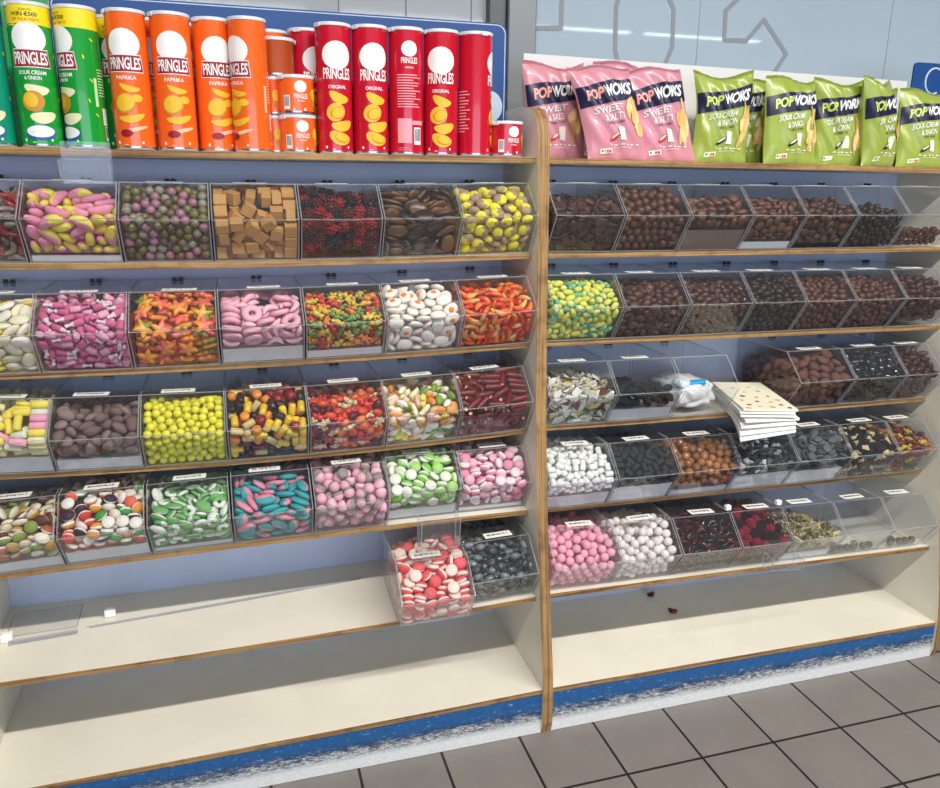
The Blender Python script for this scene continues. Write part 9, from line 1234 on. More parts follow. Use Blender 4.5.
def kick_material():
    m,t,b=nodes('worn_blue_paint')
    tc=t.nodes.new('ShaderNodeTexCoord'); sx=t.nodes.new('ShaderNodeSeparateXYZ'); t.links.new(tc.outputs['Object'],sx.inputs[0]); z=sx.outputs[2]
    n1=noise(t,tex_coord(t,(5,5,26)),3,6,.75); n2=noise(t,tex_coord(t,(28,28,90)),2,5,.8); n3=noise(t,tex_coord(t,(22,22,75),(7,1,3)),3,6,.85)
    h=math_(t,'ADD',math_(t,'MULTIPLY',math_(t,'SUBTRACT',n1,.5),.075),math_(t,'MULTIPLY',math_(t,'SUBTRACT',n2,.5),.08))
    lvl=math_(t,'ADD',z,h)
    f=ramp(t,math_(t,'MULTIPLY',lvl,8),[(.36,(0,0,0)),(.50,(1,1,1))])   # 1 = blue paint left
    blue=mixc(t,ramp(t,n3,[(.35,(0,0,0)),(.7,(1,1,1))]),lin(C('154a80')),lin(C('2c6aa2')))
    white=mixc(t,ramp(t,n3,[(.3,(0,0,0)),(.6,(1,1,1))]),lin(C('c9cdd0')),lin(C('ebebe6')))
    col=mixc(t,f,white,blue)
    scr=math_(t,'MULTIPLY',ramp(t,n2,[(.60,(0,0,0)),(.68,(1,1,1))]),.6); col=mixc(t,scr,col,lin(C('b8d2e4')))
    band=ramp(t,math_(t,'MULTIPLY',z,10),[(.25,(0,0,0)),(.42,(1,1,1)),(.6,(1,1,1)),(.75,(0,0,0))])
    dk=math_(t,'MULTIPLY',math_(t,'MULTIPLY',ramp(t,n3,[(.44,(0,0,0)),(.53,(1,1,1))]),band),.85); col=mixc(t,dk,col,lin(C('2b3138')))
    t.links.new(col,b.inputs['Base Color']); b.inputs['Roughness'].default_value=.45; return m
KICK=kick_material()
def tile_material():
    m,t,b=nodes('grey_floor_tiles'); T=.19495
    br=t.nodes.new('ShaderNodeTexBrick'); br.offset=0; br.squash=1
    v=tex_coord(t,(1,1,1),(-.1212+T*20,.3343+T*20,0)); t.links.new(v,br.inputs['Vector'])
    br.inputs['Scale'].default_value=1; br.inputs['Brick Width'].default_value=T; br.inputs['Row Height'].default_value=T; br.inputs['Mortar Size'].default_value=.0034; br.inputs['Mortar Smooth'].default_value=.1
    br.inputs['Color1'].default_value=(*lin(C('8a847e')),1); br.inputs['Color2'].default_value=(*lin(C('837d78')),1); br.inputs['Mortar'].default_value=(*lin(C('231c1a')),1)
    g=noise(t,tex_coord(t),700,3,.8); g2=noise(t,tex_coord(t),9,4)
    col=mixc(t,.75,br.outputs['Color'],ramp(t,g,[(.3,(.55,.55,.55)),(.6,(1.0,1.0,1.0)),(.72,(1.35,1.35,1.35))]),'MULTIPLY')
    col=mixc(t,.5,col,ramp(t,g2,[(.3,(.78,.76,.74)),(.65,(1,1,1))]),'MULTIPLY')
    t.links.new(col,b.inputs['Base Color']); b.inputs['Roughness'].default_value=.5
    bp=t.nodes.new('ShaderNodeBump'); bp.inputs['Strength'].default_value=.6; bp.inputs['Distance'].default_value=.002; bp.invert=True
    t.links.new(br.outputs['Fac'],bp.inputs['Height']); t.links.new(bp.outputs['Normal'],b.inputs['Normal']); return m
# ---------------------------------------------------------------- tagging
def tag(o,label,cat,group=None,kind=None):
    o['label']=label; o['category']=cat
    if group: o['group']=group
    if kind: o['kind']=kind
    return o
def empty(name,loc,rot=(0,0,0)):
    o=bpy.data.objects.new(name,None); COL.objects.link(o); o.location=loc; o.rotation_euler=rot; o.empty_display_size=.02; return o
def structure(o): o['kind']='structure'; return o

# ---------------------------------------------------------------- the setting
TILE=tile_material()
structure(MB().box((-4,-5.5,-.05),(5,.55,0)).build('floor',TILE))
WALLM=plain('8d9296',.6,'grey_wall')
structure(MB().box((-4,.55,0),(6.5,.62,2.9)).build('wall_back',WALLM))
def glass_panel(name,h,rough):
    m,t,b=nodes(name); b.inputs['Roughness'].default_value=rough; b.inputs['Specular IOR Level'].default_value=.6
    n=noise(t,tex_coord(t),1.3,2); c=lin(C(h)); col=mixc(t,n,tuple(x*.92 for x in c),tuple(min(1,x*1.06) for x in c))
    t.links.new(col,b.inputs['Base Color']); return m
GR=glass_panel('frosted_blue_glass','b2c1cb',.03); GL=glass_panel('grey_glass','b4b8ba',.05)
FR=plain('85888a',.4,'grey_aluminium_frame',.5,.3); FRD=plain('5e6163',.45,'dark_grey_frame',.5,.2)
LINE=plain('8e9398',.6,'grey_film_line')
Y=.5
w1=structure(MB().box((-2.6,Y,.9),(.02,Y+.01,2.5)).build('window_1',GL))
fm=MB()
for x in (-.369,-.196,-.021): fm.box((x-.001,Y-.002,.9),(x+.001,Y,2.5))
for z in (1.58,1.86): fm.box((-2.6,Y-.002,z),(.02,Y,z+.003))
fm.build('glazing_joint',FRD,w1)
w2=structure(MB().box((.147,Y,.9),(3.6,Y+.01,2.5)).build('window_2',GR))
def polyline(pts,wd,y):
    m=MB()
    P=[Vector((a,0,b)) for a,b in pts]
    for k in range(len(P)-1):
        d=(P[k+1]-P[k]).normalized(); n=Vector((-d.z,0,d.x))*wd/2; e=d*wd*.25
        a,b=P[k]-e,P[k+1]+e
        q=[a-n,b-n,b+n,a+n]; yk=y-.0002*(k%2); vs=[(p.x,yk,p.z) for p in q]+[(p.x,yk+.001,p.z) for p in q]
        m.add(vs,[(0,1,2,3),(7,6,5,4),(0,4,5,1),(1,5,6,2),(2,6,7,3),(3,7,4,0)])
    return m
for pts in ([(.235,2.0),(.235,1.706),(.151,1.701),(.151,2.0)],
            [(.44,1.86),(.405,1.80),(.397,1.769),(.401,1.659),(.418,1.61),(.44,1.58),(.52,1.58),(.557,1.62),(.58,1.677),(.576,1.776),(.553,1.81),(.52,1.86),(.44,1.86)],
            [(.85,1.88),(.745,1.782),(.748,1.705),(.822,1.706),(.876,1.766),(.965,1.678),(.90,1.58)]):
    polyline(pts,.013,Y-.0012).build('film_line',LINE,w2)
for x in (.66,1.33): MB().box((x,Y-.001,.9),(x+.0015,Y,2.5)).build('glazing_joint',LINE,w2)
fr=MB(); fr.bbox((.068,Y-.045,.6),(.147,Y+.02,2.6),.003); structure(fr.build('trim_1',FR))
fr=MB(); fr.bbox((.02,Y-.03,.6),(.066,Y+.02,2.6),.002); structure(fr.build('trim_2',FRD))
structure(MB().box((-2.6,Y-.02,2.5),(3.6,Y+.03,2.6)).build('trim_3',FR))

# ---------------------------------------------------------------- the two shelving units
PROF=[(.232,0),(-.150,0),(-.158,.03),(-.157,.10),(-.148,.17),(-.128,.27),(-.105,.40),(-.082,.52),(-.062,.66),(-.046,.80),(-.034,.96),(-.026,1.12),(-.018,1.28),(-.012,1.375),(-.006,1.405),(.006,1.430),(.026,1.448),(.055,1.458),(.10,1.462),(.232,1.462)]
TH=.0125
def side_panel(x0,x1,root,inner):
    m=MB(); n=len(PROF)
    m.extrude(PROF,x0,x1,0,None,1); return m.build('side_panel',[LAM if inner else LAM,PLYX],root)
def shelf(side,i,x0,x1,y1,root):
    """board with a slight sag; top and underside laminate, front edge bare plywood"""
    m=MB(); n=14; vs=[];fs=[];mi=[]
    y0=SY[i]
    for k in range(n+1):
        x=x0+(x1-x0)*k/n; z=shelf_z(side,i,x)
        vs+=[(x,y0,z-.0008),(x,y0+.0008,z),(x,y1,z),(x,y1,z-TH),(x,y0+.0008,z-TH),(x,y0,z-TH+.0008)]
    for k in range(n):
        a=6*k;b=a+6
        for j in range(6):
            j2=(j+1)%6; fs.append((a+j,a+j2,b+j2,b+j)); mi.append({0:1,1:0,2:0,3:0,4:1,5:1}[j])
    fs.append(tuple(range(6))[::-1]); fs.append(tuple(6*n+j for j in range(6))); mi+=[1,1]
    m.add(vs,fs,mi,False)
    return m.build('shelf',[LAM,PLYZ],root)
def unit(side,x0,x1,label):
    r=empty('shelving_unit',((x0+x1)/2,0,0)); tag(r,label,'shelving')
    def rel(o): o.location=(-(x0+x1)/2,0,0); return o
    wl,wr=(.0185,.0128) if side=='L' else (.0128,.0185)
    rel(side_panel(x0,x0+wl,r,True)); rel(side_panel(x1-wr,x1,r,True))
    a,b=x0+wl+.0003,x1-wr-.0003
    rel(MB().box((a,.2225,.02),(b,.232,1.352)).build('back_panel',LAMB,r))
    for i in range(7): rel(shelf(side,i,a,b,.222,r))
    m=MB(); n=14; vs=[];fs=[]
    for k in range(n+1):
        x=a+(b-a)*k/n; zk=shelf_z(side,6,x)-TH-.0004
        vs+=[(x,-.1498,.001),(x,-.1498,zk),(x,-.132,zk),(x,-.132,.001)]
    for k in range(n):
        p=4*k;q=p+4; fs+=[(p+j,q+j,q+(j+1)%4,p+(j+1)%4) for j in range(4)]
    fs+=[(0,1,2,3),(4*n+3,4*n+2,4*n+1,4*n)]
    rel(m.add(vs,fs,0,False).build('kickboard',KICK,r))
    return r
unit('L',-1.2352,-.0051,'left pick and mix shelving unit of white boards with plywood edges and scuffed blue kickboard')
unit('R',-.0047,1.1933,'right pick and mix shelving unit fully stocked with chocolate bins, scuffed blue kickboard below')
# ---------------------------------------------------------------- candy bins
def plate(m,a,b,th,x0,x1):
    """flat pane between (y,z) points a and b, th thick towards the inside; slot 0 faces, slot 1 cut edges"""
    A=Vector(a);B=Vector(b); d=(B-A).normalized(); n=Vector((d.y,-d.x))*th
    q=[A,B,B+n,A+n]; vs=[(x0,p.x,p.y) for p in q]+[(x1,p.x,p.y) for p in q]
    return m.add(vs,[(0,3,2,1),(4,5,6,7),(0,1,5,4),(1,2,6,5),(2,3,7,6),(3,0,4,7)],[1,1,0,1,0,1],False)
ORD=['leftmost','second','third','fourth','fifth','sixth','seventh']
ROWN={1:'top',2:'second',3:'third',4:'fourth',5:'lowest'}
SIDEN={'L':'left unit','R':'right unit'}
def where(side,row,col):
    if side=='L' and row==5: return 'in the pulled-out lowest bin of left unit' if col==5 else 'in lowest corner bin of left unit'
    return f'in {ORD[col]} bin of {ROWN[row]} row, {SIDEN[side]}'
BM={}
T_=.0022
def bin_meshes(w):
    if w in BM: return BM[w]
    h=w/2; d={}
    side=[(0,0),(-.0560,.083),(.0115,.1500),(DEPTH,.1500),(DEPTH,0)]
    d['side_panel']=(MB().extrude(side,-h,-h+T_,0,None,1).mesh('side_panel',[ACR,ACE]),MB().extrude(side,h-T_,h,0,None,1).mesh('side_panel',[ACR,ACE]))
    a,b=-h+T_+.0001,h-T_-.0001
    d['front_panel']=plate(MB(),(.0002,.0003),(-.0556,.0826),T_,a,b).mesh('front_panel',[ACR,ACE])
    d['floor_panel']=MB().box((a,.003,.0003),(b,DEPTH-.003,.0023),0).mesh('floor_panel',[ACR,ACE])
    d['back_panel']=MB().box((a,DEPTH-.0026,.0003),(b,DEPTH-.0002,.1495),0).mesh('back_panel',[ACR,ACE])
    d['lid']=plate(MB(),(.0125,.1522),(DEPTH,.1522),T_,-h,h).mesh('lid',[ACR,ACE])
    # flap with a dipped scoop edge
    m=MB(); n=12; A=Vector((-.0552,.0836)); B=Vector((.0112,.1500)); dd=(B-A).normalized(); nn=Vector((dd.y,-dd.x))*T_; vs=[];fs=[];mi=[]
    for k in range(n+1):
        t=k/n; x=a+(b-a)*t; dip=.008*max(0,math.sin(PI*(t-.12)/.76)) if .12<t<.88 else 0
        lo=A-dd*dip*0+dd*(.001+.0)+Vector((0,0)); lo=lo-nn*.6
        lo2=lo-dd*dip
        for p in (lo2,B-nn*.6,B-nn*.6-nn,lo2-nn): vs.append((x,p.x,p.y))
    for k in range(n):
        q=4*k;r=q+4; fs+=[(q,q+1,r+1,r),(q+1,q+2,r+2,r+1),(q+2,q+3,r+3,r+2),(q+3,q,r,r+3)]; mi+=[0,1,0,1]
    fs+=[(0,3,2,1),(4*n,4*n+1,4*n+2,4*n+3)]; mi+=[1,1]
    d['flap']=m.add(vs,fs,mi,False).mesh('flap',[ACR,ACE])
    BM[w]=d; return d
LABEL=plain('efeee8',.6,'label_paper'); PRINT=plain('22201e',.7,'label_print'); HINGE=plain('3b3e44',.5,'hinge_plastic')
def label_mesh(seed):
    rnd=random.Random(seed); m=MB(); m.bbox((-.0335,0,0),(.0335,.026,.0008),.0003,0)
    return m
def print_mesh(seed):
    rnd=random.Random(seed); m=MB(); x=-.026
    while x<.024:
        wd=rnd.uniform(.0018,.0034)
        m.box((x,.0095,.0009),(x+wd*.35,.0175,.0012),0); m.box((x,.0095+rnd.choice((0,.0060)),.0009),(x+wd,.0118+rnd.choice((0,.0057)),.0012),0)
        x+=wd+(.0012 if rnd.random()>.14 else .004)
    return m
LM=label_mesh(0).mesh('label',[LABEL]); PM=[print_mesh(s).mesh('print',[PRINT]) for s in range(8)]
HM=MB().bbox((-.011,-.003,0),(-.002,.003,.007),.001).bbox((.002,-.003,0),(.011,.003,.007),.001).box((-.012,-.002,0),(.012,.002,.002)).mesh('hinge',[HINGE])
LINERW=plain('dfdfe0',.6,'white_liner',bump=.2,bscale=60,var=.05); LINERB=plain('7d665a',.8,'cocoa_dusted_liner',bump=.3,bscale=90,var=.08)
def child(me,name,parent,loc=(0,0,0),rot=(0,0,0)):
    o=bpy.data.objects.new(name,me); COL.objects.link(o); o.parent=parent; o.location=loc; o.rotation_euler=rot; return o
def make_bin(side,row,col,contents,lift=0,flap=True,wd=None,label_on=True,back=None):
    x,y,z,tilt,w,rz=bin_place(side,row,col)
    if wd: x,w=wd
    w=round(w,4)
    r=empty('candy_bin',(x,y,z),(0,tilt,rz))
    d=bin_meshes(w)
    for me in d['side_panel']: child(me,'side_panel',r)
    for n in ('front_panel','floor_panel','back_panel','lid')+(('flap',) if flap else ()): child(d[n],n,r)
    rnd=random.Random(row*10+col+(100 if side=='R' else 0))
    if label_on:
        l=child(LM,'label',r,(rnd.uniform(-.012,.012),.018+rnd.uniform(0,.004),.1523),(0,0,rnd.uniform(-.05,.05)))
        child(PM[rnd.randrange(8)],'print',l)
    child(HM,'hinge',r,(0,DEPTH-.03,.1523))
    if lift>.012:
        h=w/2-.003; k=lift-.001
        m=MB().extrude([(.004,.0026),(.0045-.0542*k/.083+.0012,k),(DEPTH-.004,k),(DEPTH-.004,.0026)],-h,h)
        lo=m.build('raised_floor',LINERB if (side,row,col)==('R',1,2) else LINERW,r); lo['label']='white raised floor under the sweets' if (side,row,col)!=('R',1,2) else 'cocoa dusted raised floor'
    return r
CM={}
HEAPN={}
for key in BINS:
    side,row,col=key; kd,lift,top=BINS[key]; k=K[kd]
    wh=where(*key); nm=k['what']
    r=make_bin(side,row,col,nm,lift)
    few=top==0.0
    r['label']=(f"clear acrylic bin {'almost empty, few' if few else 'holding'} {nm}s, "+(wh[3:].replace(' bin of',' of').replace('the pulled-out lowest','pulled-out bin beyond shelf edge').replace('lowest corner','lowest corner'))); r['category']='candy bin'; r['group']='clear candy bins on the shelves'
    x,y,z,tilt,w,rz=bin_place(*key)
    Wm=Matrix.Translation((x,y,z))@Matrix.Rotation(rz,4,'Z')@Matrix.Rotation(tilt,4,'Y')
    if kd not in CM:
        CM[kd]=[k['make'](t).mesh(k['name'],[candy_mat(a,k['finish']),candy_mat(b,k['finish'])]) for t,(a,b,_) in enumerate(k['tones'])]
        HEAPN[kd]=max(.021,min(.034,sorted([max(v.co[i] for v in CM[kd][0].vertices)-min(v.co[i] for v in CM[kd][0].vertices) for i in range(3)])[1]*1.7))
    T=HEAPN[kd]; zf=top-T*1.05
    if zf>lift+.015 and not few and kd!='liqtwist':
        h=w/2-.004; ys=T+.002; nx=14; prof=[(ys,lift+.001),(ys-.012,min(zf,.085)),(ys+.02,zf),((ys+.02+DEPTH)/2,zf),(DEPTH-.005,zf),(DEPTH-.005,lift+.001)]
        m=MB().extrude(prof,-h+(T if key in OPEN_SIDE else 0),h); ho=m.build('candy_heap',candy_mat(k['tones'][0][0],k['finish']),None); ho.matrix_world=Wm
        tag(ho,f'rest of the {nm}s buried {wh}','candy',None,'stuff')
    rec=SETTLED[COPY.get(key,key)]; step=4 if kd in BALLS else 7; mir=-1 if key in COPY else 1
    for j in range(0,len(rec),step):
        q=rec[j:j+step]; p=Vector((q[0]*.001*mir,q[1]*.001,q[2]*.001))
        e=Euler((0,0,0)) if step==4 else Euler((R(q[4]*5),R(q[5]*5*mir),R(q[6]*5*mir)))
        t=q[3]
        o=bpy.data.objects.new(k['name'],CM[kd][t]); COL.objects.link(o)
        o.matrix_world=Wm@Matrix.Translation(p)@e.to_matrix().to_4x4()
        o['label']=f"{k['tones'][t][2]} {nm} {wh}"; o['category']='candy'; o['group']=f"{nm}s {wh}"
# ---------------------------------------------------------------- lettering
TXT={}
def glyphs(s,bold=.012,fine=False):
    """outline of a word as flat triangles, normalised to height 1"""
    if (s,bold,fine) in TXT: return TXT[(s,bold,fine)]
    cu=bpy.data.curves.new('word','FONT'); cu.body=s; cu.size=1; cu.offset=bold; cu.resolution_u=2; cu.space_character=.94
    ob=bpy.data.objects.new('word',cu); COL.objects.link(ob); dg=bpy.context.evaluated_depsgraph_get(); dg.update()
    me=bpy.data.meshes.new_from_object(ob.evaluated_get(dg))
    if fine:
        bm=bmesh.new(); bm.from_mesh(me); bmesh.ops.triangulate(bm,faces=bm.faces[:])
        for _ in range(3):
            long=[e for e in bm.edges if e.calc_length()>.11]
            if long: bmesh.ops.subdivide_edges(bm,edges=long,cuts=1); bmesh.ops.triangulate(bm,faces=bm.faces[:])
        bm.to_mesh(me); bm.free()
    v=[(p.co.x,p.co.y) for p in me.vertices]; f=[list(p.vertices) for p in me.polygons]
    bpy.data.objects.remove(ob); bpy.data.curves.remove(cu); bpy.data.meshes.remove(me)
    x0=min(p[0] for p in v);x1=max(p[0] for p in v);y0=min(p[1] for p in v);y1=max(p[1] for p in v)
    v=[((a-(x0+x1)/2)/(x1-x0),(b-(y0+y1)/2)/(y1-y0)) for a,b in v]
    TXT[(s,bold,fine)]=(v,f); return v,f
class Wrap:
    """puts flat artwork (u across, v up) on a curved surface given by P(u,v,offset)"""
    def __init__(s,P,m,fine=False): s.P=P; s.m=m; s.fine=fine
    def raw(s,v,f,off,mi,flip=False):
        s.m.add([s.P(a,b,off) for a,b in v],[q[::-1] for q in f] if flip else f,mi,True)
    def word(s,t,u,v,wd,h,off=.0009,mi=0,skew=0,slope=0,bold=.012):
        a,f=glyphs(t,bold,s.fine); s.raw([(u+x*wd+y*h*skew, v+y*h+x*wd*slope) for x,y in a],f,off,mi)
    def ell(s,u,v,a,b,off=.0006,mi=0,rot=0,n=20,bend=0):
        vs=[(0,0)];fs=[]
        for k in range(1,4):
            for j in range(n): t=2*PI*j/n; vs.append((k/3*math.cos(t),k/3*math.sin(t)))
        for j in range(n):
            j2=(j+1)%n; fs.append([0,1+j,1+j2])
            for k in range(2): fs.append([1+k*n+j,1+(k+1)*n+j,1+(k+1)*n+j2,1+k*n+j2])
        c,q=math.cos(rot),math.sin(rot)
        out=[]
        for x,y in vs:
            X=a*x;Y_=b*y+bend*b*(x*x-.4); out.append((u+X*c-Y_*q,v+X*q+Y_*c))
        s.raw(out,fs,off,mi)
    def quad(s,p00,p10,p11,p01,off=.0005,mi=0,nu=12,nv=2):
        vs=[];fs=[]
        for j in range(nv+1):
            for i in range(nu+1):
                a=i/nu;b=j/nv
                vs.append(tuple((p00[k]*(1-a)+p10[k]*a)*(1-b)+(p01[k]*(1-a)+p11[k]*a)*b for k in (0,1)))
        for j in range(nv):
            for i in range(nu): q=j*(nu+1)+i; fs.append([q,q+1,q+nu+2,q+nu+1])
        s.raw(vs,fs,off,mi)
    def rect(s,u,v,wd,h,off=.0005,mi=0,nu=8): s.quad((u-wd/2,v-h/2),(u+wd/2,v-h/2),(u+wd/2,v+h/2),(u-wd/2,v+h/2),off,mi,nu,1)

# ---------------------------------------------------------------- crisp tubes
CR=.0362
def gloss(h,rough=.22,coat=.5): return plain(h,rough,'print_'+h,.5,coat=coat)
WHT=plain('f1efea',.35,'white_ink'); BLACK_INK=plain('15131a',.4,'black_ink'); CHIP=plain('e9b92c',.45,'crisp_yellow'); CHIP_BROWN=plain('c98a1e',.5,'crisp_brown'); CHIP_PALE=plain('e8e2b4',.45,'pale_crisp'); BANNER=plain('94142c',.35,'dark_red_ink')
METAL=plain('c9cacc',.25,'tin_rim',.5,1); LID=acrylic('milky_lid',(.9,.9,.9),.82,.2); YEL=plain('f3da1e',.35,'yellow_ink'); REDI=plain('d42a1c',.4,'red_ink'); BLUI=plain('2a58a8',.4,'blue_ink')
FLAV={'red':('c4122c','f0a0a8'),'orange':('f2651c','f7c49c'),'green':('12962f','bfe3a8'),'teal':('148f72','bfe3a8'),'brown':('a8481c','e0b090')}
def crisp_can(x,y,rot,flavour,label,group,style='front',H=.247,z=None,side='L'):
    z=shelf_z('L',0,x)+.0004 if z is None else z
    r=empty('crisp_tube',(x,y,z),(0,0,R(rot))); tag(r,label,'crisps',group)
    base=gloss(FLAV[flavour][0]); small=H<.12
    MB().lathe([(0,0.0012),(CR-.004,.0012),(CR-.0025,0),(CR-.0006,.0006),(CR,.003),(CR,.006)],40).build('metal_base',METAL,r)
    m=MB(); m.lathe([(CR-.0002,.0045),(CR-.0002,H-.0065)],48); m.build('tube',base,r)
    m=MB(); m.lathe([(CR-.0002,H-.0070),(CR+.0004,H-.006),(CR+.0004,H-.005)],40); m.build('metal_rim',METAL,r)
    m=MB(); m.lathe([(CR+.0009,H-.0062),(CR+.0011,H-.0008),(CR+.0003,H),(CR-.002,H),(CR-.003,H-.0015),(0,H-.0018)],40)
    m.bbox((-.008,-CR-.0035,H-.009),(.008,-CR-.0008,H-.001),.001,0,Matrix.Rotation(R(-62),4,'Z')); m.build('plastic_lid',LID,r)
    slots=[WHT,BLACK_INK,BANNER,CHIP,CHIP_BROWN,YEL,REDI,plain(FLAV[flavour][1],.4,'fine_print_ink'),CHIP_PALE,BLUI]
    m=MB()
    def P(u,v,off): a=-PI/2+u/CR; q=CR+off-.0002; return (q*math.cos(a),q*math.sin(a),v)
    W=Wrap(P,m)
    side_art=MB()
    def barcode(u,v,wd,h):
        W.rect(u,v,wd,h,.0005,0,6); rn=random.Random(3); q=u-wd/2+.0015
        while q<u+wd/2-.002:
            b=rn.choice((.0005,.0009)); W.rect(q+b/2,v+h*.06,b,h*.7,.0008,1,1); q+=b+rn.choice((.0006,.001))
    def fineprint(u,v0,v1,wd,rows):
        for k in range(rows):
            v=v0+(v1-v0)*k/max(1,rows-1); l=wd*(.82+.18*math.sin(k*2.3)); W.rect(u-(wd-l)/2,v,l,abs(v1-v0)/rows*.42,.0005,7,8)
    if small:
        W.ell(.002,H*.70,.0125,.0110,.0006,0); W.word('PRINGLES',.002,H*.455,.027,.0095); W.word({'red':'ORIGINAL','orange':'PAPRIKA'}.get(flavour,'PAPRIKA'),.002,H*.335,.014,.003,bold=.004)
        barcode(-.0265,H*.30,.013,.026); W.ell(.034,H*.5,.009,.012,.0005,3,.3); W.ell(.034,H*.28,.008,.007,.0007,4,-.3); W.rect(.010,H*.12,.004,.004); W.rect(-.012,H*.12,.003,.003)
    elif style=='back':
        W.ell(.0,.2055,.0165,.0150,.0006,0); W.word('PRINGLES',.0,.1835,.034,.0115); W.word('ORIGINAL',.0,.1700,.018,.0035,bold=.004)
        fineprint(.0,.156,.095,.052,13); W.rect(-.011,.048,.030,.048,.0005,7); fineprint(-.011,.068,.030,.027,9); barcode(.017,.038,.017,.034); W.rect(.018,.064,.026,.008,.0005,7); fineprint(-.01,.014,.010,.03,2)
    else:
        W.ell(0,.1865,.0300,.0262,.0006,0)
        if flavour!='red': W.quad((-.0335,.137),(.0335,.137),(.0300,.168),(-.0300,.168),.0005,0,14,1); W.quad((-.0325,.1385),(.0325,.1385),(.0290,.1665),(-.0290,.1665),.0008,2,14,1)
        W.word('PRINGLES',0,.1525,.0565,.0215,.0012,0,bold=.02)
        if flavour in('green','teal'):
            W.word('SOUR CREAM',0,.1285,.046,.0068); W.word('& ONION',0,.1195,.028,.0062)
            W.quad((-.113,.212),(.113,.206),(.113,H-.0068),(-.113,H-.0068),.0004,5 if flavour=='green' else 9,48,1)
            W.ell(-.055,.212,.055,.008,.00045,5 if flavour=='green' else 9)
            W.word('SCAN TO',0,.2325,.020,.0035,.0008,1,bold=.004); W.word('WIN €500',-.003,.2255,.044,.0075,.0008,1); W.word('GET YOUR TREATS',-.001,.2165,.046,.0045,.0008,6,bold=.004)
            W.ell(.004,.100,.021,.009,.0006,8,-.15,bend=.5); W.ell(-.004,.080,.019,.018,.0009,4,.3); W.ell(-.008,.082,.012,.013,.0012,3,.3); W.ell(.010,.053,.022,.010,.0008,8,.1,bend=.4)
            W.ell(.002,.026,.026,.0135,.0010,9); W.ell(.002,.028,.0235,.0105,.0013,0)
            for q in range(4): W.rect(-.01+.008*q,.026+.003*(q%2),.003,.001,.0016,7,1)
            for a,b in ((.045,.16),(.055,.12),(.048,.085),(-.05,.11),(.062,.19),(.06,.06)): W.ell(a,b,.004,.0012,.0006,5,a*40)
        else:
            W.word({'red':'ORIGINAL','orange':'PAPRIKA'}.get(flavour,'PAPRIKA'),0,.1275,.036,.0068,bold=.01)
            if flavour=='red':
                W.ell(.002,.108,.021,.0095,.0006,3,-.35,bend=.5); W.ell(-.005,.080,.019,.017,.0008,3,.5); W.ell(-.002,.079,.014,.0115,.0011,4,.5,bend=.3); W.ell(-.001,.079,.0125,.0095,.0013,3,.5)
                W.ell(.008,.055,.022,.0100,.0010,3,.15,bend=.5); W.ell(.002,.031,.022,.0125,.0012,3,-.3,bend=.3); W.ell(.006,.030,.015,.008,.0015,4,-.3,bend=.3); W.ell(.006,.031,.0135,.0065,.0017,3,-.3)
            else:
                W.ell(.004,.110,.019,.0055,.0006,3,-.25,bend=.8); W.ell(-.006,.083,.020,.018,.0008,4,.5); W.ell(-.006,.084,.0175,.0150,.0011,3,.5); W.ell(.016,.092,.010,.007,.0010,3,0); W.ell(.004,.057,.024,.0065,.0012,3,.15,bend=.9)
                W.ell(.006,.036,.026,.0035,.0009,7,.25); W.ell(-.008,.030,.0115,.0065,.0014,2)
        W.rect(-.026,.013,.004,.005,.0006,0,2); W.rect(.020,.013,.0035,.004,.0006,0,2); W.rect(-.010,.009,.006,.001,.0006,0,2)
        # far side of the tube: ingredients and bar code
        W=Wrap(P,side_art)
        fineprint(.088,.14,.095,.040,10); W.rect(.088,.058,.030,.030,.0005,0); fineprint(.088,.070,.048,.027,6); barcode(.090,.028,.026,.026); W.rect(.062,.10,.006,.05,.0005,7,2)
        fineprint(-.085,.13,.05,.034,14)
    m.build('printed_label',slots,r)
    if side_art.v: side_art.build('ingredients_label',slots,r)
    return r
RG='red crisp tubes on the top shelf'; OG='orange crisp tubes on the top shelf'; GG='green crisp tubes on the top shelf'
cans=[(-1.070,.045,0,'teal','teal and blue green crisp tube cut by the left picture edge',GG,'front'),
(-.990,.045,4,'green','green and yellow crisp tube facing front, at left end of top shelf',GG,'front'),
(-.913,.047,-52,'green','green and yellow crisp tube turned left, beside the first orange tube',GG,'front'),
(-.828,.047,-6,'orange','orange paprika crisp tube facing front, right next to the green tubes',OG,'front'),
(-.750,.047,4,'orange','orange paprika crisp tube facing front, second of the orange tubes',OG,'front'),
(-.676,.075,14,'orange','orange paprika crisp tube set back, half covered by its right neighbour',OG,'front'),
(-.609,.045,-50,'orange','orange paprika crisp tube turned left, beside the stack of small cans',OG,'front'),
(-.4440,.045,4,'red','tall red original crisp tube, first of the red row beside small orange cans',RG,'front'),
(-.3700,.045,4,'red','tall red original crisp tube, second of the red row',RG,'front'),
(-.2950,.045,0,'red','tall red crisp tube turned to show its small print side',RG,'back'),
(-.2205,.045,-14,'red','tall red original crisp tube turned slightly left, beside small print one',RG,'front'),
(-.1450,.047,76,'red','tall red crisp tube turned right, last before the small red can',RG,'front'),
(-.862,.125,20,'green','green and yellow crisp tube in the back row, only a yellow sliver showing',GG,'front'),
(-.790,.125,-20,'orange','orange crisp tube in the back row, glimpsed between the first two orange tubes',OG,'front'),
(-.712,.150,40,'orange','orange crisp tube in the back row behind the second orange tube',OG,'front'),
(-.560,.165,-120,'orange','orange crisp tube in the back row behind the small cans',OG,'front'),
(-.490,.125,30,'red','red crisp tube in the back row, left of the tall red row',RG,'front')]
for a in cans: crisp_can(*a)
z0=shelf_z('L',0,-.52)+.0004
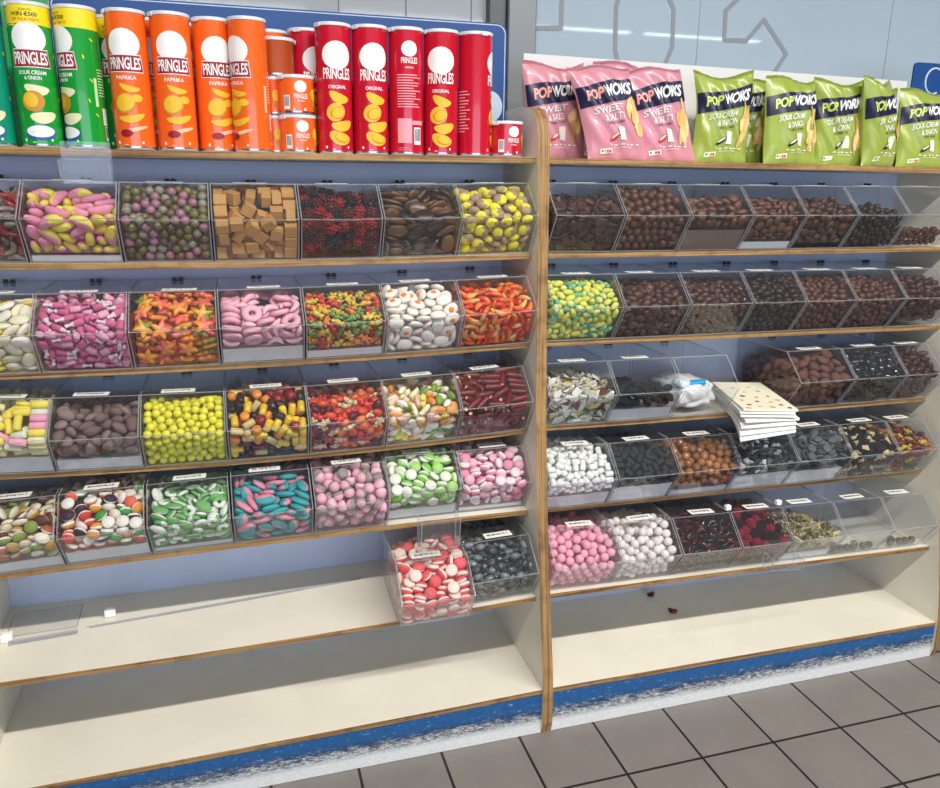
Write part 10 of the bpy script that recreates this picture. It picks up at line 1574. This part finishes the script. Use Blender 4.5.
SMALL_CANS=[(-.520,.045,0,8,'orange','small orange crisp can at the front, lower of the stacked pair'),
(-.521,.046,1,8,'orange','small orange crisp can at the front, upper of the stacked pair'),
(-.560,.092,0,-50,'orange','small orange crisp can at the bottom of the rear stack'),
(-.560,.093,1,-50,'orange','small orange crisp can in the middle of the rear stack'),
(-.553,.093,2,150,'brown','small brownish orange crisp can on top of the rear stack')]
for x,y,level,turn,flavour,label in SMALL_CANS: crisp_can(x,y,turn,flavour,label,'small orange crisp cans',H=.0735,z=z0+.0742*level)
for o in list(COL.objects):
    if o.name.startswith('crisp_tube') and o.get('group')=='small orange crisp cans': o.name='mini_crisp_tube'
t=crisp_can(-.0735,.045,8,'red','small red original crisp can at the right end of the left top shelf',None,H=.0735); t.name='mini_crisp_tube'

# ---------------------------------------------------------------- popped snack bags
def snack_bag(x,y,wd,H,col,label,group,lean=0,yaw=0,pitch_back=-6,seed=1,thick=.05,flav=('SOUR CREAM','& ONION'),twist=0,wrap_shift=0,zz=0):
    z=shelf_z('R',0,min(1.15,max(.03,x)))+.0008
    r=empty('snack_bag',(x,y,z+zz),(R(pitch_back),0,R(yaw))); tag(r,label,'snack bag',group)
    rn=random.Random(seed); ph=[rn.uniform(0,6.28) for _ in range(8)]
    def shape(u,v):
        """u -1..1 across, v 0..1 up; returns half thickness"""
        e=max(0,1-abs(u)**2.8)**.62; f=max(0,1-abs(2*v-1)**3.0)**.6
        t=thick*.5*e*f
        wr=.0040*math.sin(9*u+5*v*2+ph[0])*math.sin(7*v+ph[1]+3*u)+.0034*math.sin(17*(u*.6+v)+ph[2])*f+.0035*max(0,abs(2*v-1)-.45)*math.sin(15*u+ph[3]+4*v)
        return t+ wr*e*min(1,f*1.5)
    def XY(u,v):
        sag=1-.05*math.sin(PI*v)-.03*math.sin(3*PI*v+ph[4])*.4
        zt=H*v+ (.007*math.sin(3.1*u+ph[5])+.006*abs(u)**3)*(v**4) - .004*(1-v)**6*(1-u*u)*0
        return wd/2*u*sag+.004*math.sin(4*v+ph[6])+zt*math.tan(R(lean)), max(0,zt)+(.018*v*u*math.tan(R(-lean)) if lean else 0)
    def S(u,v,sgn,off=0):
        X,Z=XY(u,v); bend=.012*(v**3)*math.sin(ph[7]+u); t=shape(u,v)
        return (X,-sgn*(t+off)+bend+.002*math.sin(22*u+ph[2])*max(0,abs(2*v-1)-.86)*5,Z)
    m=MB(); nu,nv=26,30
    for sg in (1,-1):
        vs=[S(-1+2*i/nu,j/nv,sg) for j in range(nv+1) for i in range(nu+1)]
        fs=[[j*(nu+1)+i,j*(nu+1)+i+1,(j+1)*(nu+1)+i+1,(j+1)*(nu+1)+i][::sg] for j in range(nv) for i in range(nu)]
        m.add(vs,fs,0,True)
    film=plain({'pink':'cf8a98','green':'98a846'}[col],.30,'bag_film_'+col,.5,bump=.25,bscale=38,coat=.25)
    m.build('bag',film,r)
    m=MB()
    for v0,v1 in ((.0,.028),(.965,1.0)):
        for k in range(4):
            a=v0+(v1-v0)*k/4; vs=[S(-1+2*i/nu,a+(q*(v1-v0)/8),1,.0010-.0004*q) for q in(0,1) for i in range(nu+1)]
            m.add(vs,[[i,i+1,nu+2+i,nu+1+i] for i in range(nu)],0,True)
    m.build('crimped_seal',film,r)
    NAVY=plain('1c1c3e',.35,'navy_ink'); PINKW=plain('f0a298',.4,'pink_ink'); LIME=plain('c4d86a',.4,'lime_ink'); CORN=plain('d9b06a',.6,'popped_corn',bump=.4,bscale=160,var=.1); GRN=plain('2f9a48',.4,'green_ink'); ORG=plain('e27b2a',.4,'orange_ink'); CREAM_INK=plain('e6e2d4',.4,'cream_ink'); CORNL=plain('eccf8e',.6,'popped_corn_light')
    slots=[NAVY,WHT,PINKW if col=='pink' else LIME,CORN,GRN,ORG,REDI,BLACK_INK,CREAM_INK,CORNL]
    m=MB()
    def P(u,v,off):
        return S(max(-1,min(1,u+wrap_shift)),max(0,min(1,v)),1,off+.0008)
    W=Wrap(P,m,True)
    W.quad((-.985-wrap_shift,.54),(.985-wrap_shift,.655),(.985-wrap_shift,.875),(-.985-wrap_shift,.76),.0006,0,40,6)
    sl=.058
    W.word('POP',-.50,.685,.56,.115,.0022,2,.12,sl,.04); W.word('WORKS',.30,.735,1.0,.125,.0022,1,.12,sl,.04)
    W.word(flav[0],-.16,.53,1.0,.068,.0016,1,.1,sl,.012); W.word(flav[1],-.06,.445,.66,.068,.0016,1,.1,sl,.012)
    W.word('POPPED CORN',-.05,.385,.52,.024,.0014,7,.1,.05,.004)
    rn2=random.Random(seed+9)
    for k in range(12):
        W.ell(.60+rn2.uniform(-.14,.20),.42+rn2.uniform(-.16,.16),.13,.06,.0012+.00012*k,3 if k%2 else 9,rn2.uniform(0,1.5),10)
    # little cream pot and cob
    W.quad((-.02,.20),(.22,.20),(.20,.33),(.0,.33),.0014,8,4,3); W.ell(.10,.33,.10,.018,.0018,8); W.ell(-.16,.235,.15,.028,.0017,7 if col=='green' else 6,.25); W.ell(-.16,.245,.10,.014,.0021,8,.25)
    for k in range(6): W.rect(-.30+.17*k,.155-.004*(k%2),.10,.012,.0012,1,2)
    W.word('GLUTEN FREE',.1,.125,.55,.014,.0012,1,0,0,.002)
    W.quad((-.66,.055),(-.30,.065),(-.30,.115),(-.66,.105),.0012,1,4,1)
    for k,mi in enumerate((4,2,5,6)): W.rect(-.60+.075*k,.083,.06,.026,.0018,mi,2)
    m.build('printed_label',slots,r)
    return r
PB='pink snack bags on the right top shelf'; GB='green snack bags on the right top shelf'; SW=('SWEET','& SALTY')
snack_bag(.085,.150,.150,.212,'pink','pink snack bag at far left of its shelf, partly behind the divider',PB,0,4,-4,11,.045,SW)
snack_bag(.215,.165,.165,.222,'pink','pink snack bag at the back with only its folded top corner showing',PB,14,-5,-4,12,.04,SW)
snack_bag(.205,.060,.158,.205,'pink','pink snack bag leaning left, middle of the three in front',PB,-11,3,-7,13,.055,SW)
snack_bag(.350,.075,.155,.205,'pink','pink snack bag leaning strongly left, nearest the green bags',PB,-17,-3,-7,14,.055,SW)
snack_bag(.365,.160,.130,.200,'pink','pink snack bag behind the strongly leaning one, only its printed edge showing',PB,-8,0,-3,15,.035,SW)
snack_bag(.487,.070,.150,.203,'green','green snack bag nearest the pink bags, standing upright',GB,0,-2,-6,21,.05)
snack_bag(.588,.140,.135,.203,'green','green snack bag in the back row between first and second front bags',GB,3,0,-4,22,.04)
snack_bag(.682,.062,.160,.205,'green','green snack bag, second from the pink bags in the front row',GB,-1,3,-7,23,.055)
snack_bag(.760,.155,.140,.205,'green','green snack bag behind the second and third front bags, top edge showing',GB,2,0,-4,26,.035)
snack_bag(.835,.085,.145,.203,'green','green snack bag, third from the pink bags, slightly tucked behind its neighbour',GB,0,-6,-6,24,.045)
snack_bag(.950,.065,.138,.208,'green','green crumpled snack bag turned sideways, fourth from the pink bags',GB,-5,15,-5,25,.065)
snack_bag(1.025,.150,.130,.195,'green','green snack bag in the back row beside the crumpled one',GB,-4,0,-4,27,.04)
snack_bag(1.098,.072,.160,.196,'green','green snack bag at the right picture edge',GB,1,-3,-6,28,.055)

# ---------------------------------------------------------------- boards standing behind the goods
def rounded(x0,z0,x1,z1,rad,n=6):
    p=[]
    for cx,cz,a0 in ((x1-rad,z0+rad,-90),(x1-rad,z1-rad,0),(x0+rad,z1-rad,90),(x0+rad,z0+rad,180)):
        for k in range(n+1): a=R(a0+90*k/n); p.append((cx+rad*math.cos(a),cz+rad*math.sin(a)))
    return p
def board(poly,y0,y1,mat,name,parent=None):
    m=MB(); n=len(poly); vs=[(a,y0,b) for a,b in poly]+[(a,y1,b) for a,b in poly]
    m.add(vs,[tuple(range(n)),tuple(range(n,2*n))[::-1]]+[(k,n+k,n+(k+1)%n,(k+1)%n) for k in range(n)],0,False); return m.build(name,mat,parent)
BLUEB=plain('0b4584',.5,'blue_board'); PALEB=plain('c4d2e4',.3,'pale_blue_print'); WB=plain('dcdad8',.5,'white_board'); GRB=plain('2f9a55',.4,'green_board')
b=board(rounded(-.981,1.3535,-.020,1.652,.022),.209,.215,BLUEB,'blue_board'); tag(b,'blue board with pale rim and rounded corner behind the crisp tubes','board')
o=rounded(-.978,1.3565,-.023,1.649,.020); i_=rounded(-.976,1.3585,-.025,1.647,.019); n=len(o); m=MB()
m.add([(a,.2085,c) for a,c in o]+[(a,.2085,c) for a,c in i_],[(k,(k+1)%n,n+(k+1)%n,n+k) for k in range(n)],0); m.build('pale_rim',PALEB,b)
m=MB(); m.add([(-.0620+.034*math.cos(2*PI*k/32),.2080,1.470+.036*math.sin(2*PI*k/32)) for k in range(32)],[tuple(range(32))],0); m.build('pale_disc',PALEB,b)
g=board(rounded(-1.20,1.3545,-.985,1.672,.01),.211,.216,GRB,'green_board'); tag(g,'green board glimpsed behind the green and yellow crisp tubes','board')
wb=board([(.024,1.3508),(1.150,1.3508),(1.150,1.578),(.024,1.592)],.2115,.2185,WB,'white_board'); tag(wb,'long white board standing behind the snack bags','board')
bs=board(rounded(1.188,1.358,1.40,1.632,.012),.2330,.2380,BLUEB,'blue_sign'); tag(bs,'small blue sign with a pale arc at the right picture edge','sign')
m=MB(); m.tube([(1.262+.030*math.cos(R(a)),.2325,1.585+.034*math.sin(R(a))) for a in range(60,301,12)],.003,6); m.build('pale_arc',PALEB,bs)

# ---------------------------------------------------------------- open bin, bag of wrapped sweets, paper bags
def open_bin():
    r=make_bin('R',3,2,'',0,False,(.4395,.155),False); tag(r,'clear acrylic bin left open without front flap, holding a plastic bag','candy bin','clear candy bins on the shelves'); return r
ob=open_bin()
del_=[c for c in ob.children if c.name.startswith('lid')]
rn=random.Random(5)
def crumple(a,b,c,seed,amp=.16,sub=4):
    v,f=ico(sub); rr=random.Random(seed); W_=[(Vector((rr.gauss(0,1),rr.gauss(0,1),rr.gauss(0,1))).normalized(),rr.uniform(5,17),rr.uniform(0,6)) for _ in range(12)]
    out=[]
    for p in v:
        d=Vector(p); k=1+amp/5*sum(abs(math.sin(d.dot(q)*s*.5+t))-.6 for q,s,t in W_)
        d=Vector([math.copysign(abs(t)**.7,t) for t in d]); out.append((a*d.x*k,b*d.y*k,c*d.z*k))
    return out,f
bx,by,bz=ob.location
v,f=crumple(.066,.072,.036,5,.30,5); m=MB(); zmin=min(p[2] for p in v)
m.add(v,f,0,True); pb=m.build('plastic_bag',plain('d3d2cf',.25,'milky_plastic_bag',.6,bump=.8,bscale=45,coat=.4),None,(bx+.003,by+.086,bz-zmin+.0030)); tag(pb,'crumpled milky plastic bag lying in the open bin','plastic bag')
v,f=crumple(.030,.011,.007,9,.2,3); m=MB(); m.add(v,f,0,True); m.build('blue_print',plain('1f94c4',.4,'blue_film'),pb,(.004,-.050,.030),(.1,-.1,-.15))
v,f=crumple(.024,.020,.010,12,.3,3); m=MB(); m.add(v,f,0,True); m.build('knotted_end',plain('cfdbe6',.25,'clear_film_end',.6),pb,(-.030,-.045,.031),(.2,.1,.5))
# stack of printed paper bags drooping over the shelf edge
PAP=plain('f2f0ea',.75,'white_paper'); PAPC=plain('ece6cf',.75,'cream_paper'); KR=plain('b9a184',.8,'kraft_fold')
DOT=[plain(h,.7,'dot_'+h) for h in ('b32a2c','e0b83a','8a9a5c','5a2430','d98a3a')]
zs=shelf_z('R',3,.6)+.0008
for k in range(7):
    yaw=R(17)+rn.uniform(-.05,.05); th=.0062; droop=[.052,.042,.026,.012,.004,.001,0][k]
    m=MB(); vs=[];fs=[];n=14; hw=.066
    for i in range(n+1):
        y=.125-.262*i/n; e=max(0,(-.035-y)/.125)
        for (sx,top) in ((-1,0),(1,0),(1,1),(-1,1)):
            dz=-droop*e*e*(1.1 if sx<0 else .35)
            vs.append((sx*hw,y,(th*.93 if top else 0)+dz))
    for i in range(n):
        a=4*i;b=a+4; fs+=[(a,a+1,b+1,b),(a+1,a+2,b+2,b+1),(a+2,a+3,b+3,b+2),(a+3,a,b,b+3)]
    fs+=[(3,2,1,0),(4*n,4*n+1,4*n+2,4*n+3)]
    m.add(vs,[q[::-1] for q in fs],0,False)
    o=m.build('paper_bag',PAPC if k==6 else PAP,None,(.597+rn.uniform(-.003,.003),0,zs+.0068*k),(0,0,-yaw))
    tag(o,['white paper bag at the bottom of the stack, drooping lowest','white paper bag, second from the stack bottom, drooping over shelf edge','white paper bag low in the stack, bent down at its left corner','white paper bag in the middle of the stack','white paper bag, third from the top of the stack','white paper bag right under the dotted top one','cream paper bag with red and yellow dots on top of the stack'][k],'paper bag','paper bags stacked on the third shelf')
    if k==6:
        for q,(u,v_) in enumerate([(-.040,-.10),(-.018,-.115),(.010,-.12),(.038,-.10),(-.045,-.06),(-.010,-.07),(.022,-.075),(.046,-.055),(-.030,-.02),(.002,-.03),(.034,-.02),(-.012,.02),(.026,.03),(.05,-.125),(-.052,-.13),(-.03,.06),(.015,.07)]):
            m=MB(); a,b=rn.uniform(.005,.0085),rn.uniform(.004,.0065); m.prism([(a*math.cos(2*PI*t/14),b*math.sin(2*PI*t/14)) for t in range(14)],.0004); m.build('printed_dot',DOT[q%5],o,(u,v_,th*.93+.0003),(0,0,rn.uniform(0,3)))

# ---------------------------------------------------------------- clear scoop pockets hung on shelf edges
def pocket(name,loc,rot,wd,h,dp,label,bright=False):
    r=empty(name,loc,rot); tag(r,label,'scoop holder','clear scoop pockets hung on shelf fronts')
    t=.002
    m=MB(); m.box((-wd/2,-t,-h*.2),(wd/2,0,h)); 
    m.build('back_plate',ACR,r)
    plate(MB(),(-dp,-h*.2+h*.10),(-dp*1.25,h*.45),t,-wd/2,wd/2).build('front_plate',[ACR,ACE],r)
    MB().box((-wd/2,-dp,-h*.2),(wd/2,-t-.0002,-h*.2+t)).build('bottom_plate',ACR,r)
    for s in(-1,1):
        MB().extrude([(-t,-h*.2+t),(-dp,-h*.2+.10*h),(-dp*1.25,h*.45),(-t,h*.5)],s*wd/2-(t if s>0 else 0),s*wd/2+(0 if s>0 else t),0,None,1).build('side_plate',[ACR,ACE],r)
    return r
pocket('scoop_holder',(-.910,-.014,1.300),(0,0,0),.085,.062,.03,'clear scoop pocket hanging below the green crisp tubes')
pocket('scoop_holder',(-.262,-.080,.520),(0,0,0),.090,.125,.035,'clear scoop pocket hanging in front of the green and white foam domes')
pocket('scoop_holder',(.632,-.128,.362),(0,0,R(-8)),.085,.060,.040,'clear scoop pocket hanging at the lowest row of the right unit')

# ---------------------------------------------------------------- loose bits on the empty shelves
def on5(x): return shelf_z('L',5,x)+.0006
m=MB().box((-.072,-.052,0),(.072,.052,.002),0); o=m.build('acrylic_sheet',ACR,None,(-1.128,.139,on5(-1.128)),(0,0,R(2))); tag(o,'clear acrylic sheet lying flat at left end of the empty shelf','acrylic sheet')
m=MB()
for (x0,y0,x1,y1) in ((-.072,-.052,.072,-.0508),(-.072,.0508,.072,.052),(.0708,-.0505,.072,.0505),(-.072,-.0505,-.0708,.0505)): m.box((x0,y0,.0021),(x1,y1,.0026))
m.build('polished_edge',ACE,o)
def rail(x0,y0,x1,y1,label,h=.006,wd=.012):
    m=MB(); n=16; pts=[]
    L=math.hypot(x1-x0,y1-y0); m.box((-L/2,-wd/2,0),(L/2,wd/2,.0015)); m.box((-L/2,wd/2-.0015,.0015),(L/2,wd/2,h))
    o=m.build('acrylic_rail',ACE,None,((x0+x1)/2,(y0+y1)/2,on5((x0+x1)/2)),(0,math.atan2(on5(x0)-on5(x1),L),math.atan2(y1-y0,x1-x0))); tag(o,label,'acrylic rail'); return o
rail(-1.185,.055,-1.050,.068,'short clear acrylic rail lying before the flat sheet')
rail(-1.035,.083,-.40,.135,'long thin clear acrylic rail running along the empty shelf',.004,.007)
PLW=plain('f0f0ee',.35,'white_plastic')
for x,y,s,lb in ((-.990,.125,.012,'white plastic cube clip standing on the empty shelf'),(-1.190,.070,.012,'white plastic clip at left end of the empty shelf')):
    m=MB().bbox((-s,-s*.8,0),(s,s*.8,s*1.6),.002); o=m.build('plastic_clip',PLW,None,(x,y,on5(x)),(0,0,R(5))); tag(o,lb,'plastic clip')
    MB().bbox((-s*.5,-s*.4,s*1.6),(s*.5,s*.4,s*1.75),.0005).build('stud',PLW,o)
for x,lb in ((.5215,'small white plastic clip between black and dark red sweets bins'),(.6760,'small white plastic clip beside the raspberry sweets bin')):
    zt=shelf_z('R',5,x)+.1560; m=MB().bbox((-.008,-.006,0),(.008,.006,.013),.0015); o=m.build('plastic_clip',PLW,None,(x,SY[5]+SET['R'][5]+.022,zt)); tag(o,lb,'plastic clip')
    MB().bbox((-.004,-.003,.013),(.004,.003,.0145),.0005).build('stud',PLW,o)
bz6=lambda x: shelf_z('R',6,x)+.0066
for x,y,rz,lb in ((.460,.186,.3,'dropped black and red liquorice lace piece near the back of the empty base shelf'),(.474,.086,-.7,'dropped black and red liquorice lace piece nearer the front of the base shelf')):
    o=bpy.data.objects.new('dropped_gummy',s_worm(.026,.0075,.35,True).mesh('dropped_gummy',[candy_mat('140a0c','gummy'),candy_mat('8e141c','gummy')])); COL.objects.link(o); o.location=(x,y,bz6(x)); o.rotation_euler=(0,0,rz); tag(o,lb,'candy')
